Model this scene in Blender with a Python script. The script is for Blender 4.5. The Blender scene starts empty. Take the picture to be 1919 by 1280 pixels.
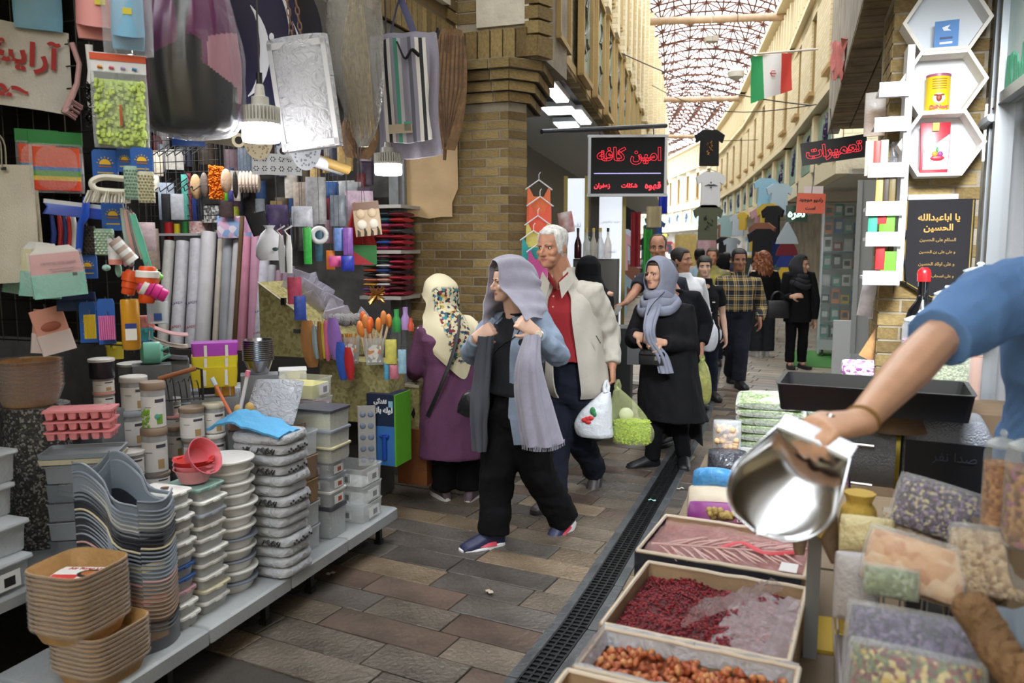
import bpy,math,random
from mathutils import Vector,Matrix,noise
from math import sin,cos,pi,radians,sqrt,atan2
S=bpy.context.scene
COL=S.collection
R=random.Random(11)
# ---- camera, light, exposure
EYE=Vector((0,0,1.7))
FPX=1500.0
PITCH=atan2(175,1500)
camd=bpy.data.cameras.new('camera')
camo=bpy.data.objects.new('camera',camd)
COL.objects.link(camo)
camo.location=EYE
camo.rotation_euler=(pi/2-PITCH,0,0)
camd.sensor_width=36.0
camd.lens=36.0*FPX/1919.0
camd.clip_start,camd.clip_end=0.05,300
camd.dof.use_dof=True
camd.dof.focus_distance=4.9
camd.dof.aperture_fstop=3.2
S.camera=camo
W=bpy.data.worlds.new('sky')
S.world=W
W.use_nodes=True
wn=W.node_tree.nodes
wn['Background'].inputs['Color'].default_value=(0.93,0.97,1.0,1)
wn['Background'].inputs['Strength'].default_value=6.6
S.view_settings.view_transform='Standard'
S.view_settings.look='None'
S.view_settings.gamma=1.0
S.view_settings.use_curve_mapping=False
S.view_settings.exposure=0.0
S.cycles.transparent_max_bounces=32
S.cycles.max_bounces=8
S.cycles.sample_clamp_indirect=6.0
# ---- pixel / lane geometry
def ray(u,v):
	x=(u-959.5)/FPX
	y=(640-v)/FPX
	return Vector((x,cos(PITCH)+y*sin(PITCH),-sin(PITCH)+y*cos(PITCH)))
def at(u,v,Y):
	d=ray(u,v)
	return EYE+d*(Y/d.y)
def atz(u,v,z):
	d=ray(u,v)
	return EYE+d*((z-EYE.z)/d.z)
AL=radians(19.5)
CA,SA=cos(AL),sin(AL)
def A(s,q,z=0.0):
	return Vector((s*SA+q*CA,s*CA-q*SA,z))
def sq(p):
	return(p.x*SA+p.y*CA,p.x*CA-p.y*SA)
def atq(u,v,q):
	d=ray(u,v)
	return EYE+d*(q/(d.x*CA-d.y*SA))
def ats(u,v,s):
	d=ray(u,v)
	return EYE+d*(s/(d.x*SA+d.y*CA))
# ---- materials
def lin(c):
	if isinstance(c,str):
		c=[int(c[i:i+2],16)/255 for i in(0,2,4)]
	return[x/12.92 if x<=0.04045 else((x+0.055)/1.055)**2.4 for x in c[:3]]
_M={}
def mat(col,rough=0.5,metal=0.0,bump=0.0,bs=60,var=0.0,vs=8,rnd=0.0,spec=0.5,emit=0.0,alpha=1.0,sheen=0.0,col2=None,trans=0.0):
	key=(str(col),rough,metal,bump,bs,var,vs,rnd,spec,emit,alpha,sheen,str(col2),trans)
	if key in _M:
		return _M[key]
	m=bpy.data.materials.new('m%03d'%len(_M))
	m.use_nodes=True
	nt=m.node_tree
	N,L=nt.nodes,nt.links
	b=N['Principled BSDF']
	c=lin(col)
	b.inputs['Base Color'].default_value=(*c,1)
	b.inputs['Roughness'].default_value=rough
	b.inputs['Metallic'].default_value=metal
	b.inputs['Specular IOR Level'].default_value=spec
	b.inputs['Alpha'].default_value=alpha
	if sheen:
		b.inputs['Sheen Weight'].default_value=sheen
	if trans:
		b.inputs['Transmission Weight'].default_value=trans
	if emit:
		b.inputs['Emission Color'].default_value=(*c,1)
		b.inputs['Emission Strength'].default_value=emit
	tc=N.new('ShaderNodeTexCoord')
	out=None
	if var or col2:
		n=N.new('ShaderNodeTexNoise')
		n.inputs['Scale'].default_value=vs
		n.inputs['Detail'].default_value=5
		L.new(tc.outputs['Object'],n.inputs['Vector'])
		mx=N.new('ShaderNodeMix')
		mx.data_type='RGBA'
		c2=lin(col2)if col2 else[x*(1-var)for x in c]
		c1=c if col2 else[min(1,x*(1+var*0.6))for x in c]
		mx.inputs[6].default_value=(*c1,1)
		mx.inputs[7].default_value=(*c2,1)
		r=N.new('ShaderNodeMapRange')
		r.inputs[1].default_value=0.35
		r.inputs[2].default_value=0.65
		L.new(n.outputs['Fac'],r.inputs[0])
		L.new(r.outputs[0],mx.inputs[0])
		out=mx.outputs[2]
	if rnd:
		oi=N.new('ShaderNodeObjectInfo')
		hs=N.new('ShaderNodeHueSaturation')
		mr=N.new('ShaderNodeMapRange')
		mr.inputs[3].default_value=1-rnd
		mr.inputs[4].default_value=1+rnd
		L.new(oi.outputs['Random'],mr.inputs[0])
		L.new(mr.outputs[0],hs.inputs['Value'])
		if out:
			L.new(out,hs.inputs['Color'])
		else:
			hs.inputs['Color'].default_value=(*c,1)
		out=hs.outputs['Color']
	if out:
		L.new(out,b.inputs['Base Color'])
	if bump:
		n=N.new('ShaderNodeTexNoise')
		n.inputs['Scale'].default_value=bs
		n.inputs['Detail'].default_value=4
		L.new(tc.outputs['Object'],n.inputs['Vector'])
		bp=N.new('ShaderNodeBump')
		bp.inputs['Strength'].default_value=bump
		bp.inputs['Distance'].default_value=0.02
		L.new(n.outputs['Fac'],bp.inputs['Height'])
		L.new(bp.outputs['Normal'],b.inputs['Normal'])
	_M[key]=m
	return m
def film(col='ffffff',a=0.25,rough=0.15,bump=0.0,bs=30,gain=0.3):
	"""thin clear plastic: partly see-through, with a glossy face"""
	key=('film',col,a,rough,bump,bs,gain)
	if key in _M:
		return _M[key]
	m=bpy.data.materials.new('f%03d'%len(_M))
	m.use_nodes=True
	nt=m.node_tree
	N,L=nt.nodes,nt.links
	b=N['Principled BSDF']
	b.inputs['Base Color'].default_value=(*lin(col),1)
	b.inputs['Roughness'].default_value=rough
	fr=N.new('ShaderNodeLayerWeight')
	fr.inputs['Blend'].default_value=0.35
	mr=N.new('ShaderNodeMapRange')
	mr.inputs[3].default_value=a
	mr.inputs[4].default_value=min(1,a+gain)
	L.new(fr.outputs['Facing'],mr.inputs[0])
	L.new(mr.outputs[0],b.inputs['Alpha'])
	if bump:
		tc=N.new('ShaderNodeTexCoord')
		n=N.new('ShaderNodeTexNoise')
		n.inputs['Scale'].default_value=bs
		n.inputs['Detail'].default_value=3
		n.inputs['Distortion'].default_value=1.5
		L.new(tc.outputs['Object'],n.inputs['Vector'])
		bp=N.new('ShaderNodeBump')
		bp.inputs['Strength'].default_value=bump
		bp.inputs['Distance'].default_value=0.03
		L.new(n.outputs['Fac'],bp.inputs['Height'])
		L.new(bp.outputs['Normal'],b.inputs['Normal'])
		L.new(bp.outputs['Normal'],fr.inputs['Normal'])
	_M[key]=m
	return m
def speck(cols,scale=120,rough=0.6,bump=0.3,thin=0.0):
	"""many-coloured grains (herbs, flowers, prints): voronoi cells picking from a ramp"""
	key=('speck',tuple(cols),scale,rough,bump,thin)
	if key in _M:
		return _M[key]
	m=bpy.data.materials.new('s%03d'%len(_M))
	m.use_nodes=True
	nt=m.node_tree
	N,L=nt.nodes,nt.links
	b=N['Principled BSDF']
	b.inputs['Roughness'].default_value=rough
	tc=N.new('ShaderNodeTexCoord')
	v=N.new('ShaderNodeTexVoronoi')
	v.inputs['Scale'].default_value=scale
	L.new(tc.outputs['Object'],v.inputs['Vector'])
	sp=N.new('ShaderNodeSeparateColor')
	L.new(v.outputs['Color'],sp.inputs[0])
	cr=N.new('ShaderNodeValToRGB')
	cr.color_ramp.interpolation='CONSTANT'
	e=cr.color_ramp.elements
	e[0].position,e[0].color=0,(*lin(cols[0]),1)
	e[1].position,e[1].color=1/len(cols),(*lin(cols[1%len(cols)]),1)
	for i in range(2,len(cols)):
		x=e.new(i/len(cols))
		x.color=(*lin(cols[i]),1)
	L.new(sp.outputs[0],cr.inputs[0])
	L.new(cr.outputs[0],b.inputs['Base Color'])
	if bump:
		bp=N.new('ShaderNodeBump')
		bp.inputs['Strength'].default_value=bump
		bp.inputs['Distance'].default_value=0.01
		bp.invert=True
		L.new(v.outputs['Distance'],bp.inputs['Height'])
		L.new(bp.outputs['Normal'],b.inputs['Normal'])
	_M[key]=m
	return m
def stripes(cols,axis=0,scale=10.0,rough=0.7,bump=0.0):
	"""printed bands along an object axis; scale = periods per metre"""
	key=('str',tuple(cols),axis,scale,rough)
	if key in _M:
		return _M[key]
	m=bpy.data.materials.new('t%03d'%len(_M))
	m.use_nodes=True
	nt=m.node_tree
	N,L=nt.nodes,nt.links
	b=N['Principled BSDF']
	b.inputs['Roughness'].default_value=rough
	tc=N.new('ShaderNodeTexCoord')
	sx=N.new('ShaderNodeSeparateXYZ')
	L.new(tc.outputs['Object'],sx.inputs[0])
	a=N.new('ShaderNodeMath')
	a.operation='MULTIPLY'
	a.inputs[1].default_value=scale
	L.new(sx.outputs[axis],a.inputs[0])
	f=N.new('ShaderNodeMath')
	f.operation='FRACT'
	L.new(a.outputs[0],f.inputs[0])
	cr=N.new('ShaderNodeValToRGB')
	cr.color_ramp.interpolation='CONSTANT'
	e=cr.color_ramp.elements
	e[0].position,e[0].color=0,(*lin(cols[0]),1)
	e[1].position,e[1].color=1/len(cols),(*lin(cols[1]),1)
	for i in range(2,len(cols)):
		x=e.new(i/len(cols))
		x.color=(*lin(cols[i]),1)
	L.new(f.outputs[0],cr.inputs[0])
	L.new(cr.outputs[0],b.inputs['Base Color'])
	_M[key]=m
	return m
# ---- mesh builder
class MB:
	def __init__(s):
		s.v,s.f,s.m=[],[],[]
	def add(s,vs,fs,m=0,T=None):
		o=len(s.v)
		if T is not None:
			vs=[T@Vector(p)for p in vs]
		s.v.extend([tuple(p)for p in vs])
		s.f.extend([tuple(i+o for i in f)for f in fs])
		s.m.extend([m]*len(fs))
		return s
	def box(s,c,d,m=0,rz=0.0,T=None,taper=1.0):
		x,y,z=d[0]/2,d[1]/2,d[2]/2
		vs=[]
		for k,zz in((1,-z),(taper,z)):
			for a,b in((-x,-y),(x,-y),(x,y),(-x,y)):
				a,b=a*k,b*k
				vs.append((c[0]+a*cos(rz)-b*sin(rz),c[1]+a*sin(rz)+b*cos(rz),c[2]+zz))
		return s.add(vs,[(3,2,1,0),(4,5,6,7),(0,1,5,4),(1,2,6,5),(2,3,7,6),(3,0,4,7)],m,T)
	def loft(s,rings,closed=True,cap=True,m=0,T=None):
		n=len(rings[0])
		vs=[p for r in rings for p in r]
		fs=[]
		for i in range(len(rings)-1):
			for j in range(n if closed else n-1):
				a,b=i*n+j,i*n+(j+1)%n
				fs.append((a,b,b+n,a+n))
		if cap and closed:
			fs.append(tuple(reversed(range(n))))
			fs.append(tuple((len(rings)-1)*n+j for j in range(n)))
		return s.add(vs,fs,m,T)
	def lathe(s,prof,n=16,c=(0,0,0),m=0,T=None,cap=True,sx=1.0,sy=1.0,wob=None):
		rings=[]
		for r,z in prof:
			r=max(r,1e-4)
			rings.append([(c[0]+(r if not wob else r*(1+wob(k/n,z)))*sx*cos(2*pi*k/n),c[1]+(r if not wob else r*(1+wob(k/n,z)))*sy*sin(2*pi*k/n),c[2]+z)for k in range(n)])
		return s.loft(rings,True,cap,m,T)
	def rrect(s,prof,r=0.02,n=3,c=(0,0,0),m=0,T=None,cap=True,rz=0.0):
		"""profile rows (width, depth, z) with rounded plan corners"""
		rings=[]
		for w,d,z in prof:
			rr=min(r,w/2-1e-4,d/2-1e-4)
			ring=[]
			for k,(sx,sy)in enumerate(((1,1),(-1,1),(-1,-1),(1,-1))):
				for j in range(n+1):
					a=pi/2*(k+j/n)
					x,y=sx*(w/2-rr)+rr*cos(a),sy*(d/2-rr)+rr*sin(a)
					ring.append((c[0]+x*cos(rz)-y*sin(rz),c[1]+x*sin(rz)+y*cos(rz),c[2]+z))
			rings.append(ring)
		return s.loft(rings,True,cap,m,T)
	def tube(s,pts,r,n=6,cap=True,m=0,T=None,flat=1.0,up=None):
		pts=[Vector(p)for p in pts]
		rs=r if isinstance(r,(list,tuple))else[r]*len(pts)
		rings=[]
		prev=None
		for i,p in enumerate(pts):
			t=(pts[min(i+1,len(pts)-1)]-pts[max(i-1,0)])
			t=t.normalized()if t.length>1e-9 else Vector((0,0,1))
			if prev is None:
				u=Vector(up)if up is not None else(Vector((0,0,1))if abs(t.z)<0.9 else Vector((1,0,0)))
			else:
				u=prev
			u=u-t*u.dot(t)
			if u.length<1e-6:
				u=t.orthogonal()
			u.normalize()
			prev=u
			w=t.cross(u)
			q=rs[i]
			a,b=(q if isinstance(q,tuple)else(q,q*flat))
			rings.append([p+w*(a*cos(2*pi*k/n))+u*(b*sin(2*pi*k/n))for k in range(n)])
		return s.loft(rings,True,cap,m,T)
	def ell(s,c,d,n=10,k=6,m=0,T=None):
		prof=[(sin(pi*i/k),-cos(pi*i/k))for i in range(k+1)]
		rings=[[(c[0]+max(r,1e-3)*d[0]*cos(2*pi*j/n),c[1]+max(r,1e-3)*d[1]*sin(2*pi*j/n),c[2]+z*d[2])for j in range(n)]for r,z in prof]
		return s.loft(rings,True,True,m,T)
	def grid(s,nu,nv,fn,thick=0.0,m=0,T=None):
		"""fn(u, v) -> point, u and v in 0..1; thick > 0 makes a closed slab"""
		P=[[Vector(fn(i/nu,j/nv))for i in range(nu+1)]for j in range(nv+1)]
		n=nu+1
		fs=[(j*n+i,j*n+i+1,(j+1)*n+i+1,(j+1)*n+i)for j in range(nv)for i in range(nu)]
		vs=[p for r in P for p in r]
		if not thick:
			return s.add(vs,fs,m,T)
		lo=[]
		for j in range(nv+1):
			for i in range(nu+1):
				a=P[j][min(i+1,nu)]-P[j][max(i-1,0)]
				b=P[min(j+1,nv)][i]-P[max(j-1,0)][i]
				k=a.cross(b)
				k=k.normalized()if k.length>1e-12 else Vector((0,0,1))
				lo.append(P[j][i]-k*thick)
		o=len(vs)
		fs2=[tuple(reversed([q+o for q in f]))for f in fs]
		ed=[]
		for i in range(nu):
			ed.append((i+1,i,i+o,i+1+o))
			a=nv*n+i
			ed.append((a,a+1,a+1+o,a+o))
		for j in range(nv):
			a=j*n
			ed.append((a,a+n,a+n+o,a+o))
			a=j*n+nu
			ed.append((a+n,a,a+o,a+n+o))
		return s.add(vs+lo,fs+fs2+ed,m,T)
	def poly(s,pts,h,m=0,T=None):
		"""extrude a flat outline (points in xy, z0) upward by vector h"""
		h=Vector(h)
		a=[Vector(p)for p in pts]
		n=len(a)
		fs=[tuple(reversed(range(n))),tuple(range(n,2*n))]+[(i,(i+1)%n,(i+1)%n+n,i+n)for i in range(n)]
		return s.add(a+[p+h for p in a],fs,m,T)
	def mesh(s,name,mats,sm=40):
		me=bpy.data.meshes.new(name)
		me.from_pydata(s.v,[],s.f)
		mats=mats if isinstance(mats,(list,tuple))else[mats]
		for x in mats:
			me.materials.append(x)
		if len(mats)>1:
			me.polygons.foreach_set('material_index',s.m)
		if sm:
			me.polygons.foreach_set('use_smooth',[True]*len(s.f))
			me.set_sharp_from_angle(angle=radians(sm))
		me.update()
		return me
	def build(s,name,mats,parent=None,loc=None,rz=None,sm=40,label=None):
		return mkobj(name,s.mesh(name,mats,sm),parent,loc,rz,label)
def mkobj(name,me,parent=None,loc=None,rz=None,label=None):
	o=bpy.data.objects.new(name,me)
	COL.objects.link(o)
	if parent is not None:
		o.parent=parent
	if loc is not None:
		o.location=loc
	if rz is not None:
		o.rotation_euler=(0,0,rz)if not isinstance(rz,(tuple,list))else rz
	if label:
		o['label']=label
	return o
def tag(o,label,cat,group=None,kind=None):
	o['label']=label
	o['category']=cat
	if group:
		o['group']=group
	if kind:
		o['kind']=kind
	return o
def thing(name,label,cat,loc=(0,0,0),rz=0.0,group=None):
	o=mkobj(name,None,None,loc,rz)
	o.empty_display_size=0.1
	return tag(o,label,cat,group)
def copy_tree(o,parent=None):
	c=o.copy()
	COL.objects.link(c)
	c.parent=parent
	for ch in KIDS(o):
		copy_tree(ch,c)
	return c
def KIDS(o):
	return[x for x in bpy.data.objects if x.parent==o]
def dup(root,loc,rz=None,label=None,kids=None):
	"""copy a thing with copies of its parts; kids = its list of parts"""
	c=root.copy()
	COL.objects.link(c)
	c.location=loc
	if rz is not None:
		c.rotation_euler=(0,0,rz)if not isinstance(rz,(tuple,list))else rz
	if label:
		c['label']=label
	for k in(kids or[]):
		d=k.copy()
		COL.objects.link(d)
		d.parent=c
	return c
def struct(name,mb,m,parent=None,sm=40):
	o=mb.build(name,m,parent,sm=sm)if mb else mkobj(name,None,parent)
	if parent is None:
		o['kind']='structure'
	return o
ORD='top second third fourth fifth sixth seventh eighth ninth tenth eleventh twelfth thirteenth fourteenth fifteenth sixteenth seventeenth eighteenth nineteenth twentieth'.split()
ORD+=['twenty-'+x for x in 'first second third fourth fifth sixth seventh eighth ninth'.split()]+['thirtieth','thirty-first']
def nth(i,n=None):
	if i==0:
		return 'topmost'
	if n and i==n-1:
		return 'bottom one'
	return ORD[i]+' from top'
def cr(pts,n):
	"""Catmull-Rom resample of a list of vectors to n+1 points"""
	P=[Vector(p)for p in pts]
	out=[]
	m=len(P)-1
	for k in range(n+1):
		t=k/n*m
		i=min(int(t),m-1)
		f=t-i
		p1,p2=P[i],P[i+1]
		p0=P[i-1]if i>0 else p1*2-p2
		p3=P[i+2]if i+2<=m else p2*2-p1
		out.append(0.5*((2*p1)+(p2-p0)*f+(2*p0-5*p1+4*p2-p3)*f*f+(3*p1-p0-3*p2+p3)*f**3))
	return out
def drape(rows,nu=20,nv=20,thick=0.004,fold=0.0,fk=5,wr=0.0,ws=8,mb=None,m=0,fringe=0.0):
	"""cloth through rows of control points (all rows of one length)"""
	fine=[cr(r,nu)for r in rows]
	cols=[cr([fine[j][i]for j in range(len(rows))],nv)for i in range(nu+1)]
	G=[[cols[i][j]for i in range(nu+1)]for j in range(nv+1)]
	out=[[None]*(nu+1)for _ in range(nv+1)]
	for j in range(nv+1):
		for i in range(nu+1):
			a=G[j][min(i+1,nu)]-G[j][max(i-1,0)]
			b=G[min(j+1,nv)][i]-G[max(j-1,0)][i]
			k=a.cross(b)
			k=k.normalized()if k.length>1e-12 else Vector((0,1,0))
			p=G[j][i]
			d=fold*sin(i/nu*fk*2*pi+0.8*sin(j/nv*3))*(0.3+0.7*j/nv)
			if wr:
				d+=wr*noise.noise(Vector((p.x*ws,p.y*ws,p.z*ws*0.5)))
			out[j][i]=p+k*d
	mb=mb or MB()
	mb.grid(nu,nv,lambda u,v:out[round(v*nv)][round(u*nu)],thick,m)
	return mb
# ---- Persian lettering (joined forms, right to left)
_AR={'ا':(0xFE8D,2),'آ':(0xFE81,2),'ب':(0xFE8F,4),'پ':(0xFB56,4),'ت':(0xFE95,4),'ث':(0xFE99,4),'ج':(0xFE9D,4),'چ':(0xFB7A,4),'ح':(0xFEA1,4),'خ':(0xFEA5,4),'د':(0xFEA9,2),'ذ':(0xFEAB,2),'ر':(0xFEAD,2),'ز':(0xFEAF,2),'ژ':(0xFB8A,2),'س':(0xFEB1,4),'ش':(0xFEB5,4),'ص':(0xFEB9,4),'ض':(0xFEBD,4),'ط':(0xFEC1,4),'ظ':(0xFEC5,4),'ع':(0xFEC9,4),'غ':(0xFECD,4),'ف':(0xFED1,4),'ق':(0xFED5,4),'ک':(0xFED9,4),'گ':(0xFB92,4),'ل':(0xFEDD,4),'م':(0xFEE1,4),'ن':(0xFEE5,4),'ه':(0xFEE9,4),'و':(0xFEED,2),'ی':(0xFBFC,4),'ي':(0xFEF1,4)}
def fa(t):
	out=[]
	for i,ch in enumerate(t):
		if ch not in _AR:
			out.append(ch)
			continue
		base,k=_AR[ch]
		prev=i>0 and t[i-1]in _AR and _AR[t[i-1]][1]==4
		nxt=i+1<len(t)and t[i+1]in _AR and k==4
		f=(3 if nxt else 1)if prev else(2 if nxt else 0)
		if k==2:
			f=1 if prev else 0
		out.append(chr(base+f))
	return ''.join(reversed(out))
_TXT={}
def text_mesh(t,size,m,outline=0.0,ext=0.001,bold=0.0,arabic=True):
	c=bpy.data.curves.new('t','FONT')
	c.body=fa(t)if arabic else t
	c.size=size
	c.align_x='CENTER'
	c.align_y='CENTER'
	c.resolution_u=3
	if outline:
		c.fill_mode='NONE' if hasattr(c,'fill_mode')else c.fill_mode
		c.bevel_depth=outline
		c.offset=bold
		c.bevel_resolution=1
	else:
		c.extrude=ext
		c.offset=bold
	o=bpy.data.objects.new('t',c)
	COL.objects.link(o)
	dg=bpy.context.evaluated_depsgraph_get()
	dg.update()
	me=bpy.data.meshes.new_from_object(o.evaluated_get(dg))
	bpy.data.objects.remove(o)
	me.materials.clear()
	me.materials.append(m)
	return me
def write(t,size,m,parent,loc,rot=(pi/2,0,0),outline=0.0,name='lettering',arabic=True,width=None,bold=0.0):
	"""flat lettering as a part; rot turns the xy text plane (default: stands up facing -y)"""
	me=text_mesh(t,size,m,outline,arabic=arabic,bold=bold)
	o=mkobj(name,me,parent,loc,rot)
	if width and len(me.vertices):
		xs=[v.co.x for v in me.vertices]
		w=max(xs)-min(xs)
		if w>1e-6:
			o.scale=(width/w,)*3
	return o
def box_thing(name,label,cat,size,m,loc,rz=-AL,group=None,bev=0.0):
	mb=MB().rrect([(size[0],size[1],0),(size[0],size[1],size[2])],bev or 0.002,1)
	o=mb.build(name,m,None,loc,rz)
	return tag(o,label,cat,group)
#  SETTING
BRK=[mat(c,0.85,bump=0.35,bs=40,var=0.25,vs=9,rnd=0.16)for c in('8c774c','826c42','978154','745f3a')]
MORT=mat('948a78',0.95,bump=0.3,bs=90,var=0.2)
PLAS=mat('cfc6b4',0.9,bump=0.5,bs=14,var=0.14,vs=4)
UNIT=MB().box((0,0,0),(1,1,1)).mesh('brick',BRK[0],0)
UNITS=[]
for b_ in BRK:
	me_=UNIT.copy()
	me_.materials[0]=b_
	UNITS.append(me_)
def brickmat(c1,c2,mo,L=0.2,H=0.055,j=0.012,bump=0.6):
	m=bpy.data.materials.new('bricks')
	m.use_nodes=True
	N,K=m.node_tree.nodes,m.node_tree.links
	b=N['Principled BSDF']
	b.inputs['Roughness'].default_value=0.9
	tc=N.new('ShaderNodeTexCoord')
	sx=N.new('ShaderNodeSeparateXYZ')
	cx=N.new('ShaderNodeCombineXYZ')
	K.new(tc.outputs['Object'],sx.inputs[0])
	ad=N.new('ShaderNodeMath')
	K.new(sx.outputs[0],ad.inputs[0])
	K.new(sx.outputs[1],ad.inputs[1])
	K.new(ad.outputs[0],cx.inputs[0])
	K.new(sx.outputs[2],cx.inputs[1])
	t=N.new('ShaderNodeTexBrick')
	t.inputs['Color1'].default_value=(*lin(c1),1)
	t.inputs['Color2'].default_value=(*lin(c2),1)
	t.inputs['Mortar'].default_value=(*lin(mo),1)
	t.inputs['Scale'].default_value=1
	t.inputs['Mortar Size'].default_value=j/2
	t.inputs['Brick Width'].default_value=L+j
	t.inputs['Row Height'].default_value=H+j
	K.new(cx.outputs[0],t.inputs['Vector'])
	K.new(t.outputs['Color'],b.inputs['Base Color'])
	bp=N.new('ShaderNodeBump')
	bp.invert=True
	bp.inputs['Strength'].default_value=bump
	bp.inputs['Distance'].default_value=0.01
	K.new(t.outputs['Fac'],bp.inputs['Height'])
	K.new(bp.outputs['Normal'],b.inputs['Normal'])
	return m
WALLB=brickmat('e4d8ba','d8caa6','c6b694')
WALLD=brickmat('8d7a55','7f6c48','8a8068')
def laybricks(parent,path,z0,z1,L=0.2,H=0.055,j=0.012,D=0.05,proud=0.005,name='brick',pool=None,stand=False,skip=None):
	"""bricks one by one along a plan path; outward is to the right of travel"""
	n=0
	z=z0
	row=0
	pool=pool or UNITS
	while z+H<=z1+1e-4:
		for k in range(len(path)-1):
			a,b=Vector(path[k]),Vector(path[k+1])
			d=b-a
			ln=d.length
			d.normalize()
			nr=Vector((d.y,-d.x))
			x=-(L+j)/2 if row%2 and ln>L*1.5 else 0.0
			while x<ln-0.02:
				x0,x1=max(0,x),min(ln,x+L)
				if x1-x0>0.025:
					c=a+d*((x0+x1)/2)+nr*(proud+R.uniform(-0.002,0.002)-D/2)
					if not skip or not skip(c,z):
						o=mkobj(name,pool[R.randrange(len(pool))],parent,(c.x,c.y,z+H/2),atan2(d.y,d.x)+R.uniform(-0.006,0.006))
						o.scale=(x1-x0,D,H)
						n+=1
				x+=L+j
		z+=H+j
		row+=1
	return n
# ---- floor: one thick bed, stone pavers laid across the lane, a drain with an iron grating
struct('floor',MB().box((6,22,-0.06),(60,70,0.1)),mat('3d3833',0.8,bump=0.4,bs=30))
fl=bpy.data.objects['floor']
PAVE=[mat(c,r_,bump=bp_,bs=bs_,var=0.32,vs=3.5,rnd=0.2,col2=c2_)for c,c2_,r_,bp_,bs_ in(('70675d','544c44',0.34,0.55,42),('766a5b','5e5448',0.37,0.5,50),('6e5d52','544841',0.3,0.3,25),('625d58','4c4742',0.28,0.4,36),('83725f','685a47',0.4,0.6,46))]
PA=radians(27)
pe,pn=Vector((cos(PA),-sin(PA),0)),Vector((sin(PA),cos(PA),0))
PMESH={}
def pmesh(l,k):
	if(l,k)not in PMESH:
		PMESH[(l,k)]=MB().rrect([(l,0.188,-0.03),(l,0.188,-0.003),(l-0.006,0.182,0.0)],0.004,1).mesh('paver',PAVE[k],30)
	return PMESH[(l,k)]
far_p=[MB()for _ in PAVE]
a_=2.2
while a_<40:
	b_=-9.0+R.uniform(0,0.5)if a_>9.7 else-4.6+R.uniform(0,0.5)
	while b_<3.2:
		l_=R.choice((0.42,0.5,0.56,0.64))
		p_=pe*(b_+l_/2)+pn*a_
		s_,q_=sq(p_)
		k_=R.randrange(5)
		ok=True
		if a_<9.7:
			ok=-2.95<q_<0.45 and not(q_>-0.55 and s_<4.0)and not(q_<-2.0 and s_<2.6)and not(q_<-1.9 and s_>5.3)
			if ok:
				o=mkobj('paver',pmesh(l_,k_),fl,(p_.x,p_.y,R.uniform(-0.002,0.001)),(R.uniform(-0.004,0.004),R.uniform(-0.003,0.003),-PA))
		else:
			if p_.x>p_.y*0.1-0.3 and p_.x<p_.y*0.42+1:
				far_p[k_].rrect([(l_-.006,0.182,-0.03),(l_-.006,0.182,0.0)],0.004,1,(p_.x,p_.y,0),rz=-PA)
		b_+=l_+0.008
	a_+=0.196
PAVE_LIT=[mat(c,.42,bump=.2,bs=30,var=.2,vs=3)for c in('a9a196','b0a596','a3958a','9c9892','b8ab98')]  # paver stones again, paler: the brighter far light put into the colour
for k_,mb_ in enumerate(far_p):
	o=mb_.build('far_pavers',PAVE_LIT[k_],fl,sm=0)
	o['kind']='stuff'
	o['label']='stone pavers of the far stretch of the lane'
# drain
DP=[atz(u,v,0.0)for u,v in((999,1280),(1096,1147),(1187,1000),(1275,850),(1318,760),(1347,640),(1352,590))]
DP=[DP[0]+(DP[0]-DP[1])*1.5]+DP
dl=cr(DP,200)
dr=struct('trim_1',None,None)
dr.name='trim_1'
STONE=mat('4a4d50',0.45,bump=0.4,bs=25,var=0.25,vs=5)
IRON=mat('26282a',0.42,metal=0.6,bump=0.2,bs=120)
def along(d):
	acc=0
	for i in range(len(dl)-1):
		g=(dl[i+1]-dl[i]).length
		if acc+g>=d:
			return dl[i].lerp(dl[i+1],(d-acc)/g),(dl[i+1]-dl[i]).normalized()
		acc+=g
	return dl[-1],(dl[-1]-dl[-2]).normalized()
tot=sum((dl[i+1]-dl[i]).length for i in range(len(dl)-1))
SL=0.5
gm=MB()
nb=14
for i in range(nb):
	y=-SL/2+(i+0.5)*SL/nb
	gm.box((0,y,0.0075),(0.118,0.011,0.007))
for x in(-0.056,-0.0195,0.0195,0.056):
	gm.box((x,0,0.008),(0.009,SL-0.004,0.008))
GRATE=gm.mesh('grating',IRON,0)
STRIP=MB().rrect([(0.046,SL-0.006,-0.02),(0.046,SL-0.006,0.007),(0.042,SL-0.01,0.009)],0.004,1).mesh('edge_stone',STONE,30)
PIT=MB().box((0,0,0.0015),(0.125,SL,0.003)).mesh('channel_bed',mat('0d0d0e',0.6),0)
d_=0.0
while d_<min(tot,16):
	p,t=along(d_+SL/2)
	rz=atan2(-t.x,t.y)
	n_=Vector((t.y,-t.x,0))
	mkobj('grating',GRATE,dr,p,rz)
	mkobj('channel_bed',PIT,dr,p,rz)
	for sg in(-1,1):
		mkobj('edge_stone',STRIP,dr,p+n_*(0.084*sg),rz)
	d_+=SL
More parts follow.
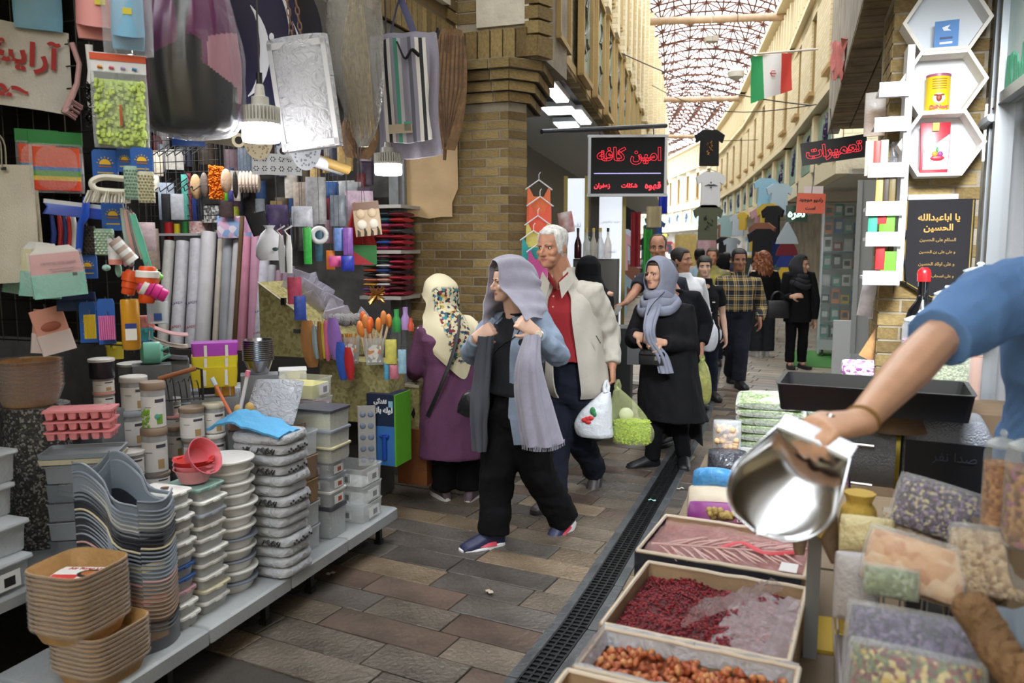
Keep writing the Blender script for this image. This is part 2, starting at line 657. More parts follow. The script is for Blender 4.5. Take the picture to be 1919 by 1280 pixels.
# ---- left corner column of yellow brick with a stepped capital
colL=struct('wall_left',None,None)
C0,C1,C2,C3=A(5.6,-2.92),A(5.6,-2.01),A(5.74,-1.92),A(6.3,-2.12)
def pl(q):
	return(q.x,q.y)
core=MB().poly([(*pl(p),0)for p in(C0,C1,C2,C3,A(6.3,-2.9))],(0,0,3.0))
core.build('mortar_core',MORT,colL,sm=0)
CPATH=[pl(C0),pl(C1),pl(C2),pl(C3)]
nb_=laybricks(colL,CPATH[:3],0.62,2.74)
laybricks(colL,CPATH[2:4],0.9,2.74,pool=UNITS[:2],L=0.24)
def offs(d):
	e1,e2=Vector((SA,CA,0)),Vector((CA,-SA,0))
	a=A(5.6-d,-2.95)
	return[pl(a),pl(A(5.6-d,-2.01+d*0.4)),pl(A(5.74-d*.4,-1.92+d)),pl(A(6.3,-2.02+d))]
for k_ in range(4):
	z_=2.75+k_*0.072
	pt=offs(0.03+0.035*k_)
	MB().poly([(*p,0)for p in pt]+[(*pl(A(6.3,-2.9)),0)],(0,0,0.07)).build('capital_core',MORT,colL,loc=(0,0,z_),sm=0)
	laybricks(colL,pt,z_,z_+0.075,L=0.27,H=0.062,proud=0.012)
# plywood scrap and a wire on the column
ply=MB().grid(4,6,lambda u,v:A(5.6-0.035-0.012*sin(u*5+v*2),-2.82+0.42*u*(1-0.12*(v<0.2)),1.93+0.62*v+0.01*sin(9*u)),0.008)
tag(ply.build('wall_board',mat('c9ab80',0.6,var=0.2,vs=3,bump=0.2,bs=12)),'pale plywood sheet fixed to the brick column','board')
# ---- shop on the left: beam over the opening, inner walls, ceiling
be=struct('wall_front',None,None)
MB().box((0,2.6,.6),(1.2,6.0,3.4)).build('beam_body',brickmat('7a6647','6d5a3e','6b604c'),be,A(0,-3.02,4.19),-AL,sm=0)
laybricks(be,[pl(A(2.2,-2.41)),pl(A(5.6,-2.41))],3.09,3.30,L=0.062,H=0.2,j=0.012,name='soldier_brick')
laybricks(be,[pl(A(5.42,-2.405)),pl(A(5.6,-2.405))],3.32,4.3,L=0.17,H=0.07,j=0.014)
laybricks(be,[pl(A(5.6,-2.41)),pl(A(5.6,-2.25))],3.32,4.3,L=0.15,H=0.07,j=0.014)
TILE=mat('1f7d78',0.25,var=0.2,vs=6,bump=0.08,bs=30)
tp=MB().box((0,0,0),(0.03,1.5,1.0))
tpo=tp.build('tile_panel',TILE,be,A(4.63,-2.405,3.93),-AL,sm=0)
MB().box((0,0,-0.515),(0.05,1.55,0.03)).box((0,0.765,0),(0.05,0.03,1.06)).box((0,-.765,0),(0.05,0.03,1.06)).build('panel_edging',mat('c8c2b0',0.7),be,A(4.63,-2.4,3.93),-AL,sm=0)
fm,vm=MB(),MB()
for i in range(46):
	y,z=R.uniform(-0.7,0.7),R.uniform(-0.46,0.4)
	r_=R.uniform(0.018,0.04)
	for k in range(5):
		a=k*1.257+i
		fm.ell((0.016,y+r_*cos(a),z+r_*sin(a)),(0.004,r_*0.6,r_*0.6),6,4,m=i%3)
for i in range(14):
	y,z=R.uniform(-0.65,0.65),R.uniform(-0.45,0.3)
	vm.tube([(0.017,y+0.12*cos(t*0.7+i)*t/5,z+0.1*sin(t*0.9+i)*t/5)for t in range(9)],0.004,4)
fm.build('tile_flowers',[mat('b5835f',0.4),mat('d8a58a',0.4),mat('7c4a3c',0.4)],be,A(4.63,-2.405,3.93),-AL)['kind']='stuff'
vm.build('tile_vines',mat('133b35',0.4),be,A(4.63,-2.405,3.93),-AL)['kind']='stuff'
# return wall above the capital
rt=struct('wall_return',None,None)
MB().poly([(*pl(p),0)for p in(A(5.6,-2.41),A(5.6,-1.84),A(5.72,-1.76),A(6.4,-1.80),A(6.4,-2.41))],(0,0,2.4)).build('mortar_core',MORT,rt,(0,0,3.04),sm=0)
laybricks(rt,[pl(A(5.56,-2.42)),pl(A(5.56,-1.86))],3.05,3.26,L=0.085,H=0.2,D=0.1,name='soldier_brick')
laybricks(rt,[pl(A(5.56,-1.88)),pl(A(5.56,-1.78)),pl(A(5.72,-1.72))],3.05,3.2,L=0.2,H=0.14,D=0.1)
MB().grid(16,16,lambda u,v:A(5.58+0.008*noise.noise((u*5,v*5,1)),-2.25+0.4*u,3.28+1.3*v),0.03).build('plaster_panel',PLAS,rt)
laybricks(rt,[pl(A(5.58,-1.88)),pl(A(5.58,-1.78)),pl(A(5.72,-1.72))],3.21,4.6,L=0.2,H=0.085,j=0.016,D=0.07)
# shop shell
WDK=mat('4c4a4a',0.8,var=0.2)
MB().box((0,0,0),(0.1,9,4.4)).build('wall_back',mat('3c3a38',0.9,var=0.2),None,A(3.2,-5.6,2.2),-AL,sm=0)['kind']='structure'
MB().box((0,0,0),(2.8,0.1,3.3)).build('wall_side',mat('6d6a68',0.8,var=0.25),None,A(6.0,-4.3,1.65),-AL,sm=0)['kind']='structure'
MB().box((0,0,0),(3.3,8,0.08)).build('ceiling',mat('8d8d86',0.7),None,A(3.2,-4.1,3.06),-AL,sm=0)['kind']='structure'
MB().box((0,0,0),(3.2,0.1,4.0)).build('wall_near',mat('5a5148',0.8),None,A(0.6,-4.1,2.0),-AL,sm=0)['kind']='structure'
# grey steel door jamb beside the column
jm=MB().box((0,0,0),(0.09,0.08,2.9)).box((0.0,-0.055,0),(0.02,0.03,2.9)).box((-0.075,0.02,0),(0.05,0.06,2.9))
jo=jm.build('door_1',mat('8f9294',0.5,metal=0.3,var=0.2),None,A(5.55,-2.86,1.45),-AL,sm=0)
jo['kind']='structure'
# ---- left facade further on
LB=radians(12.5)
P0=A(5.76,-1.76)
le,ln_=Vector((sin(LB),cos(LB),0)),Vector((cos(LB),-sin(LB),0))
def Bf(d,q=0.0,z=0.0):
	p=P0+le*d+ln_*q
	return Vector((p.x,p.y,z))
lf=struct('wall_left_far',None,None)
MB().box((0,16,0),(0.8,31.5,4.2)).build('upper_brickwork',WALLB,lf,Bf(0.2,-0.46,5.34),-LB,sm=0)
MB().box((0,16,0),(0.2,31,3.3)).build('shop_back',mat('8c8a84',0.8),lf,Bf(0.2,-1.5,1.65),-LB,sm=0)
MB().box((0,16,0),(1.5,31,.06)).build('shop_ceiling',mat('b9bcbb',0.7),lf,Bf(0.2,-.8,3.27),-LB,sm=0)
MB().box((0,16,0),(0.04,31,0.08)).box((0,16,1.28),(0.1,31,0.09)).build('string_course',mat('b39a6a',0.85,bump=.3),lf,Bf(0.2,-0.04,3.3),-LB,sm=0)
laybricks(lf,[pl(Bf(0.25,-0.03)),pl(Bf(6.2,-0.03))],3.22,3.34,L=0.1,H=0.11,D=0.1,name='soldier_brick')
TEALG=mat('8f9c86',0.5,var=0.25,vs=10,bump=0.1)
for k_ in range(9):
	d0=0.32+k_*1.12 if k_ else 0.3
	w_=0.66 if k_ else 0.5
	c_=d0+w_/2+(0.2 if k_ else 0)
	pm=PLAS if k_==0 else TEALG
	MB().box((0,0,0),(0.03,w_,1.0)).build('plaster_panel' if k_==0 else 'tile_panel',pm,lf,Bf(c_,0.0,3.82),-LB,sm=0)
	ed=MB()
	for sg in(-1,1):
		ed.box((0.02,sg*(w_/2+0.02),0),(0.06,0.045,1.06))
	ed.box((0.02,0,-.52),(0.06,w_+.08,0.045)).box((0.02,0,.52),(0.06,w_+.08,0.045))
	ed.build('panel_edging',mat('b59a68',.85,bump=.3),lf,Bf(c_,0.0,3.82),-LB,sm=0)
	if 0<k_<6:
		sw=MB()
		for j in range(7):
			y0,z0=R.uniform(-.2,.2),R.uniform(-.3,.3)
			sw.tube([(0.02,y0+.1*cos(t*.8+j),z0+.035*t*(1 if j%2 else-1)+.04*sin(t+j))for t in range(7)],[.006,.014,.02,.022,.018,.012,.005],5)
		sw.build('tile_scrolls',mat('5d5a4a',.5),lf,Bf(c_,0.0,3.82),-LB)['kind']='stuff'
	MB().box((0,0,0),(0.16,0.34,2.9)).build('pilaster',WALLB,lf,Bf(d0-0.06+(1.12 if k_ else.0),0.0,5.85),-LB,sm=0)
for k_ in range(6):
	MB().box((0,0,0),(0.14,0.34,2.9)).build('pilaster',WALLB,lf,Bf(12+k_*2.3,0.0,5.85),-LB,sm=0)
fin=MB()
for k_ in range(60):
	fin.box((0,k_*0.16,0),(0.1,0.06,1.2))
fin.build('brick_fins',mat('c0a877',.85),lf,Bf(0.9,0.0,5.3),-LB,sm=0)['kind']='stuff'
# lamp housing on the frieze
tag(MB().box((0,0,0),(0.09,0.7,0.07)).box((.0,0,-.04),(.06,.64,.02)).build('tube_light',mat('b9bab6',0.5),None,Bf(1.75,0.1,4.18),(radians(0),0,-LB),sm=0),'grey unlit tube light fixed to the brick frieze','light')
# ---- right side: near pillar, overhead fascia with soffit
pr=struct('wall_right',None,None)
PRs,PRq0,PRq1=4.62,0.42,0.85
MB().box((0,0,0),(PRq1-PRq0,0.6,3.2)).build('mortar_core',MORT,pr,A(PRs+0.3,(PRq0+PRq1)/2,1.6),-AL,sm=0)
laybricks(pr,[pl(A(PRs+0.55,PRq0)),pl(A(PRs,PRq0)),pl(A(PRs,PRq1))][0:0]or[pl(A(PRs,PRq0)),pl(A(PRs,PRq1))],0.72,3.0,L=0.2,H=0.06,j=0.012)
laybricks(pr,[pl(A(PRs+0.45,PRq0)),pl(A(PRs,PRq0))],0.72,3.0,L=0.2,H=0.06,j=0.012)
fs=struct('wall_right_front',None,None)
GPL=mat('b3aca2',0.9,bump=0.6,bs=9,var=0.3,vs=3,col2='8f877c')
MB().box((0,0,0),(0.12,10.6,3.4)).build('fascia_plaster',GPL,fs,A(4.95,0.34,4.72),-AL,sm=0)
rp0=[atq(u,v,.275)for u,v in((1557,150),(1579,146),(1588,74),(1556,80))]
MB().grid(10,8,lambda u,v:(rp0[0].lerp(rp0[1],u)).lerp(rp0[3].lerp(rp0[2],u),v)+Vector((0,.12*noise.noise((u*5,v*5,1))*(abs(v-.5)+abs(u-.5)),.06*noise.noise((u*6,3,v*4)))),.006).build('red_paint_patch',mat('c9605c',0.8,var=.3,vs=14),fs)
so=MB()
for i in range(76):
	for j in range(6):
		so.box((-.05+j*0.205,0.05+i*0.132,R.uniform(-.004,.004)),(0.195,0.118,0.06))
so.build('soffit_bricks',mat('8d7a58',0.9,bump=.5,bs=30,var=.35,vs=4),fs,A(-0.3,0.43,3.03),-AL,sm=0)['kind']='stuff'
MB().box((0,0,0),(1.1,10.6,0.06)).build('soffit_bed',mat('6e624c',.9),fs,A(4.95,0.98,3.1),-AL,sm=0)
MB().box((0,0,0),(3.4,10.6,0.06)).build('shop_ceiling',mat('8e8c88',.8,var=.2,vs=2),fs,A(4.95,3.2,3.3),-AL,sm=0)
MB().box((0,0,0),(0.2,10.6,4)).build('wall_right_back',mat('9a958c',.8),None,A(4.95,4.2,2.0),-AL,sm=0)['kind']='structure'
for k_ in range(4):
	pass
# ---- right facade further on, curving away to the left
RF=[(3.95,10.0),(5.4,16.0),(7.35,26.0),(8.9,36.0),(8.7,46.0),(7.0,56.0)]
rf=struct('wall_right_far',None,None)
TEALF=mat('6f9a92',0.5,var=0.25,vs=7)
SWM=mat('3a3560',.5)
CRM=mat('e6dabc',.85,bump=.3,bs=20)
WOODY=mat('a98c5e',0.8)
wcount=0
for k_ in range(len(RF)-1):
	a,b=Vector((*RF[k_],0)),Vector((*RF[k_+1],0))
	t=(b-a)
	ln=t.length
	t.normalize()
	rz=atan2(t.y,t.x)
	def place(mb,name,m,x,z,y=0.0,sm=0):
		p=a+t*x+Vector((-t.y,t.x,0))*y
		return mb.build(name,m,rf,(p.x,p.y,z),rz,sm)
	place(MB().box((ln/2,-0.25,0),(ln+.3,0.5,0.25)),'frieze_base',CRM,0,2.72)
	place(MB().box((ln/2,-0.3,0),(ln+.3,0.45,0.85)),'frieze_wall',WALLB,0,3.2)
	place(MB().box((ln/2,-0.22,0),(ln+.3,0.62,0.1)),'sill_course',CRM,0,3.68)
	sp=2.0
	nw=max(1,int(ln/sp))
	step=ln/nw
	place(MB().box((ln/2,-0.3,0),(ln+.2,0.5,0.35)),'wall_band',WALLB,0,3.9)
	place(MB().box((ln/2,-0.3,0),(ln+.2,0.5,1.3)),'wall_band',WALLB,0,5.95)
	place(MB().box((ln/2,-0.2,0),(ln+.2,0.48,0.09)),'cornice',CRM,0,5.55)
	place(MB().box((ln/2,-0.2,0),(ln+.3,0.7,0.12)),'cornice',CRM,0,6.62)
	fins=MB()
	for i in range(int(ln/0.42)):
		fins.box((i*.42+.2,-0.02,0),(0.1,0.1,0.75))
	place(fins,'brick_fins',CRM,0,6.05)['kind']='stuff'
	for i in range(nw):
		xc=(i+0.5)*step
		ww=0.6
		place(MB().box((0,-0.3,0),(step-ww,0.5,1.45)),'wall_pier',WALLB,i*step,4.78)
		win=MB()
		for sx in(-1,1):
			win.box((sx*ww/2,-0.14,0),(0.05,0.12,1.45))
		win.box((0,-0.04,-0.72),(ww+.1,0.14,0.06)).box((0,-0.14,.70),(ww,0.12,0.07))
		win.box((0,-0.25,0),(0.05,0.04,1.4)).box((0,-0.25,0.1),(ww,0.04,0.05))
		for g in range(5):
			for sg in(-1,1):
				win.tube([(-.28,-.25,-.6+g*.28),(.28,-.25,-.6+g*.28+sg*.26)],.014,4)
		wcount+=1
		wo=place(win,'window_%d'%wcount,WOODY,xc,4.78)
		place(MB().box((0,-0.36,0),(ww,0.02,1.45)),'window_pane',mat('6b5a3c',0.3),xc,4.78)
		tp=place(MB().box((0,-0.05,0),(step*0.78,0.05,0.66)),'tile_panel',TEALF,xc,3.22)
		sw=MB()
		for j in range(6):
			x0,z0=R.uniform(-.14,.14),R.uniform(-.14,.14)
			sw.tube([(x0+.12*cos(q*.9+j),-0.02,z0+.12*sin(q*.7+j*2))for q in range(6)],[.01,.028,.034,.034,.024,.008],5)
		place(sw,'tile_scroll',SWM,xc,3.22)
		place(MB().box((0,-0.02,0),(step*.12,0.1,0.8)),'panel_pier',CRM,i*step,3.2)
	place(MB().box((ln/2,-1.6,0),(ln+.4,0.2,2.8)),'shop_back',mat('b8b2a6',.8,var=.3,vs=2),0,1.3)
	place(MB().box((ln/2,-0.9,0),(ln+.3,1.5,0.06)),'shop_ceiling',mat('cfcabd',.8),0,2.62)
# ---- roof: welded tube space frame over the lane, cross beams, gutter boards
rs=struct('roof',None,None)
CL=[(2.0,10.0),(3.5,15),(5.5,24),(7.0,33),(7.6,40),(6.8,48)]
cp=cr([(x,y,0)for x,y in CL],40)
HALF,NZ=2.3,8
fr=MB()
nodes=[]
for i,p in enumerate(cp):
	t=(cp[min(i+1,40)]-cp[max(i-1,0)]).normalized()
	n=Vector((t.y,-t.x,0))
	row,row2=[],[]
	for k in range(NZ+1):
		a=pi*(0.06+0.88*k/NZ)
		row.append(p+n*(-HALF*cos(a))+Vector((0,0,6.55+1.15*sin(a))))
		a=pi*(0.06+0.88*(k+.5)/NZ)
		row2 .append(p+n*(-(HALF-.15)*cos(a))+t*.55+Vector((0,0,6.2+1.1*sin(a))))
	nodes.append((row,row2[:-1]))
def bar(a,b,r=0.024):
	fr.tube([a,b],r,4,False)
for i in range(len(nodes)):
	r0,q0=nodes[i]
	for k in range(NZ):
		bar(r0[k],r0[k+1])
		bar(r0[k],q0[k],.024)
		bar(r0[k+1],q0[k],.024)
		if k<NZ-1:
			bar(q0[k],q0[k+1])
		if i+1<len(nodes):
			r1,q1=nodes[i+1]
			bar(q0[k],r1[k],.024)
			bar(q0[k],r1[k+1],.024)
			bar(q0[k],q1[k])
	if i+1<len(nodes):
		for k in range(NZ+1):
			bar(r0[k],nodes[i+1][0][k])
fr.build('truss_bars',mat('5a3526',0.8,var=.2),rs,sm=40)['kind']='stuff'
BEAM=mat('b79c82',0.7,var=.25,vs=3)
for(u0,v0,Y0),(u1,v1,Y1),r in(((1205,41,18.4),(1480,31,17.4),.085),((1235,187,27),(1386,185,26.5),.085),((1238,256,34),(1302,256,33.5),.08)):
	MB().tube([at(u0,v0,Y0),at(u1,v1,Y1)],r,12).build('cross_beam',BEAM,rs)
gb=MB()
for i in range(len(cp)-1):
	rr=[]
	for k in(i,i+1):
		t=(cp[min(k+1,40)]-cp[max(k-1,0)]).normalized()
		n=Vector((t.y,-t.x,0))
		rr.append((cp[k]+n*(HALF+0.02)+Vector((0,0,6.3)),cp[k]+n*(HALF-.45)+Vector((0,0,7.05))))
	a,b=rr
	gb.add([a[0],b[0],b[1],a[1]],[(0,1,2,3)])
gb.build('gutter_boards',mat('cfccc4',.7,var=.2),rs,sm=0)
# the lane goes on behind the viewpoint between two facades
bw=struct('wall_lane_behind',None,None)
for c,d in((A(-5.2,-2.9,3.2),(.9,11.5,6.4)),(A(-5.2,1.75,3.2),(.9,11.5,6.4)),(A(-11.2,-.6,3.2),(5.6,.5,6.4))):
	MB().box((0,0,0),d).build('brick_facade',WALLB,bw,c,-AL,sm=0)
# unseen opaque sheets added over the near lane to hold back sky light
blk=struct('sky_blocker',None,None)
for k,(s0,q0)in enumerate(((-2.4,-1.0),(.2,-.2),(2.8,-1.2),(4.9,-.1))):
	MB().box((0,0,0),(2.3,1.7,.04)).build('blocker_sheet',mat('c9c4b8',.8,var=.15),blk,A(s0,q0,6.3+.05*(k%2)),-AL,sm=0)
#  PEOPLE
SKIN=mat('c99a80',0.5,var=0.10,vs=18)
SKIN2=mat('b98468',0.5,var=0.12,vs=18)
SKIN3=mat('d3aa93',0.48,var=0.08,vs=18)
LIP=mat('a4605a',0.4)
EYEW=mat('e4ddd6',0.2)
IRIS=mat('20140e',0.15)
UPV=Vector((0,0,1))
def solid(mb,vox,sm=2,keep=None):
	"""closed pieces -> one continuous surface"""
	me=bpy.data.meshes.new('t')
	me.from_pydata(mb.v,[],mb.f)
	o=bpy.data.objects.new('t',me)
	COL.objects.link(o)
	r=o.modifiers.new('r','REMESH')
	r.mode='VOXEL'
	r.voxel_size=vox
	if sm:
		k=o.modifiers.new('s','SMOOTH')
		k.iterations=sm
		k.factor=0.5
	dg=bpy.context.evaluated_depsgraph_get()
	dg.update()
	out=bpy.data.meshes.new_from_object(o.evaluated_get(dg))
	bpy.data.objects.remove(o)
	out.materials.clear()
	out.polygons.foreach_set('use_smooth',[True]*len(out.polygons))
	return out
def rt(mb,rows,n=20,ex=2.0):
	"""tube from rows (centre, side vector, forward vector, rx, ry)"""
	rings=[]
	for c,sd,fw,rx,ry in rows:
		c,sd,fw=Vector(c),Vector(sd).normalized(),Vector(fw).normalized()
		ring=[]
		for k in range(n):
			a=2*pi*k/n
			x,y=cos(a),sin(a)
			if ex!=2.0:
				m=(abs(x)**ex+abs(y)**ex)**(1/ex)
				x,y=x/m,y/m
			ring.append(c+sd*(rx*x)+fw*(ry*y))
		rings.append(ring)
	mb.loft(rings)
	return mb
HEADP=[(-.50,.10,.35,.20),(-.47,.155,.40,.06),(-.40,.205,.415,-.08),(-.32,.245,.405,-.18),(-.22,.278,.40,-.27),(-.10,.302,.395,-.33),(0,.322,.375,-.385),(.08,.333,.405,-.415),(.18,.338,.40,-.43),(.28,.328,.365,-.42),(.38,.285,.28,-.36),(.45,.215,.17,-.26),(.49,.12,.05,-.14),(.505,.03,-.03,-.06)]
def head_mb(mb,HM,h,nose=1.0,age=0,ear=True):
	T=HM@Matrix.Scale(h,4)
	rings=[]
	for z,a,yf,yb in HEADP:
		cy,ry=(yf+yb)/2,(yf-yb)/2
		rings.append([(a*cos(2*pi*k/24),cy+ry*sin(2*pi*k/24)*(1 if sin(2*pi*k/24)<0 else 1),z)for k in range(24)])
	mb.loft(rings,T=T)
	mb.tube([(0,.375,.06),(0,.42,-.03),(0,.475+.02*nose,-.115),(0,.47+.02*nose,-.165),(0,.40,-.185)],[.036,.045,.052,.058,.03],8,T=T)
	for s in(-1,1):
		mb.ell((s*.05,.415,-.165),(.045,.06,.04),T=T)
		if ear:
			mb.ell((s*.335,-.04,-.05),(.035,.085,.14),T=T)
		mb.ell((s*.135,.365,.065),(.12,.055,.04),T=T)
		mb.ell((s*.185,.27,-.125),(.115,.115,.1),T=T)
		if age:
			mb.ell((s*.17,.27,-.29),(.1,.1,.1),T=T)
	mb.ell((0,.385,-.272),(.105,.04,.026),T=T)
	mb.ell((0,.378,-.312),(.09,.042,.03),T=T)
	mb.ell((0,.345,-.435),(.1,.08,.07),T=T)
def hand_mb(mb,w,d,n,side,curl=0.5,sc=1.0,spread=0.05,thumb=0.7):
	"""w wrist point, d towards the knuckles, n out of the palm side, side +1: thumb along d x n"""
	d=Vector(d).normalized()
	n=Vector(n)
	n=(n-d*n.dot(d)).normalized()
	s=d.cross(n)*side
	w=Vector(w)
	rt(mb,[(w-d*.02*sc,s,n,.027*sc,.02*sc),(w+d*.025*sc,s,n,.034*sc,.019*sc),(w+d*.06*sc,s,n,.041*sc,.017*sc),(w+d*.095*sc,s,n,.04*sc,.013*sc)],14,2.6)
	for off,ln in((.031,.072),(.0105,.082),(-.0105,.077),(-.030,.06)):
		p=w+d*(.086*sc)+s*off*sc
		dirn=(d+s*(off*spread*20)).normalized()
		pts=[p]
		a=0.0
		for k,fr in enumerate((.42,.33,.25)):
			a+=curl*(0.7,1.0,0.8)[k]
			p=p+(dirn*cos(a)+n*sin(a))*(ln*fr*sc)
			pts.append(p)
		mb.tube(pts,[.0098*sc,.0094*sc,.0085*sc,.0068*sc],8)
		mb.ell(pts[-1],(.0066*sc,)*3,6,4)
	p=w+d*.022*sc+s*.026*sc
	pts=[p-s*.012*sc]
	for k,(fr,aa)in enumerate(((.030,0.0),(.031,.5),(.024,.9))):
		v=(d*(.55+.25*k)+s*(.85-.5*k*thumb)+n*(thumb*(.35+.55*k))).normalized()
		p=p+v*fr*sc
		pts.append(p)
	mb.tube(pts,[.015*sc,.0135*sc,.0115*sc,.008*sc],8)
	mb.ell(pts[-1],(.008*sc,)*3,6,4)
def frame(f,u=UPV):
	f=Vector(f).normalized()
	r=f.cross(u).normalized()
	u2=r.cross(f)
	return Matrix((r,f,u2)).transposed().to_4x4()
class Person:
	def __init__(P,label,foot,H,face,look=None,pitch=0.0,skin=SKIN,girth=1.0,vox=0.009,cat='person',name='person',z0=0.0):
		P.root=Vector((foot[0],foot[1],z0))
		P.t=thing(name,label,cat,P.root)
		P.H,P.g,P.vox,P.skin=H,girth,vox,skin
		f=Vector((face[0],face[1],0)).normalized()
		r=Vector((f.y,-f.x,0))
		P.f,P.r=f,r
		lk=Vector((look or face)[:2]+(0,))if not isinstance(look,Vector)else look
		P.lk=lk.normalized()
		P.pitch=pitch
		J={}
		J['hip']=Vector((0,0,.525*H))
		J['neck']=Vector((0,0,.845*H))+f*.01
		for s,k in((-1,'L'),(1,'R')):
			J['hip'+k]=r*(s*.085)+Vector((0,0,.52*H))
			J['kn'+k]=r*(s*.09)+Vector((0,0,.285*H))+f*.015
			J['an'+k]=r*(s*.09)+Vector((0,0,.05*H))
			J['ft'+k]=f+r*(s*.18)
			J['sh'+k]=r*(s*.105*H*girth**.5)+Vector((0,0,.805*H))
			J['el'+k]=r*(s*.145*H*girth**.5)+Vector((0,0,.625*H))-f*.02
			J['wr'+k]=r*(s*.15*H*girth**.5)+Vector((0,0,.475*H))+f*.07
			J['hd'+k]=Vector((0,0,-1))+f*.25
			J['pn'+k]=-r*s
		J['head']=Vector((0,0,.93*H))+f*.03
		P.J=J
		P.hh=.14*H
		P.curl={'L':.45,'R':.45}
		P.nohand=''
		P.nk=.058
	def px(P,**kw):
		"""joints from pixels: name=(u, v, depth)"""
		for k,(u,v,Y)in kw.items():
			P.J[k]=at(u,v,Y)-P.root
		return P
	def set(P,**kw):
		for k,v in kw.items():
			P.J[k]=Vector(v)
		return P
	def headm(P):
		f=P.lk.copy()
		f.z=math.tan(P.pitch)
		M=frame(f)
		M.translation=P.J['head']
		return M
	def body(P,nose=1.0,age=0,ear=True,legs=True):
		J,g=P.J,P.g
		mb=MB()
		sd=(J['shR']-J['shL'])
		sd.z=0
		hs=P.r
		c1=(J['shL']+J['shR'])/2
		hip=J['hip']
		rows=[]
		for t,rx,ry in((-.12,.11,.085),(0,.155,.11),(.25,.14,.10),(.5,.14,.10),(.75,.155,.11),(.95,.15,.085),(1.06,.07,.06)):
			s=hs.lerp(sd.normalized(),max(0,min(1,t)))
			f=Vector((-s.y,s.x,0))
			rows.append((hip.lerp(c1,t),s,f,rx*g,ry*g))
		rt(mb,rows,16)
		mb.tube([c1-UPV*.02,J['neck'],J['head']-UPV*.2*P.hh-P.lk*.06*P.hh],[.078,P.nk,P.nk*.95],12)
		for k in 'LR':
			mb.tube([c1 .lerp(J['sh'+k],.6),J['sh'+k],J['sh'+k].lerp(J['el'+k],.5),J['el'+k],J['el'+k].lerp(J['wr'+k],.35),J['wr'+k]],[.05,.055*g,.046*g,.039*g,.04*g,.027],10)
			if k not in P.nohand:
				hand_mb(mb,J['wr'+k],J['hd'+k],J['pn'+k],1 if k=='L' else-1,P.curl[k],1.02)
			if legs:
				mb.tube([hip+UPV*.02,J['hip'+k],J['kn'+k],J['an'+k]],[.09,.085*g,.055,.036],10)
				ft=J['ft'+k].normalized()
				mb.tube([J['an'+k],J['an'+k]-UPV*.03+ft*.07],[.036,.03],8)
		HM=P.headm()
		head_mb(mb,HM,P.hh,nose,age,ear)
		me=solid(mb,P.vox,2)
		inv=HM.inverted()
		h=P.hh
		for v in me.vertices:
			q=inv@v.co
			q=q/h
			if q.y>.2 and abs(q.x)<.3 and-.5<q.z<.2:
				d=0
				for s in(-1,1):
					e=((q.x-s*.145)/.085)**2+((q.z+.005)/.055)**2
					d+=.035*math.exp(-e)
				e=(q.x/.11)**2+((q.z+.292)/.009)**2
				d+=.014*math.exp(-e)
				if d>.002:
					v.co=HM@(Vector((q.x,q.y-d,q.z))*h)
		me.materials.append(P.skin)
		me.materials.append(LIP)
		me.name='body'
		for p in me.polygons:
			q=inv@p.center
			q=q/h
			if q.y>.33 and(q.x/.1)**2+((q.z+.293)/.042)**2<1:
				p.material_index=1
		P.bodyo=mkobj('body',me,P.t)
		return P
	def face(P,brow='2a2019',bw=.022):
		h=P.hh
		HM=P.headm()@Matrix.Scale(h,4)
		for s in(-1,1):
			mb=MB().ell((s*.145,.325,-.004),(.05,.038,.03),12,8,T=HM)
			mb.ell((s*.145+.0,.347,-.003),(.026,.0215,.027),10,6,m=1,T=HM)
			mb.build('eye',[EYEW,IRIS],P.t,sm=60)
			lid=MB().tube([HM@Vector((s*(.145+.062*cos(a)),.352-.02*abs(cos(a)),-.004+.036*sin(a)))for a in[i*pi/6 for i in range(7)]],.010*h,5)
			lid.build('eyelid',mat(brow,.6),P.t)
			b=MB().tube([HM@Vector((s*x,.405-.25*max(0,x-.1),z))for x,z in((.055,.068),(.1,.09),(.16,.095),(.225,.07))],[bw*h*k for k in(.8,1.1,1,.5)],5)
			b.build('eyebrow',mat(brow,.8),P.t)
		return P
	def hair(P,col,lo=-.28,front=.30,puff=1.06,wav=.02,side=-.12,name='hair',rough=.55,ws=6):
		"""cap of hair: lo = how low at the nape, front = hairline height, side = sideburn height"""
		h=P.hh
		HM=P.headm()@Matrix.Scale(h,4)
		mb=MB()
		n,rows=40,18
		def surf(a,z):
			for i in range(len(HEADP)-1):
				z0,z1=HEADP[i][0],HEADP[i+1][0]
				if z0<=z<=z1 or i==len(HEADP)-2:
					t=max(0,min(1,(z-z0)/(z1-z0)))
					w=[HEADP[i][k]*(1-t)+HEADP[i+1][k]*t for k in range(4)]
					break
			return Vector((w[1]*cos(a),(w[2]+w[3])/2+(w[2]-w[3])/2*sin(a),z))
		rings=[]
		for j in range(rows+1):
			ring=[]
			for k in range(n):
				a=2*pi*k/n
				sf=sin(a)
				edge=lo if sf<-.35 else(lo+(side-lo)*(sf+.35)/.35 if sf<0 else(side if sf<.38 else side+(front-side)*min(1,(sf-.38)/.3)))
				z=edge+(.50-edge)*(1-(1-j/rows)**1.4)
				p=surf(a,z)
				nn=noise.noise(Vector((p.x*ws,p.y*ws,p.z*ws*.5)))
				k2=(puff if j else 1.0)+wav*nn*(1 if j else 0)
				c=Vector((0,-.02,.05))
				p=c+(p-c)*k2
				if j==rows:
					p=Vector((0,-.045,.50*puff+.012))
				ring.append(p)
			rings.append(ring)
		mb.loft(rings,T=HM)
		return mb.build(name,mat(col,rough,bump=.5,bs=90,var=.25,vs=30),P.t,sm=70)
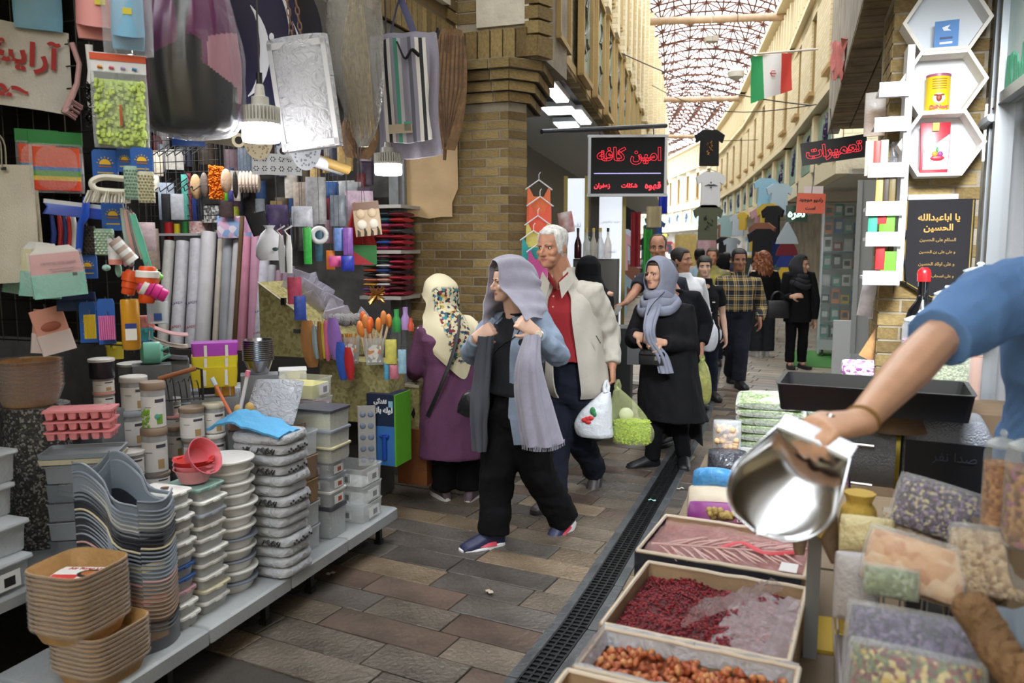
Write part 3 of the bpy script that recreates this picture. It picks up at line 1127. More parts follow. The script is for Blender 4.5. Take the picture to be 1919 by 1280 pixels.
	def trousers(P,m,r0=.105,r1=.075,r2=.07,vox=.012,top=.57,wr=.006,name='trousers'):
		J,g=P.J,P.g
		mb=MB()
		for k in 'LR':
			a=J['an'+k]+UPV*.01
			kn=J['kn'+k]
			mid=kn.lerp(a,.5)
			mb.tube([J['hip']+UPV*.03+(J['hip'+k]-J['hip'])*.5,J['hip'+k],J['hip'+k].lerp(kn,.5),kn,mid,a],[r0*g,r0*g,(r0+r1)/2*g,r1*g,(r1+r2)/2,r2],14)
		rt(mb,[(J['hip']-UPV*.06,P.r,P.f,.15*g,.115*g),(J['hip'],P.r,P.f,.165*g,.125*g),(J['hip']+UPV*(top*P.H-J['hip'].z),P.r,P.f,.145*g,.11*g)],18)
		me=solid(mb,vox,3)
		wrinkle(me,wr,9,(1,1,1.4))
		me.materials.append(m)
		return mkobj(name,me,P.t)
	def top(P,m,hem=.5,pad=.018,sleeve=1.0,hw=.175,hd=.135,cw=.172,cd=.13,waist=.155,vox=.011,wr=.006,name='shirt',sr=(.066,.058,.052,.045),cuff=None,ex=2.3,hemf=None,neckr=.07,skirt=None,hemc=None):
		"""one garment: trunk from hem height (x H) to the neck, with sleeves; sleeve = share of the arm covered"""
		J,g=P.J,P.g
		mb=MB()
		c1=(J['shL']+J['shR'])/2
		sd=(J['shR']-J['shL'])
		sd.z=0
		sd.normalize()
		fw=Vector((-sd.y,sd.x,0))
		if fw.dot(P.f)<0:
			fw=-fw
		hz=hem*P.H
		hip=J['hip']
		rows=[]
		if skirt:
			for z,rx,ry,dx in skirt:
				c=Vector((hip.x,hip.y,z*P.H))+P.r*dx
				rows.append((c,P.r,P.f,rx*g,ry*g))
		else:
			hc=Vector((hip.x,hip.y,hz))+Vector(hemc or(0,0,0))
			rows.append((hc,P.r,P.f,hw*g,hd*g))
			if hz<hip.z:
				rows.append((hip+UPV*.02,P.r,P.f,(hw+.0)*g,hd*g))
		up=lambda t:hip.lerp(c1,t)
		rows+=[(up(.33),P.r.lerp(sd,.4),P.f.lerp(fw,.4),waist*g,(waist-.025)*g),(up(.62),sd,fw,(waist+cw)/2*g,cd*g),(up(.82),sd,fw,cw*g,cd*g),(up(.95),sd,fw,cw*.88*g,cd*.78*g),(up(1.03),sd,fw,cw*.64*g,cd*.62*g),(up(1.09),sd,fw,max(neckr*1.15,cw*.46*g),cd*.55*g),(J['neck']+UPV*.015,sd,fw,neckr,neckr*.97)]
		rt(mb,rows,24,ex)
		for k in 'LR':
			sh,el,w=J['sh'+k],J['el'+k],J['wr'+k]
			pts=[c1 .lerp(sh,.5)-UPV*.015,sh-UPV*.015,sh.lerp(el,.45),el]
			rr=[sr[0]*.95,sr[0],(sr[0]+sr[1])/2,sr[1]]
			if sleeve>=.99:
				pts+=[el.lerp(w,.5),w-(w-el).normalized()*.012]
				rr+=[sr[2],sr[3]]
			elif sleeve>.5:
				pts+=[el.lerp(w,(sleeve-.5)*2)]
				rr+=[sr[2]]
			else:
				e=sh.lerp(el,sleeve*2)
				pts=pts[:2]+[sh.lerp(e,.5),e]
				rr=[sr[0]*.95,sr[0],sr[0]*.97,sr[1]]
			mb.tube(pts,[x*g**.5 for x in rr],14)
		me=solid(mb,vox,3)
		wrinkle(me,wr,8,(1,1,.55))
		me.materials.append(m)
		return mkobj(name,me,P.t)
	def shoes(P,col='2a2626',sole='1c1a1a',kind='shoe',L=.265,up=None,accent=None):
		for k in 'LR':
			a=P.J['an'+k]
			ft=P.J['ft'+k].normalized()
			M=frame(ft)
			M.translation=a
			dz=.05*P.H
			mb=MB()
			rows=[(-.062,.024,.035),(-.05,.033,.055),(-.01,.038,.072),(.05,.042,.058),(.11,.048,.034),(.16,.047,.018),(.20,.036,.004),(L-.06,.012,-.012)]
			if kind=='flat':
				rows=[(-.06,.022,.0),(-.045,.03,.012),(0,.034,-.005),(.06,.038,-.02),(.12,.044,-.02),(.17,.04,-.025),(L-.06,.012,-.035)]
			b=-dz+.012
			mb.loft([[(w*cos(2*pi*q/14),y,b+(.012+t+.05-(.012))*(.5+.5*sin(2*pi*q/14))*1.0)for q in range(14)]for y,w,t in rows],T=M)
			if kind=='boot':
				rt(mb,[(a+UPV*.16,M.col[0].to_3d(),M.col[1].to_3d(),.055,.06),(a+UPV*.06,M.col[0].to_3d(),M.col[1].to_3d(),.047,.055),(a-UPV*.03,M.col[0].to_3d(),M.col[1].to_3d(),.036,.06)],14)
			s=mb.build('boot' if kind=='boot' else 'shoe',up or mat(col,.45,bump=.15,bs=150),P.t,sm=60)
			so=MB().loft([[(w*1.06*cos(2*pi*q/16),y*1.03,z)for q in range(16)for w,y in[(.044,0)]]for z in(0,)]*0 or[],m=0)if False else MB()
			rings=[]
			for z,kx in((-dz,.96),(-dz+.012,1.04),(-dz+.034,1.02),(-dz+.04,.9)):
				ring=[]
				for q in range(20):
					y=.075+.138*cos(2*pi*q/20)
					w=(.052 if y>.05 else.044)*(abs(sin(2*pi*q/20))**.6)
					ring.append((w*kx*(1 if sin(2*pi*q/20)>0 else-1),(y-.075)*kx+.075,z+(.012*max(0,(y-.16)/.06)if y>.16 else 0)))
				rings.append(ring)
			so.loft(rings,T=M)
			so.build('sole',mat(sole,.6),s)
			if accent:
				ac=MB()
				for sg in(-1,1):
					ac.grid(6,2,lambda u,v:M@Vector((sg*(.043-.012*v+.006*sin(u*pi)),.0+.11*u,b+.022+.03*v*(1-.5*u)+.012*u)),.002)
				ac.build('side_flash',mat(accent,.5),s)
		return P
def wrinkle(me,amp,sc,an=(1,1,1)):
	if not amp:
		return
	n=len(me.vertices)
	co,no=[0.0]*(3*n),[0.0]*(3*n)
	me.vertices.foreach_get('co',co)
	me.vertices.foreach_get('normal',no)
	N_=noise.noise
	for i in range(0,3*n,3):
		x,y,z=co[i]*sc*an[0],co[i+1]*sc*an[1],co[i+2]*sc*an[2]
		d=amp*(N_((x,y,z))+.5*N_((x*2.3+7,y*2.3,z*2.3)))
		co[i]+=no[i]*d
		co[i+1]+=no[i+1]*d
		co[i+2]+=no[i+2]*d
	me.vertices.foreach_set('co',co)
	me.update()
def shell(P,rows,gap0,gap1,thick=.006,nu=40,wr=.006,ws=8,mb=None):
	"""open-fronted cloth round the trunk; rows (centre, side, fwd, rx, ry); open between angles gap0..gap1 (0 = right side, 90 = front)"""
	mb=mb or MB()
	R_=[]
	for c,sd,fw,rx,ry in rows:
		row=[]
		for i in range(nu+1):
			a=radians(gap1+(360-(gap1-gap0))*i/nu)
			p=Vector(c)+Vector(sd)*rx*cos(a)+Vector(fw)*ry*sin(a)
			row.append(p)
		R_.append(row)
	nv=(len(rows)-1)*5
	cols=[cr([R_[j][i]for j in range(len(rows))],nv)for i in range(nu+1)]
	def fn(u,v):
		p=cols[round(u*nu)][round(v*nv)]
		c=Vector(rows[min(len(rows)-1,int(v*(len(rows)-1)))][0])
		o=Vector((p.x-c.x,p.y-c.y,0)).normalized()
		return p+o*(wr*noise.noise(Vector((p.x*ws,p.y*ws,p.z*ws*.5))))
	mb.grid(nu,nv,fn,thick)
	return mb
def strap(P,pts,w=.02,m=None,name='bag_strap',n=24,parent=None):
	p=cr(pts,n)
	mb=MB().tube(p,[(w/2,.003)]*len(p),6)
	return mb.build(name,m or mat('17171a',.5),parent or P.t)
BLACKC=mat('0e0e11',.9,bump=.25,bs=220,spec=.2)
BLACK2=mat('131317',.85,bump=.2,bs=160,spec=.25)
NAVY=mat('171b29',.88,bump=.2,bs=200,spec=.25)
# ---- woman in a grey shawl, mid-stride (sharpest figure)
FA=(-.82,-.57)
pA=Person('woman in a grey shawl, open denim shirt and black trousers striding across the paving',atz(978,1010,0),1.64,FA,(-.93,-.37),-.06,SKIN3,1.08,.0055)
bY=pA.root.y
pA.px(head=(953,528,bY-.02),neck=(965,590,bY),shL=(1010,604,bY-.1),shR=(930,607,bY+.16),elL=(1046,668,bY-.16),wrL=(1004,622,bY-.34),elR=(884,664,bY+.03),wrR=(893,632,bY-.14),hip=(966,775,bY+.02),hipL=(990,785,bY-.03),hipR=(945,785,bY+.07),knL=(1008,886,bY+.0),knR=(932,893,bY-.05),anL=(1057,975,bY+.14),anR=(925,1003,bY-.1))
pA.set(ftL=(-.55,-.5,-.42),ftR=(-.9,-.42,-.06),hdL=(-.75,.0,.5),pnL=(-.25,.9,-.2),hdR=(.8,.15,.45),pnR=(.1,.95,-.2))
pA.curl={'L':1.15,'R':1.1}
pA.hh=.212
pA.body(nose=.7).face(bw=.016)
pA.hair('2b1f1a',lo=-.2,front=.3,side=-.05)
pA.trousers(BLACKC,.118,.098,.092,.011,wr=.012)
pA.shoes('2c3152','e6e4e6',accent='d2485a')
pA.top(mat('14161f',.9,bump=.2,bs=150),hem=.53,hw=.17,hd=.14,waist=.16,sleeve=.3,name='black_top',wr=.004)
J=pA.J
DEN=mat('8695aa',.85,bump=.3,bs=260,var=.12,vs=14)
c1=(J['shL']+J['shR'])/2
sd=(J['shR']-J['shL']).normalized()
fw=Vector((-sd.y,sd.x,0)).normalized()
hp=J['hip']
mbs=shell(pA,[(Vector((hp.x+.045,hp.y,.60)),sd,fw,.235,.20),(Vector((hp.x+.02,hp.y,.74)),sd,fw,.225,.19),(hp+UPV*.02,sd,fw,.205,.165),(hp.lerp(c1,.4),sd,fw,.185,.15),(hp.lerp(c1,.75),sd,fw,.19,.15),(hp.lerp(c1,.97),sd,fw,.175,.11),(J['neck']-UPV*.01,sd,fw,.085,.075)],62,118,.007,44,.014,7)
mbs.build('denim_shirt',DEN,pA.t,sm=60)
sl=MB()
for k in 'LR':
	sh,el,w=J['sh'+k],J['el'+k],J['wr'+k]
	e2=w-(w-el).normalized()*.03
	sl.tube([c1 .lerp(sh,.5),sh,sh.lerp(el,.5),el,el.lerp(e2,.5),e2],[.07,.082,.078,.07,.058,.045],16)
me_=solid(sl,.009,3)
wrinkle(me_,.011,11,(1,1,1))
me_.materials.append(DEN)
mkobj('denim_sleeves',me_,pA.t)
SHAWL=mat('9a97a8',.9,bump=.35,bs=320,var=.08,vs=20,sheen=.3)
H_=J['head']
lk=pA.lk
rg=Vector((lk.y,-lk.x,0))
hL,hR=J['wrL']+Vector((-.03,-.02,.06)),J['wrR']+Vector((.04,-.02,.07))
def rib(f,up,wd,low,lo_f,dl=0.0):
	"""arch over the head: f forward offset, up height, wd half width, low points at hands/shoulders"""
	a,b=low
	return[a,a.lerp(H_-rg*wd+lk*(f*.6),.45)+lk*lo_f-rg*.015,H_-rg*(wd*1.02)+lk*f-UPV*.02,H_-rg*(wd*.72)+lk*f+UPV*(up*.72),H_+lk*f+UPV*up,H_+rg*(wd*.72)+lk*f+UPV*(up*.72),H_+rg*(wd*1.02)+lk*f-UPV*.02,b.lerp(H_+rg*wd+lk*(f*.6),.45)+lk*lo_f+rg*.015,b]
shLb,shRb=J['shL']+UPV*.06,J['shR']+UPV*.06
back=c1-fw*.13
rows=[rib(.088,.118,.096,(hL+lk*.02,hR),.02),rib(.05,.134,.104,(hL.lerp(shLb,.35)-lk*.0,hR.lerp(shRb,.4)),.0),rib(-.03,.145,.115,(shLb.lerp(hL,.35)+Vector((.03,0,-.02)),shRb.lerp(hR,.3)),-.02),rib(-.10,.115,.118,(shLb+Vector((.03,.02,-.05)),shRb+UPV*-.05),-.05),rib(-.145,.02,.11,(shLb.lerp(back,.5)-UPV*.12,shRb.lerp(back,.5)-UPV*.12),-.07),rib(-.15,-.12,.10,(back-rg*.1-UPV*.22,back+rg*.1-UPV*.22),-.06)]
sc_=drape(rows,72,44,.005,.010,9,.004,12)
sc_.build('shawl',SHAWL,pA.t,sm=70)
# hanging ends of the shawl
e0=hL-UPV*.05
pan=[[e0+Vector((-.03,-.03,-.02)),e0+Vector((.0,-.05,-.02)),e0+Vector((.035,-.02,-.02)),e0+Vector((.06,.03,-.02))]]
for z,xl,xr in((-.16,-.075,.055),(-.30,-.085,.09),(-.46,-.07,.14),(-.60,-.045,.185)):
	b_=Vector((e0 .x+.0,e0 .y-.06,e0 .z+z))
	pan.append([b_+Vector((xl,.0,0)),b_+Vector((xl*.4+xr*.25,-.055,0)),b_+Vector((xr*.65,-.035,0)),b_+Vector((xr,.05,.01))])
drape(pan,48,40,.005,.012,3.2,.006,12).build('shawl_end',SHAWL,pA.t,sm=70)
fr_=MB()
for i in range(70):
	u_=i/69
	a_,b_=pan[-1][0],pan[-1][-1]
	m1,m2=pan[-1][1],pan[-1][2]
	p_=cr(pan[-1],69)[i]
	fr_.tube([p_+Vector((0,0,.01)),p_+Vector((R.uniform(-.006,.006),-.003,-.022))],.0016,3)
fr_.build('fringe',SHAWL,pA.t)['kind']='stuff'
e0=hR-UPV*.06
pan2=[[e0+Vector((-.03,.02,0)),e0+Vector((-.01,-.02,0)),e0+Vector((.03,-.02,0)),e0+Vector((.05,.02,0))]]
for z,xl,xr in((-.2,-.05,.035),(-.38,-.07,.02),(-.54,-.075,.0),(-.66,-.06,-.01)):
	b_=Vector((e0 .x,e0 .y+.05,e0 .z+z))
	pan2 .append([b_+Vector((xl,.05,0)),b_+Vector((xl*.8,-.02,0)),b_+Vector((xr*.5,-.03,0)),b_+Vector((xr,.02,0))])
drape(pan2,30,30,.005,.012,3.5,.008,16).build('shawl_end',mat('4d4f58',.9,bump=.3,bs=300),pA.t,sm=70,label='darker end of the shawl hanging over the far arm')
# wrist watch, handbag on a strap
wv=(J['wrL']-J['elL']).normalized()
wq=J['wrL']-wv*.012
mw=MB()
mw.tube([wq-wv*.011,wq+wv*.011],.034,16)
wd_=Vector((.25,-.95,-.1)).normalized()
mw.tube([wq+wd_*.030,wq+wd_*.040],.019,16,m=1)
mw.build('wrist_watch',[mat('c9c6c2',.25,metal=.8),mat('e3d6c2',.3)],pA.t)
bp=at(881,757,bY-.02)-pA.root
hb=MB()
rt(hb,[(bp+Vector((0,0,-.075)),(.9,-.3,0),(.3,.9,0),.03,.02),(bp+Vector((-.005,0,-.05)),(.9,-.3,0),(.3,.9,0),.075,.035),(bp,(.9,-.3,0),(.3,.9,0),.07,.04),(bp+Vector((.005,0,.05)),(.9,-.3,0),(.3,.9,0),.05,.03),(bp+Vector((.01,0,.075)),(.9,-.3,0),(.3,.9,0),.03,.015)],18,2.6)
bag=hb.build('shoulder_bag',mat('15151a',.35,bump=.15,bs=90),None,pA.root,sm=60)
tag(bag,'small black leather bag with chain charms beside the woman in the grey shawl','bag')
strap(pA,[bp+Vector((.01,0,.07)),J['wrR'].lerp(c1,.55)+Vector((-.02,-.06,-.12)),c1+Vector((-.0,-.15,-.05)),c1+Vector((.05,-.05,.07)),c1+Vector((.06,.1,.0))],.016,parent=bag)
ch=MB()
for i in range(12):
	ch.ell(bp+Vector((.02+.012*sin(i*2.1),-.045,.055-i*.007)),(.008,.005,.008),6,4)
ch.build('chain_charm',mat('cfcac4',.2,metal=.9),bag)
# ---- white-haired man with two bags
FB=(-.52,-.85)
pB=Person('white-haired man in a pale zip jacket over a red polo carrying plastic bags',atz(1068,925,0),1.80,FB,(-.66,-.75),-.1,SKIN2,1.12,.0055)
bY=pB.root.y
pB.px(head=(1036,462,bY-.06),neck=(1053,517,bY),shL=(1110,548,bY-.06),shR=(1008,550,bY+.1),elL=(1143,632,bY+.02),wrL=(1148,690,bY-.1),elR=(985,650,bY+.15),wrR=(990,720,bY+.1),hip=(1072,735,bY),hipL=(1092,745,bY-.03),hipR=(1052,745,bY+.05),knL=(1090,830,bY+.02),knR=(1040,845,bY-.1),anL=(1116,886,bY+.2),anR=(1040,930,bY-.3))
pB.set(hdL=(.05,-.1,-1),pnL=(-.9,.3,0),ftL=(-.25,-.6,-.45),ftR=(-.7,-.7,0))
pB.curl={'L':1.3,'R':.6}
pB.hh=.262
pB.nk=.08
pB.body(nose=1.2,age=1).face('8a8078',.016)
pB.hair('d6d3ce',lo=-.3,front=.33,side=-.16,puff=1.09,wav=.05)
pB.trousers(NAVY,.12,.092,.085,.012,wr=.01)
pB.shoes('4b4444','2b2727')
pB.top(mat('8e1a22',.85,bump=.25,bs=260),hem=.525,hw=.185,hd=.15,waist=.175,sleeve=.2,name='polo_shirt',wr=.004,neckr=.075)
J=pB.J
JKT=mat('b9b3a8',.8,bump=.2,bs=180,var=.06,vs=6)
c1=(J['shL']+J['shR'])/2
sd=(J['shR']-J['shL']).normalized()
fw=Vector((-sd.y,sd.x,0)).normalized()
hp=J['hip']
jk=shell(pB,[(hp+Vector((.03,0,-.02)),sd,fw,.195,.165),(hp+Vector((.03,0,.05)),sd,fw,.23,.195),(hp.lerp(c1,.4)+Vector((.02,0,0)),sd,fw,.235,.19),(hp.lerp(c1,.78),sd,fw,.232,.175),(hp.lerp(c1,.95),sd,fw,.215,.14),(hp.lerp(c1,1.04),sd,fw,.15,.115),(J['neck']-UPV*.0,sd,fw,.10,.098),(J['neck']+UPV*.055-fw*.012,sd,fw,.094,.092)],66,114,.01,56,.022,9)
jk.build('jacket',JKT,pB.t,sm=60)
sl=MB()
for k in 'LR':
	sh,el,w=J['sh'+k],J['el'+k],J['wr'+k]
	e2=w-(w-el).normalized()*.03
	sl.tube([c1 .lerp(sh,.5),sh,sh.lerp(el,.5),el,el.lerp(e2,.5),e2],[.085,.095,.088,.078,.072,.058],16)
me_=solid(sl,.010,3)
wrinkle(me_,.02,10,(1,1,.7))
me_.materials.append(JKT)
mkobj('jacket_sleeves',me_,pB.t)
col_=MB()
for s in(-1,1):
	n0=J['neck']+fw*.085-UPV*.06
	col_.grid(5,4,lambda u,v:n0+sd*(s*(.035+.07*u+.02*v))+fw*(.055*(1-u)+.01)+UPV*(.075*u-.105*v*(1-.35*u)+.02),.006)
col_.build('jacket_collar',JKT,pB.t)
cp_=MB()
for s in(-1,1):
	n0=J['neck']+fw*.075-UPV*.05
	cp_.grid(4,3,lambda u,v:n0+sd*(s*(.012+.06*u))+fw*(.03-.03*u)+UPV*(.065*u-.05*v+.015),.005)
cp_.build('polo_collar',mat('8e1a22',.85,bump=.25,bs=260),pB.t)
MB().ell(J['neck']+fw*.155-UPV*.13,(.007,.005,.007)).ell(J['neck']+fw*.165-UPV*.2,(.007,.005,.007)).build('polo_buttons',mat('c08a6a',.4),pB.t)['kind']='stuff'
# jacket pocket slit
pk=at(1117,629,bY-.26)-pB.root
MB().tube([pk,pk+Vector((.03,.005,-.05))],.004,5).build('pocket_slit',mat('555250',.7),pB.t)
def carrier_bag(name,label,top,pts,m,fold=.01,cat='bag',hm=None):
	"""thin carrier bag: rings (z below the handles, half width, half depth, dx)"""
	mb=MB()
	rings=[]
	for z,rx,ry,dx in pts:
		rings.append([(dx+rx*cos(2*pi*k/28)*(1+fold*8*noise.noise((cos(k*.8)*2,sin(k*.8)*2,z*14))),ry*sin(2*pi*k/28)*(1+fold*14*noise.noise((cos(k*.8)*3,sin(k*.8)*3,z*9+4))),z)for k in range(28)])
	mb.loft(cr_rings(rings,3))
	o=mb.build(name,m,None,top,-.35,sm=60)
	tag(o,label,cat)
	h=MB()
	z0,rx=pts[0][0],pts[0][1]
	for s in(-1,1):
		h.tube([(0,s*.012,.03),(s*.01,s*.02,-.01),(pts[0][3],s*pts[0][2]*.6,z0+.005)],[.008,.012,.02],8)
	h.build('bag_handle',hm or m,o)
	return o
def cr_rings(rings,k):
	n=len(rings[0])
	cols=[cr([r[j]for r in rings],(len(rings)-1)*k)for j in range(n)]
	return[[cols[j][i]for j in range(n)]for i in range((len(rings)-1)*k+1)]
hand=pB.root+J['wrL']+Vector((0,-.03,-.1))
wb=carrier_bag('carrier_bag','white plastic carrier bag with red print held by the white-haired man',hand+Vector((-.05,-.05,0)),[(-.05,.03,.03,-.0),(-.10,.06,.055,-.025),(-.17,.1,.075,-.06),(-.27,.13,.085,-.085),(-.345,.125,.08,-.075),(-.36,.09,.05,-.07)],mat('dfe3ea',.35,bump=.5,bs=26))
lg=MB()
for c in((0,0),(.022,.006),(-.02,-.01),(.004,-.022)):
	lg.ell((-.105+c[0],-.083,-.22+c[1]),(.022,.006,.016),8,5)
lg.build('printed_emblem',mat('cf3b3b',.5),wb)
MB().ell((-.07,-.082,-.165),(.02,.006,.028),8,5).ell((-.055,-.084,-.185),(.012,.006,.02),8,5).build('printed_leaf',mat('3d8a55',.5),wb)
gb_=carrier_bag('carrier_bag','clear plastic bag half full of green shelled nuts beside the white carrier bag',hand+Vector((.03,-.02,0)),[(-.04,.028,.025,0),(-.1,.07,.05,.03),(-.2,.115,.07,.075),(-.31,.14,.08,.11),(-.385,.13,.075,.10),(-.40,.10,.05,.095)],film('eaf2b0',.13,.1,.6,22))
gr=MB()
for i in range(620):
	a_,z_=R.uniform(0,2*pi),R.uniform(-.385,-.245+.02*sin(i))
	q_=sqrt(R.uniform(.55,1))
	gr.ell((.10+.125*q_*cos(a_),.068*q_*sin(a_),z_),(.009,.006,.006),5,3)
gr.build('green_nuts',mat('a9c432',.5,var=.35,vs=60),gb_)['kind']='stuff'
gi=MB().lathe([(.09,-.38),(.125,-.36),(.125,-.29),(.11,-.24),(.04,-.225)],20,(.10,0,0),sy=.52)
gi.build('nut_filling',mat('9fba2e',.6,bump=.6,bs=90,var=.4,vs=70),gb_)['kind']='stuff'
MB().ell((.06,-.0,-.2),(.05,.035,.045),12,8).build('inner_bag',film('f3f6d0',.5,.2,.5,30),gb_)
# ---- woman in the purple tunic, seen from behind
FC=(-.45,.89)
pC=Person('woman in a long purple tunic and cream floral headscarf standing with her back turned',atz(858,934,0),1.55,FC,(-.62,.78),-.12,SKIN3,1.22,.010)
bY=pC.root.y
pC.px(head=(824,552,bY+.04),neck=(832,592,bY),shL=(797,622,bY-.05),shR=(882,612,bY+.03),elL=(782,690,bY-.02),wrL=(776,702,bY+.18),elR=(888,690,bY+.12),wrR=(880,720,bY+.3),anL=(832,918,bY),anR=(882,922,bY-.02))
pC.set(ftL=(-.5,-.75,0),ftR=(.1,-.95,0))
pC.set(ftL=(-.45,.9,0),ftR=(.25,.95,0))
pC.body(ear=False)
pC.trousers(BLACKC,.11,.085,.085,.013,wr=.008)
pC.shoes('6a5a66','d9d4d2')
PUR=mat('663b5e',.85,bump=.3,bs=200,var=.1,vs=8)
pC.top(PUR,hem=.2,sleeve=1.0,waist=.165,cw=.178,cd=.14,name='tunic',wr=.012,vox=.011,sr=(.072,.064,.058,.05),skirt=[(.205,.225,.18,.0),(.35,.21,.165,0),(.48,.195,.16,0),(.56,.182,.15,0)])
SC1=bpy.data.materials.new('floral')
SC1 .use_nodes=True
nt=SC1 .node_tree
bb=nt.nodes['Principled BSDF']
bb.inputs['Roughness'].default_value=.85
tc=nt.nodes.new('ShaderNodeTexCoord')
vo=nt.nodes.new('ShaderNodeTexVoronoi')
vo.inputs['Scale'].default_value=55
nz=nt.nodes.new('ShaderNodeTexNoise')
nz.inputs['Scale'].default_value=7
sepc=nt.nodes.new('ShaderNodeSeparateColor')
rp=nt.nodes.new('ShaderNodeValToRGB')
rp.color_ramp.interpolation='CONSTANT'
for i_,(p_,c_)in enumerate(((0,'d8cfae'),(.34,'2c4a5e'),(.46,'b9a24e'),(.56,'7a2f33'),(.66,'3b8290'),(.76,'2a2c3c'),(.86,'cfc3a0'))):
	e_=rp.color_ramp.elements[i_]if i_<2 else rp.color_ramp.elements.new(p_)
	e_.position=p_
	e_.color=(*lin(c_),1)
mx_=nt.nodes.new('ShaderNodeMix')
mx_.data_type='RGBA'
mx_.inputs[6].default_value=(*lin('dcd3b4'),1)
att=nt.nodes.new('ShaderNodeVertexColor')
att.layer_name='print_zone'
nt.links.new(tc.outputs['Object'],vo.inputs['Vector'])
nt.links.new(vo.outputs['Color'],sepc.inputs[0])
nt.links.new(sepc.outputs[0],rp.inputs[0])
nt.links.new(rp.outputs[0],mx_.inputs[7])
nt.links.new(att.outputs['Color'],mx_.inputs[0])
nt.links.new(mx_.outputs[2],bb.inputs['Base Color'])
J=pC.J
H_=J['head']
c1=(J['shL']+J['shR'])/2
bk=-pC.f
rr_=pC.r
rows=[[H_-rr_*.09-bk*.09,H_-bk*.09+UPV*.07-rr_*.05,H_-bk*.085+UPV*.10,H_-bk*.09+UPV*.07+rr_*.05,H_+rr_*.09-bk*.09],[H_-rr_*.115-UPV*.02,H_-rr_*.09+UPV*.09,H_+UPV*.135,H_+rr_*.09+UPV*.09,H_+rr_*.115-UPV*.02],[H_-rr_*.115-UPV*.06+bk*.05,H_-rr_*.085+UPV*.05+bk*.09,H_+UPV*.06+bk*.115,H_+rr_*.085+UPV*.05+bk*.09,H_+rr_*.115-UPV*.06+bk*.05],[H_-rr_*.13-UPV*.14+bk*.03,H_-rr_*.07-UPV*.08+bk*.11,H_-UPV*.06+bk*.13,H_+rr_*.07-UPV*.08+bk*.11,H_+rr_*.13-UPV*.14+bk*.03],[J['shL']+UPV*.06-rr_*.02+bk*.02,c1-rr_*.1+bk*.14+UPV*.0,c1+bk*.165,c1+rr_*.1+bk*.14+UPV*.0,J['shR']+UPV*.07+bk*.0],[J['shL']-UPV*.03-rr_*.045+bk*.05,c1-rr_*.1+bk*.165-UPV*.14,c1+bk*.185-UPV*.19+rr_*.01,c1+rr_*.09+bk*.165-UPV*.11,J['shR']+UPV*.02+rr_*.03+bk*.06],[J['shL']-UPV*.05-rr_*.05+bk*.05,c1-rr_*.08+bk*.17-UPV*.22,c1+bk*.19-UPV*.31+rr_*.03,c1+rr_*.09+bk*.17-UPV*.2,J['shR']-UPV*.03+rr_*.03+bk*.07]]
mbf=drape(rows,40,44,.005,.0,5,.006,14)
me_=mbf.mesh('headscarf',SC1,70)
ca_=me_.color_attributes.new('print_zone','FLOAT_COLOR','POINT')
cen=c1+bk*.15+UPV*.12
for i_,v_ in enumerate(me_.vertices):
	d_=v_.co-(cen+rr_*.0)
	zz=(v_.co.z-(c1 .z-.21))/.42
	wid=.05+.07*max(0,min(1,zz))
	k_=1.0 if 0<zz<1.15 and abs(d_.dot(rr_))<wid+.02*noise.noise(v_.co*22)and(v_.co-H_).dot(bk)>-.02 else 0.0
	ca_.data[i_].color=(k_,k_,k_,1)
mkobj('headscarf',me_,pC.t)
strap(pC,[c1+rr_*.03+UPV*.1+bk*.12,c1-rr_*.02+bk*.19-UPV*.05,c1-rr_*.08+bk*.215-UPV*.2,c1-rr_*.145+bk*.20-UPV*.36,c1-rr_*.2+bk*.12-UPV*.55],.026)
b_=at(775,770,bY+.05)
sb=MB()
rt(sb,[((0,0,-.12),(.9,.4,0),(-.4,.9,0),.05,.09),((0,0,0),(.9,.4,0),(-.4,.9,0),.055,.11),((0,0,.13),(.9,.4,0),(-.4,.9,0),.04,.1)],18,3)
sbo=sb.build('shoulder_bag',mat('141419',.5,bump=.15,bs=90),None,b_,sm=60)
tag(sbo,'black cross-body bag hanging at the hip of the woman in purple','bag')
MB().tube([(0,.0,.12),(.02,-.05,.16),(.03,-.08,.2)],.008,6).build('strap_ring',mat('a9a9ab',.3,metal=.9),sbo)
# ---- woman in black with a blue-grey headscarf
FD=(-.55,-.83)
pD=Person('woman in a long black coat and blue-grey headscarf holding a small black bag',atz(1248,872,0),1.62,FD,(-.8,-.6),-.02,SKIN,1.1,.006)
bY=pD.root.y
pD.px(head=(1232,514,bY-.03),neck=(1243,560,bY),shL=(1286,580,bY-.04),shR=(1205,582,bY+.1),elL=(1292,648,bY-.08),wrL=(1243,642,bY-.28),elR=(1188,640,bY+.04),wrR=(1193,628,bY-.16),anL=(1282,858,bY+.03),anR=(1222,862,bY-.02),knL=(1272,790,bY),knR=(1228,790,bY-.04))
pD.set(hdL=(-1,-.25,.12),pnL=(.1,.7,-.6),hdR=(.75,-.5,-.25),pnR=(.2,.7,-.6),ftL=(-.2,-1,0),ftR=(-.95,-.25,0))
pD.curl={'L':1.0,'R':1.0}
pD.hh=.215
pD.body(nose=1.0).face(bw=.016)
pD.hair('3a2a20',lo=-.2,front=.32,side=-.05)
pD.trousers(BLACKC,.1,.07,.06,.014)
pD.shoes('17171a','101012','boot')
pD.top(BLACK2,hem=.25,sleeve=1.0,waist=.178,cw=.185,cd=.15,name='coat',wr=.014,vox=.012,sr=(.078,.075,.068,.06),skirt=[(.235,.245,.19,-.05),(.35,.225,.175,-.02),(.5,.205,.165,0),(.57,.19,.155,0)])
ct=pD.root
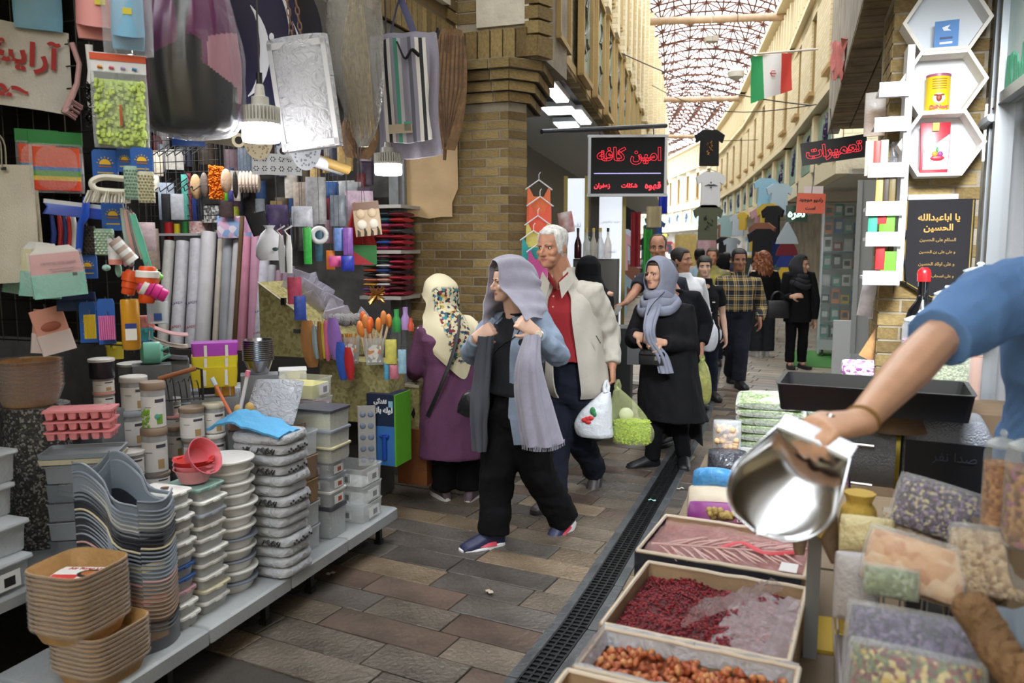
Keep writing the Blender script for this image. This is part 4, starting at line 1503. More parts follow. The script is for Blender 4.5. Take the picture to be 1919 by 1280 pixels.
tail=[[(at(1290,700,bY+.05)-ct),(at(1303,700,bY+.1)-ct),(at(1300,690,bY+.2)-ct)],[(at(1288,760,bY)-ct),(at(1312,770,bY+.08)-ct),(at(1300,760,bY+.22)-ct)],[(at(1293,815,bY+.03)-ct),(at(1316,836,bY+.1)-ct),(at(1302,812,bY+.24)-ct)]]
drape(tail,12,14,.008,.004,2).build('coat_tail',BLACK2,pD.t)
SCD=mat('8c90a2',.85,bump=.35,bs=300,var=.08,vs=20)
J=pD.J
def hijab(P,m,tail=True,hood=.105,fx=.085,name='headscarf',up=.125,low=.0):
	J=P.J
	H_=J['head']
	k=P.hh/.215
	lk=P.lk
	rg=Vector((lk.y,-lk.x,0))
	c1=(J['shL']+J['shR'])/2
	ch=H_-UPV*.135*k+lk*.075*k
	def arch(f,u,w,bz,bf):
		return[H_-rg*.02+lk*bf*k-UPV*bz*k,H_-rg*w*.8*k+lk*(f*.5+bf*.5)*k-UPV*bz*.72*k,H_-rg*w*k+lk*f*k-UPV*.02,H_-rg*w*.72*k+lk*f*k+UPV*u*.74*k,H_+lk*f*k+UPV*u*k,H_+rg*w*.72*k+lk*f*k+UPV*u*.74*k,H_+rg*w*k+lk*f*k-UPV*.02,H_+rg*w*.8*k+lk*(f*.5+bf*.5)*k-UPV*bz*.72*k,H_+rg*.02+lk*bf*k-UPV*bz*k]
	rows=[arch(fx-.03,.103,.079,.125,.07),arch(fx-.05,.122,.092,.15,.075),arch(-.01,.138,.104,.175,.06),arch(-.08,.105,.108,.2,.0),arch(-.12,.0,.1,.22,-.06),arch(-.11,-.12,.09,.23,-.09)]
	drape(rows,44,26,.005,.004,6,.007,16).build(name,m,P.t,sm=70)
	mb=MB()
	for i,(dz,rx,ry,th,tl)in enumerate(((-.165,.10,.10,.036,.02),(-.205,.125,.12,.04,-.02),(-.245,.15,.135,.04,-.045))):
		pts=[]
		for q in range(21):
			a=2*pi*q/20
			pts.append(H_+rg*rx*k*cos(a)+lk*(ry*k*sin(a)-.02)+UPV*(dz*k+tl*sin(a)+.012*sin(a*3+i)))
		mb.tube(pts,[(th*.6+.006*sin(q*1.7),th)for q in range(21)],10,cap=False)
	o=mb.build('scarf_wrap',m,P.t,sm=70)
	return o
hijab(pD,SCD)
t0=pD.J['neck']+pD.f*.13-UPV*.05
rows=[[t0+Vector((-.06,0,.05)),t0+Vector((.0,-.03,.05)),t0+Vector((.06,0,.05))]]
for u,v,w in((1218,610,.045),(1222,640,.04),(1240,668,.05),(1249,700,.055)):
	q=at(u,v,bY-.30-.02*(v>620))-ct
	rows.append([q+Vector((-w,.02,0)),q+Vector((0,-.01,0)),q+Vector((w,.02,0))])
drape(rows,18,30,.005,.006,3).build('scarf_tail',SCD,pD.t,sm=70)
bq=at(1223,670,bY-.26)
cb=MB().rrect([(.17,.05,-.06),(.2,.075,-.05),(.2,.075,.03),(.18,.05,.055)],.02,3)
cbo=tag(cb.build('shoulder_bag',mat('131317',.4,bump=.2,bs=100),None,bq,-.5),'black rectangular bag with a metal clasp held by the woman in the blue-grey headscarf','bag')
MB().box((.04,-.04,.0),(.02,.008,.03)).build('clasp',mat('d5d2cc',.25,metal=.9),cbo)
MB().rrect([(.19,.085,.018),(.19,.085,.028)],.02,3).build('zip_flap',mat('0c0c0f',.4),cbo)
st_=MB().tube(cr([bq+Vector((-.08,0,.05)),bq+Vector((-.07,-.01,.2)),bq+Vector((-.02,.05,.36)),bq+Vector((.1,.12,.48))],14),[(.009,.003)]*15,6)
for i_ in range(len(st_.v)):
	p_=Vector(st_.v[i_])-bq
	st_.v[i_]=tuple(Matrix.Rotation(.5,3,'Z')@p_)
st_.build('bag_strap',mat('131317',.5),cbo)
# ---- the people further back
def tee(P,m,sleeve=.33,**k):
	return P.top(m,sleeve=sleeve,sr=(.07,.068,.05,.045),**k)
FE=(-.7,-.7)
pE=Person('balding man in a navy tee reaching one arm across behind the woman in black',at(1250,640,7.7)*1,1.80,FE,(-.25,-.97),-.1,SKIN2,1.1,.009)
bY=pE.root.y
pE.px(head=(1233,463,bY),neck=(1240,500,bY+.03),shL=(1276,528,bY-.05),shR=(1203,522,bY+.05),elR=(1190,548,bY-.15),wrR=(1172,568,bY-.35),elL=(1285,590,bY),wrL=(1282,640,bY))
pE.set(hdR=(-1,-.2,-.35),pnR=(.2,.1,-1))
pE.hh=.24
pE.nk=.066
pE.body(nose=1.3).face()
pE.hair('332c28',lo=-.28,front=.46,side=-.1,puff=1.03)
tee(pE,mat('1d2230',.85,bump=.2,bs=150),hem=.5)
pE.trousers(NAVY)
pE.shoes()
tag(MB().box((0,0,0),(.05,.004,.09)).build('paper_slip',mat('f0efec',.7),None,at(1157,581,bY-.46),(.2,.5,.3),sm=0),'small white paper slip held out by the balding man in navy','paper')
pF=Person('person in a black sweater mostly hidden behind the woman in black',at(1276,640,6.75),1.58,(-.6,-.8),None,0,SKIN2,1.1,.010)
bY=pF.root.y
pF.px(head=(1248,512,bY),neck=(1262,545,bY),shL=(1302,556,bY-.02),shR=(1240,560,bY+.1),elL=(1322,608,bY),wrL=(1315,646,bY-.1))
pF.set(hdL=(.0,-.15,-1),pnL=(-1,.2,0))
pF.curl={'L':1.2,'R':.5}
pF.body(ear=False)
pF.hair('16161a',lo=-.5,front=.3,side=-.45,puff=1.1)
pF.top(mat('14141a',.9,bump=.2,bs=150,spec=.2),hem=.48,sleeve=1,sr=(.075,.072,.06,.05))
pF.trousers(BLACKC)
pF.shoes()
q=pF.root+pF.J['wrL']+Vector((0,-.03,-.1))
b5=carrier_bag('carrier_bag','clear bag of green produce hanging behind the woman in black',q,[(-.03,.02,.02,0),(-.08,.05,.04,-.0),(-.18,.085,.06,-.01),(-.3,.10,.07,-.015),(-.38,.085,.06,-.015),(-.39,.06,.04,-.015)],film('dfe58a',.45,.12,.6,24))
MB().lathe([(.05,-.385),(.085,-.36),(.09,-.25),(.06,-.15),(.02,-.12)],16,(-.012,0,0),sy=.65).build('produce_filling',speck(['8f9a2c','a9b23a','6f7f24','b84a30'],70,.5,.6),b5)['kind']='stuff'
q2=at(1335,606,7.3)
carrier_bag('carrier_bag','crumpled white plastic bag hanging between the black sweater and the plaid shirt',q2,[(-.0,.02,.02,0),(-.06,.05,.04,.0),(-.16,.075,.05,-.02),(-.24,.06,.04,-.03),(-.26,.03,.03,-.03)],mat('dcdfe6',.4,bump=.5,bs=26))
pG=Person('dark-haired man in a white shirt behind the woman in black',at(1288,640,8.4),1.74,(.5,-.85),(.8,-.6),0,SKIN2,1.0,.011)
bY=pG.root.y
pG.px(head=(1276,487,bY),neck=(1282,513,bY),shL=(1312,527,bY),shR=(1258,527,bY))
pG.body(nose=1.4).face('1d1714')
pG.hair('231d19',lo=-.3,front=.3,side=-.08,wav=.05,puff=1.1)
pG.top(mat('e4e6ea',.8,bump=.15,bs=100),hem=.49,sleeve=1)
pG.trousers(NAVY)
pG.shoes()
pH=Person('boy in a black tee with white print walking beside the plaid shirt',at(1320,640,8.9),1.55,(.1,-1),(-.15,-.97),-.08,SKIN3,.86,.011)
bY=pH.root.y
pH.px(head=(1320,499,bY-.02),neck=(1322,524,bY))
pH.body().face('1a1512')
pH.hair('17130f',lo=-.3,front=.24,side=-.1,wav=.05,puff=1.1)
ts_=tee(pH,mat('141417',.9,bump=.2,bs=150,spec=.2),hem=.5)
pH.trousers(NAVY)
pH.shoes()
pm_=MB()
for i_,(x,z,w)in enumerate(((-.05,.0,.05),(-.03,-.045,.035),(.0,-.09,.06),(.02,-.135,.05),(.06,-.02,.03))):
	pm_.box((x,-.142*.9,1.13+z),(w,.006,.012))
pm_.build('shirt_print',mat('e8e8e8',.7),pH.t)['kind']='stuff'
# man in a plaid shirt
PLAID=bpy.data.materials.new('plaid')
PLAID.use_nodes=True
nt=PLAID.node_tree
bb=nt.nodes['Principled BSDF']
bb.inputs['Roughness'].default_value=.85
tc=nt.nodes.new('ShaderNodeTexCoord')
sx=nt.nodes.new('ShaderNodeSeparateXYZ')
nt.links.new(tc.outputs['Object'],sx.inputs[0])
def band(ax,period,cols):
	a=nt.nodes.new('ShaderNodeMath')
	a.operation='MULTIPLY'
	a.inputs[1].default_value=1/period
	nt.links.new(sx.outputs[ax],a.inputs[0])
	f=nt.nodes.new('ShaderNodeMath')
	f.operation='FRACT'
	nt.links.new(a.outputs[0],f.inputs[0])
	c=nt.nodes.new('ShaderNodeValToRGB')
	c.color_ramp.interpolation='CONSTANT'
	e=c.color_ramp.elements
	for i,(p,col)in enumerate(cols):
		x=e[i]if i<2 else e.new(p)
		x.position=p
		x.color=(*lin(col),1)
	nt.links.new(f.outputs[0],c.inputs[0])
	return c.outputs[0]
cols_=[(0,'15171f'),(.38,'b79a5c'),(.5,'2a2a2c'),(.56,'b79a5c'),(.68,'20222b'),(.84,'e0d6bc'),(.88,'20222b')]
mx_=nt.nodes.new('ShaderNodeMix')
mx_.data_type='RGBA'
mx_.inputs[0].default_value=.5
nt.links.new(band(0,.115,cols_),mx_.inputs[6])
nt.links.new(band(2,.115,cols_),mx_.inputs[7])
nt.links.new(mx_.outputs[2],bb.inputs['Base Color'])
pI=Person('man in a navy and yellow plaid shirt with dark trousers walking towards us',atz(1375,724,0),1.76,(.05,-1),(-.08,-1),-.12,mat('9a6b52',.5,var=.1,vs=18),1.12,.009)
bY=pI.root.y
pI.px(head=(1385,486,bY),neck=(1385,511,bY+.03),shL=(1417,526,bY),shR=(1351,524,bY),elL=(1428,578,bY),wrL=(1424,598,bY-.2),elR=(1345,580,bY+.03),wrR=(1345,598,bY-.15),anR=(1368,700,bY+.35),anL=(1384,715,bY-.15),knR=(1374,655,bY+.02),knL=(1389,655,bY-.12))
pI.set(ftR=(-.1,-1,-.25))
pI.nk=.066
pI.hh=.25
pI.body(nose=1.2).face('15110e')
pI.hair('14110f',lo=-.3,front=.3,side=-.12,wav=.04,puff=1.1)
pI.top(PLAID,hem=.53,sleeve=1,sr=(.072,.066,.06,.05),waist=.165,cw=.18)
pI.trousers(mat('181a26',.88,spec=.3),.11,.085,.085)
pI.shoes('17171a')
J=pI.J
MB().box(J['hip']+Vector((0,-.142,.09)),(.05,.012,.035)).build('belt_buckle',mat('b9b6ae',.3,metal=.8),pI.t)
be_=MB()
rt(be_,[(J['hip']+Vector((0,0,.07)),pI.r,pI.f,.182,.14),(J['hip']+Vector((0,0,.11)),pI.r,pI.f,.18,.138)],24)
be_.build('belt',mat('151215',.5),pI.t)
carrier_bag('carrier_bag','small white bag in the hand of the man in plaid',pI.root+J['wrR']+Vector((0,-.04,-.09)),[(0,.015,.015,0),(-.05,.04,.03,-.0),(-.12,.055,.04,-.01),(-.16,.04,.03,-.01)],mat('dcdfe6',.4,bump=.5,bs=26))
# woman with red-brown curls, from behind
pJ=Person('woman with long curly red-brown hair in black walking away',atz(1426,668,0),1.64,(-.1,1),(-.2,1),0,SKIN3,1.05,.012)
bY=pJ.root.y
pJ.body(ear=False)
pJ.trousers(mat('2a2b2f',.9,spec=.2),.115,.115,.12)
pJ.top(BLACKC,hem=.5,sleeve=1)
pJ.shoes('e4e3e6','e8e6e4')
hr_=MB()
H_=pJ.J['head']
for i in range(90):
	a=R.uniform(0,2*pi)
	if sin(a)>.55:
		a=-a
	r0=R.uniform(.07,.115)
	p0=H_+Vector((r0*.95*cos(a),.0+r0*sin(a),R.uniform(.02,.11)))
	L_=R.uniform(.22,.42)
	ph=R.uniform(0,6)
	hr_.tube([p0+Vector((.012*cos(t*1.9+ph)+cos(a)*.05*(t/9),.012*sin(t*1.9+ph)+sin(a)*.04*(t/9),-L_*t/9))for t in range(10)],[.018,.024,.026,.027,.027,.026,.025,.022,.018,.008],6)
hr_.ell(H_+Vector((0,0,.03)),(.098,.118,.115),16,10)
hr_.build('curly_hair',mat('8a5030',.5,var=.35,vs=40),pJ.t)
# woman in black with handbag
pK=Person('woman in a black coat and head covering carrying a black handbag on the arm',atz(1490,690,0),1.66,(.1,-1),(.75,-.65),-.05,SKIN,.98,.010)
bY=pK.root.y
pK.px(head=(1501,496,bY),neck=(1500,520,bY+.02),elR=(1470,560,bY),wrR=(1483,556,bY-.25),elL=(1529,565,bY),wrL=(1526,600,bY))
pK.set(hdR=(.8,-.5,.2),pnR=(.2,.7,-.5))
pK.body(nose=1.2,ear=False).face()
pK.hair('4a3024',lo=-.2,front=.3,side=-.1,puff=1.06)
hijab(pK,mat('2c2c31',.85,bump=.3,bs=250))
pK.top(BLACK2,hem=.4,sleeve=1,name='coat',skirt=[(.40,.2,.15,0),(.5,.19,.145,0),(.57,.175,.14,0)],sr=(.072,.066,.058,.05))
pK.trousers(BLACKC,.1,.075,.065)
pK.shoes('252a45','1b1b20','flat')
bq=at(1457,577,bY-.12)
hb=MB().rrect([(.3,.12,-.14),(.32,.14,-.1),(.3,.13,.06),(.27,.08,.1)],.03,3)
hbo=tag(hb.build('handbag',mat('16161b',.4,bump=.2,bs=80),None,bq,-.1),'black leather handbag on the arm of the woman in the black coat','bag')
for s in(-1,1):
	MB().tube([(.09*cos(t*pi/8),s*.03,.09+.14*sin(t*pi/8))for t in range(9)],.009,6).build('bag_handle',mat('16161b',.4),hbo)
# chador-clad figure behind the white-haired man
pL=Person('figure wrapped in black cloth behind the white-haired man',at(1100,640,7.0),1.62,(.3,.95),None,0,SKIN,1.1,.012)
J=pL.J
for k in 'LR':
	J['el'+k]=J['sh'+k]*.5+J['hip']*.5
	J['wr'+k]=J['hip']+Vector((0,0,.05))
pL.nohand='LR'
pL.body(ear=False)
H_=J['head']
mbc=MB()
rt(mbc,[((0,0,.12),pL.r,pL.f,.3,.26),((0,0,.7),pL.r,pL.f,.27,.23),((0,0,1.1),pL.r,pL.f,.25,.2),((0,0,1.28),pL.r,pL.f,.23,.17),(J['neck']-UPV*.0,pL.r,pL.f,.15,.14),(H_-UPV*.05,pL.r,pL.f,.115,.125),(H_+UPV*.06,pL.r,pL.f,.105,.12),(H_+UPV*.115,pL.r,pL.f,.06,.07),(H_+UPV*.13,pL.r,pL.f,.01,.01)],24)
me_=solid(mbc,.014,3)
wrinkle(me_,.012,7,(1,1,.4))
me_.materials.append(BLACKC)
mkobj('chador',me_,pL.t)
pL.shoes()
# a few walkers far down the lane
def walker(label,u,v,Y,H,face,top_c,hair_c,legs=NAVY,scarf=None,puff=1.08):
	p=Person(label,at(u,640,Y),H,face,None,0,SKIN2,1.0,.016)
	p.px(head=(u,v,Y))
	p.J['neck']=p.J['head']-UPV*(.085*H)
	p.body()
	if scarf:
		hijab(p,scarf)
	else:
		p.hair(hair_c,front=.3,puff=puff)
	p.top(top_c,hem=.48,vox=.018,wr=.01)
	p.trousers(legs,vox=.02)
	p.shoes()
	return p
walker('dark-haired walker in light blue beyond the boy',1311,480,13.0,1.7,(.1,1),mat('a9c3d8',.8),'17130f')
walker('walker with brown hair and a grey and yellow jacket beyond the boy',1335,480,11.6,1.68,(-.4,-.9),mat('5d625a',.8,col2='b9a93c',vs=5),'4a3a2c')
walker('walker wrapped in a black head covering left of the plaid shirt',1351,492,12.6,1.6,(0,1),BLACKC,'111111',BLACKC,BLACKC)
walker('grey-haired walker beyond the woman with curls',1424,488,15.5,1.7,(0,1),mat('c9c6c0',.8),'b5b2ac')
walker('dark-haired walker far down the lane left of the plaid shirt',1361,484,16.5,1.72,(.2,1),mat('2b3040',.8),'1c1714')
# ---- stallholder in a blue tee at the right, holding a steel scoop
pM=Person('stallholder in a blue tee with one arm stretched out over the boxes',(1.62,2.0),1.80,(-.75,-.6),(-.85,-.5),-.15,mat('cfa286',.45,var=.07,vs=20),1.12,.006,z0=.2)
pM.px(neck=(2030,452,2.0),head=(2070,300,1.98),shR=(1890,536,1.88),shL=(2200,560,2.1),elR=(1752,640,1.66),wrR=(1610,792,1.42),hip=(2030,960,2.05))
pM.set(hipR=pM.J['hip']+Vector((-.08,0,-.01)),hipL=pM.J['hip']+Vector((.1,.05,-.01)))
for k_,dx_ in(('R',-.09),('L',.12)):
	pM.J['kn'+k_]=pM.J['hip'+k_]*1.0
	pM.J['kn'+k_].z=.5
	pM.J['an'+k_]=pM.J['hip'+k_]*1.0
	pM.J['an'+k_].z=.08
pM.J['elL']=pM.J['shL']+Vector((.1,0,-.3))
pM.J['wrL']=pM.J['elL']+Vector((-.02,-.1,-.24))
SCP=at(1530,822,1.37)
pM.J['hdR']=(SCP-(pM.root+pM.J['wrR']))+Vector((-.01,0,.02))
pM.J['pnR']=Vector((-.25,.1,-1))
pM.curl={'R':.95,'L':.4}
pM.nk=.068
pM.body(nose=1.2).face()
pM.hair('241c18',lo=-.3,front=.3,side=-.1)
BLU=mat('5f88c0',.85,bump=.25,bs=240,var=.08,vs=6)
pM.top(BLU,hem=.42,sleeve=.49,waist=.185,cw=.195,cd=.15,wr=.016,vox=.008,sr=(.082,.068,.05,.05),name='tee_shirt',hw=.2,hd=.16)
pM.trousers(NAVY)
pM.shoes()
w_=pM.J['wrR']
wv=(w_-pM.J['elR']).normalized()
br_=MB()
fr_m=frame(wv)
for q_ in range(2):
	c=w_-wv*(.008+.006*q_)
	br_.tube([c+fr_m.col[0].to_3d()*.0315*cos(t*pi/10)+fr_m.col[2].to_3d()*.0275*sin(t*pi/10)for t in range(21)],.0018,5,False)
br_.build('string_bracelet',mat('8d6a3a',.7),pM.t)
st=MB().box((0,0,.1),(.9,.6,.2)).box((0,0,.205),(.92,.62,.02))
tag(st.build('step',mat('6b5138',.7,var=.2),None,(1.75,2.05,0),-AL,sm=0),'low wooden step under the stallholder in blue','step')
# scoop: open steel trough with a flat back and a bent grip
d_=(at(1425,985,1.30)-SCP).normalized()
s_=(at(1580,845,1.35)-at(1486,790,1.42)).normalized()
s_=(s_-d_*s_.dot(d_)).normalized()
n_=d_.cross(s_)
if n_.y>0:
	n_=-n_
M_=Matrix((s_,d_,n_)).transposed().to_4x4()
M_.translation=SCP
sc=thing('steel_scoop','large shiny steel scoop held out over the boxes by the stallholder','scoop',(0,0,0))
sc.matrix_world=M_
STEEL=mat('cfd0d2',.16,metal=1.0)
def hwid(v):
	return(.064+.026*min(1,v/.5))*max(.0,1-(max(0,v-.5)/.5)**2.4)**.5+.003
def blade(u,v):
	w=hwid(v)
	a=pi*(u-.5)*1.1
	return Vector((w*sin(a),.012+.19*v,-.055*cos(a)*(1-.75*v)))
MB().grid(24,20,blade,.0015).build('blade',STEEL,sc,sm=60)
MB().grid(16,4,lambda u,v:Vector((.066*sin(pi*(u-.5)*1.1),.012,(-.055*cos(pi*(u-.5)*1.1))*(1-v)+v*.004)),.0015).build('back_plate',STEEL,sc,sm=60)
MB().tube([(-.066,.010,.0),(0,.010,.002),(.066,.010,.0)],.006,8).build('rim',mat('c9cdd8',.25,metal=.7),sc)
MB().grid(10,2,lambda u,v:Vector((-.066+.132*u,.012-.028*v,.004+.003*sin(u*pi))),.004).build('top_flange',mat('d4d7e2',.22,metal=.6),sc)
MB().tube([(0,.0,-.01),(.0,-.02,-.012),(0,-.035,-.01),(0,-.055,-.01)],[.008,.011,.012,.011],10).build('handle',STEEL,sc)
#  LEFT SHOP AND ITS DISPLAY
def face(p,off=0.0):
	return-atan2(p.x,p.y)+off
class Slot:
	"""a pixel box on a real plane: bottom-centre point, width, height in metres"""
	def __init__(o,u0,v0,u1,v1,s=None,q=None,Y=None,z=None):
		u=(u0+u1)/2
		f=(lambda a,b:ats(a,b,s))if s is not None else(lambda a,b:atq(a,b,q))if q is not None else(lambda a,b:at(a,b,Y))
		o.p=f(u,v1)if z is None else atz(u,v1,z)
		o.k=o.p.y/FPX
		o.w,o.h=abs(u1-u0)*o.k,(v1-v0)*o.k*1.01
		o.rz=face(o.p)
def put(name,label,cat,sl,mb,m,rot=None,group=None,sm=50):
	o=mb.build(name,m,None,sl.p,sl.rz if rot is None else rot,sm)
	return tag(o,label,cat,group)
def pillow(mb,w,h,d,m=0,c=(0,0,0),T=None,n=16,rows=9,e=.5,wob=.0):
	rings=[]
	for j in range(rows+1):
		v=j/rows
		k=max(.06,sin(pi*(.04+.92*v)))**e
		wv=w*(1-.06*(1-k))
		rings.append([(c[0]+wv/2*cos(2*pi*i/n),c[1]+d/2*k*sin(2*pi*i/n)*(1+wob*noise.noise((i*.9,j*.7,w*50))),c[2]+h*v)for i in range(n)])
	return mb.loft(rings,m=m,T=T)
def flatcard(mb,w,h,m=0,c=(0,0,0),t=.003,T=None):
	return mb.rrect([(w,t,0),(w,t,h)],.001,1,c,m,T)
GROUND_S=2.42
BLUEC=mat('1f5cb0',.45)
SUNY=mat('f0c233',.5)
CLEAR=film('f4f8fa',.14,.08,.15,25)
CLEAR2=film('dfe5ea',.30,.12,.3,20)
WRAP=film('f2f4f6',.06,.1,.7,28)
WHITEP=mat('e6e6e4',.35)
# ---- display platform, second tier
pf=thing('display_platform','low grey plastic display platform on short black legs along the lane','platform',A(0,0,0),-AL)
GREYP=mat('9fa3a6',.4,bump=.15,bs=40,var=.12,vs=4)
SEG=[1.35,1.9,2.45,3.0,3.5,4.05]
for i in range(5):
	y0,y1=SEG[i],SEG[i+1]
	MB().rrect([(.48,y1-y0-.004,.135),(.48,y1-y0-.004,.19),(.46,y1-y0-.02,.2)],.01,2,(-2.38,(y0+y1)/2,0)).build('deck_panel',GREYP,pf)
for y in(1.7,2.3,2.9,3.26,3.96):
	for x in(-2.22,-2.56):
		lg=MB().box((x,y,.085),(.028,.028,.13)).box((x,y,.012),(.04,.04,.024)).box((x,y-.02,.125),(.02,.06,.03))
		lg.build('leg',mat('1b1b1d',.5),pf)
t2=thing('back_table','grey table behind the front stacks carrying jars and boxes','table',A(0,0,0),-AL)
MB().rrect([(1.15,2.9,.40),(1.15,2.9,.44)],.01,2,(-3.21,2.9,0)).build('table_top',mat('8d8f92',.5,var=.2),t2)
for y in(1.6,4.2):
	for x in(-2.7,-3.7):
		MB().box((x,y,.30),(.04,.04,.2)).box((x,y,.1),(.035,.035,.2)).build('leg',mat('2a2a2c',.5),t2)
T2=.44
# ---- front row, near to far
LINER=mat('a8814f',.7,bump=.3,bs=40,var=.15,vs=12)
def liner_mesh():
	mb=MB()
	w=.26
	def ring(k,z,wob=0):
		out=[]
		for i in range(64):
			a=2*pi*i/64
			x,y=cos(a),sin(a)
			m_=(abs(x)**4.5+abs(y)**4.5)**(1/4.5)
			r=1+wob*(1 if i%2 else-1)
			out.append((x/m_*w/2*k*r,y/m_*w/2*k*r,z))
		return out
	mb.loft([ring(.78,0),ring(.91,.048,.012),ring(.995,.0535),ring(1.0,.061),ring(.96,.060),ring(.88,.048,.012),ring(.76,.003)],cap=True)
	return mb.mesh('tray',LINER,30)
LM=liner_mesh()
WR=MB()
def wring(k,z):
	return[(cos(2*pi*i/40)/((abs(cos(2*pi*i/40))**4.5+abs(sin(2*pi*i/40))**4.5)**(1/4.5))*.13*k,sin(2*pi*i/40)/((abs(cos(2*pi*i/40))**4.5+abs(sin(2*pi*i/40))**4.5)**(1/4.5))*.13*k,z)for i in range(40)]
WR.loft([wring(.9,.035),wring(1.01,.050),wring(1.03,.060),wring(1.0,.066)],cap=False)
WRM=WR.mesh('wrap',film('e9ecee',.07,.08,.5,30),60)
n1,n2=9,13
for i in range(n1+n2):
	lo=i<n1
	z=.2+i*.0165
	p=A(2.05+(.0 if lo else-.03),-2.30+(.03 if lo else-.02),z+(0 if lo else.006))
	lab='wrapped brown paper tray, %s of the %s pile at the platform corner'%(nth((n1-1-i)if lo else(n1+n2-1-i),n1 if lo else n2),'lower' if lo else 'upper')
	if i==n1+n2-1:
		lab='topmost brown paper tray with a printed card in it, at the platform corner'
	o=thing('paper_tray',lab,'tray',p,-AL+R.uniform(-.03,.03)+(0 if lo else.05),'wrapped paper baking trays')
	mkobj('tray',LM,o)
	mkobj('wrap',WRM,o)
	if i==n1+n2-1:
		cd=MB().box((0,.0,.012),(.19,.15,.003)).box((-.045,-.035,.0145),(.09,.075,.002),m=1)
		cd.ell((.03,.015,.015),(.042,.035,.002),16,4,m=2).ell((.03,.015,.0165),(.028,.02,.003),12,4,m=3)
		cd.build('printed_card',[mat('eceae6',.5),mat('d2453f',.5),mat('2b2522',.5),mat('b06a3a',.6)],o,rz=.25)
		write('Air Fryer Liner',.024,mat('c43b33',.5),o,(-.005,.058,.0145),(0,0,.25),name='card_lettering',arabic=False)
# nested wavy organisers
def org_mesh(col):
	mb=MB()
	D,Wd,t=.30,.175,.0045
	def prof(x):
		return.075+.13*(1/(1+math.exp(-(x-.42)*11)))-.03*sin(x*pi*1.0)*(x<.5)+.012*sin(x*9)
	def wall(sgn):
		mb.grid(14,3,lambda u,v:Vector((-D*u,sgn*Wd/2*(1-.0*u),v*prof(u))),t*sgn)
	wall(1)
	wall(-1)
	for sg in(-1,1):
		mb.tube([(-D*k/14,sg*(Wd/2+.001),prof(k/14))for k in range(15)],.0042,6)
	mb.tube([(.03*sin(pi*k/8),-Wd/2+Wd*k/8,.075+.02*(1-sin(pi*k/8)))for k in range(9)],.0042,6)
	mb.grid(10,3,lambda u,v:Vector((.028*sin(pi*u),-Wd/2+Wd*u,v*(.075+.02*(1-sin(pi*u))))),t)
	mb.grid(2,8,lambda u,v:Vector((-D*v+.02*0,-Wd/2+Wd*u,.004)),t)
	mb.grid(8,3,lambda u,v:Vector((-D,-Wd/2+Wd*u,v*(.22-.05*sin(pi*u)))),t)
	return mb.mesh('organiser',mat(col,.38,bump=.05),40)
OC=['7c8590']*3+['a3a49f']*2+['2d2f37']*4+['c9c0a2']*1+['86909c']*7+['c89a98']*1+['97816f']*9+['232327']*1+['5d6167']*2
OCN={'7c8590':'grey','a3a49f':'pale grey','2d2f37':'near-black','c9c0a2':'cream','86909c':'blue-grey','c89a98':'pink','97816f':'taupe','232327':'black','5d6167':'dark grey'}
OM={c:org_mesh(c)for c in set(OC)}
for i,c in enumerate(reversed(OC)):
	n=len(OC)
	o=mkobj('plastic_organiser',OM[c],None,A(2.285,-2.215-.00*i,.2+i*.0158),-AL+R.uniform(-.012,.012))
	tag(o,'wavy %s plastic organiser, %s of the nest beside the paper trays'%(OCN[c],nth(n-1-i,n)),'organiser','nested plastic organisers')
o=mkobj('plastic_organiser',OM['7c8590'],None,A(2.30,-2.235,.2+len(OC)*.0158+.012),-AL)
tag(o,'grey wavy organiser lying loose on top of the nested stack','organiser')
OM['7c8590'].name='organiser'
# stacks of lidded food containers
def tub(w,d,h,lidc,bodym,nm,lab,grp,loc,rz=-AL,rr=.02,rnd=False):
	o=thing(nm,lab,'container',loc,rz+R.uniform(-.03,.03),grp)
	key=(w,d,h,lidc,str(bodym),rnd)
	if key not in tub.c:
		b,l=MB(),MB()
		if rnd:
			b.lathe([(w*.40,0),(w*.47,h*.8)],24)
			l.lathe([(w*.50,h*.74),(w*.515,h*.78),(w*.515,h*.9),(w*.50,h*.96),(w*.46,h*.96),(w*.44,h*.92),(0.001,h*.92)],32)
		else:
			b.rrect([(w*.84,d*.84,0),(w*.93,d*.93,h*.8)],rr,3)
			l.rrect([(w*.99,d*.99,h*.74),(w*1.01,d*1.01,h*.8),(w*1.0,d*1.0,h*.94),(w*.97,d*.97,h*.985),(w*.88,d*.88,h*.985),(w*.86,d*.86,h*.94)],rr,4)
			for sg in(-1,1):
				l.box((sg*w*.505,0,h*.82),(w*.04,d*.25,h*.14))
		tub.c[key]=(b.mesh('body',bodym,40),l.mesh('lid',mat(lidc,.38),40))
	mkobj('body',tub.c[key][0],o)
	mkobj('lid',tub.c[key][1],o)
	return o
tub.c={}
CN={'e9e8e5':'white','dedfe0':'white','2f5a9c':'blue','c79aa2':'pink','8fb3ab':'sage green','a9b0bd':'blue-grey','cfc7ad':'cream','7f8796':'slate','4a4c55':'dark grey','98a0ad':'grey'}
FROST=film('e4e7e8',.42,.25)
FROSTW=mat('d8d9d8',.45)
def stack(cols,w,d,h,s,q,z0,nm,where,grp,body=FROST,rnd=False):
	n=len(cols)
	for i,c in enumerate(reversed(cols)):
		tub(w,d,h,c,body,nm,'%s %s food container, %s of the %s'%(CN[c],'round' if rnd else 'rectangular',nth(n-1-i,n),where),grp,A(s+R.uniform(-.006,.006),q+R.uniform(-.008,.008),z0+i*h*.95),rnd=rnd)
stack(['e9e8e5']*6+['2f5a9c','2f5a9c','c79aa2','e9e8e5','e9e8e5'],.2,.12,.053,2.44,-2.325,.2,'food_container','stack beside the wavy organisers','food containers, stack next to the organisers')
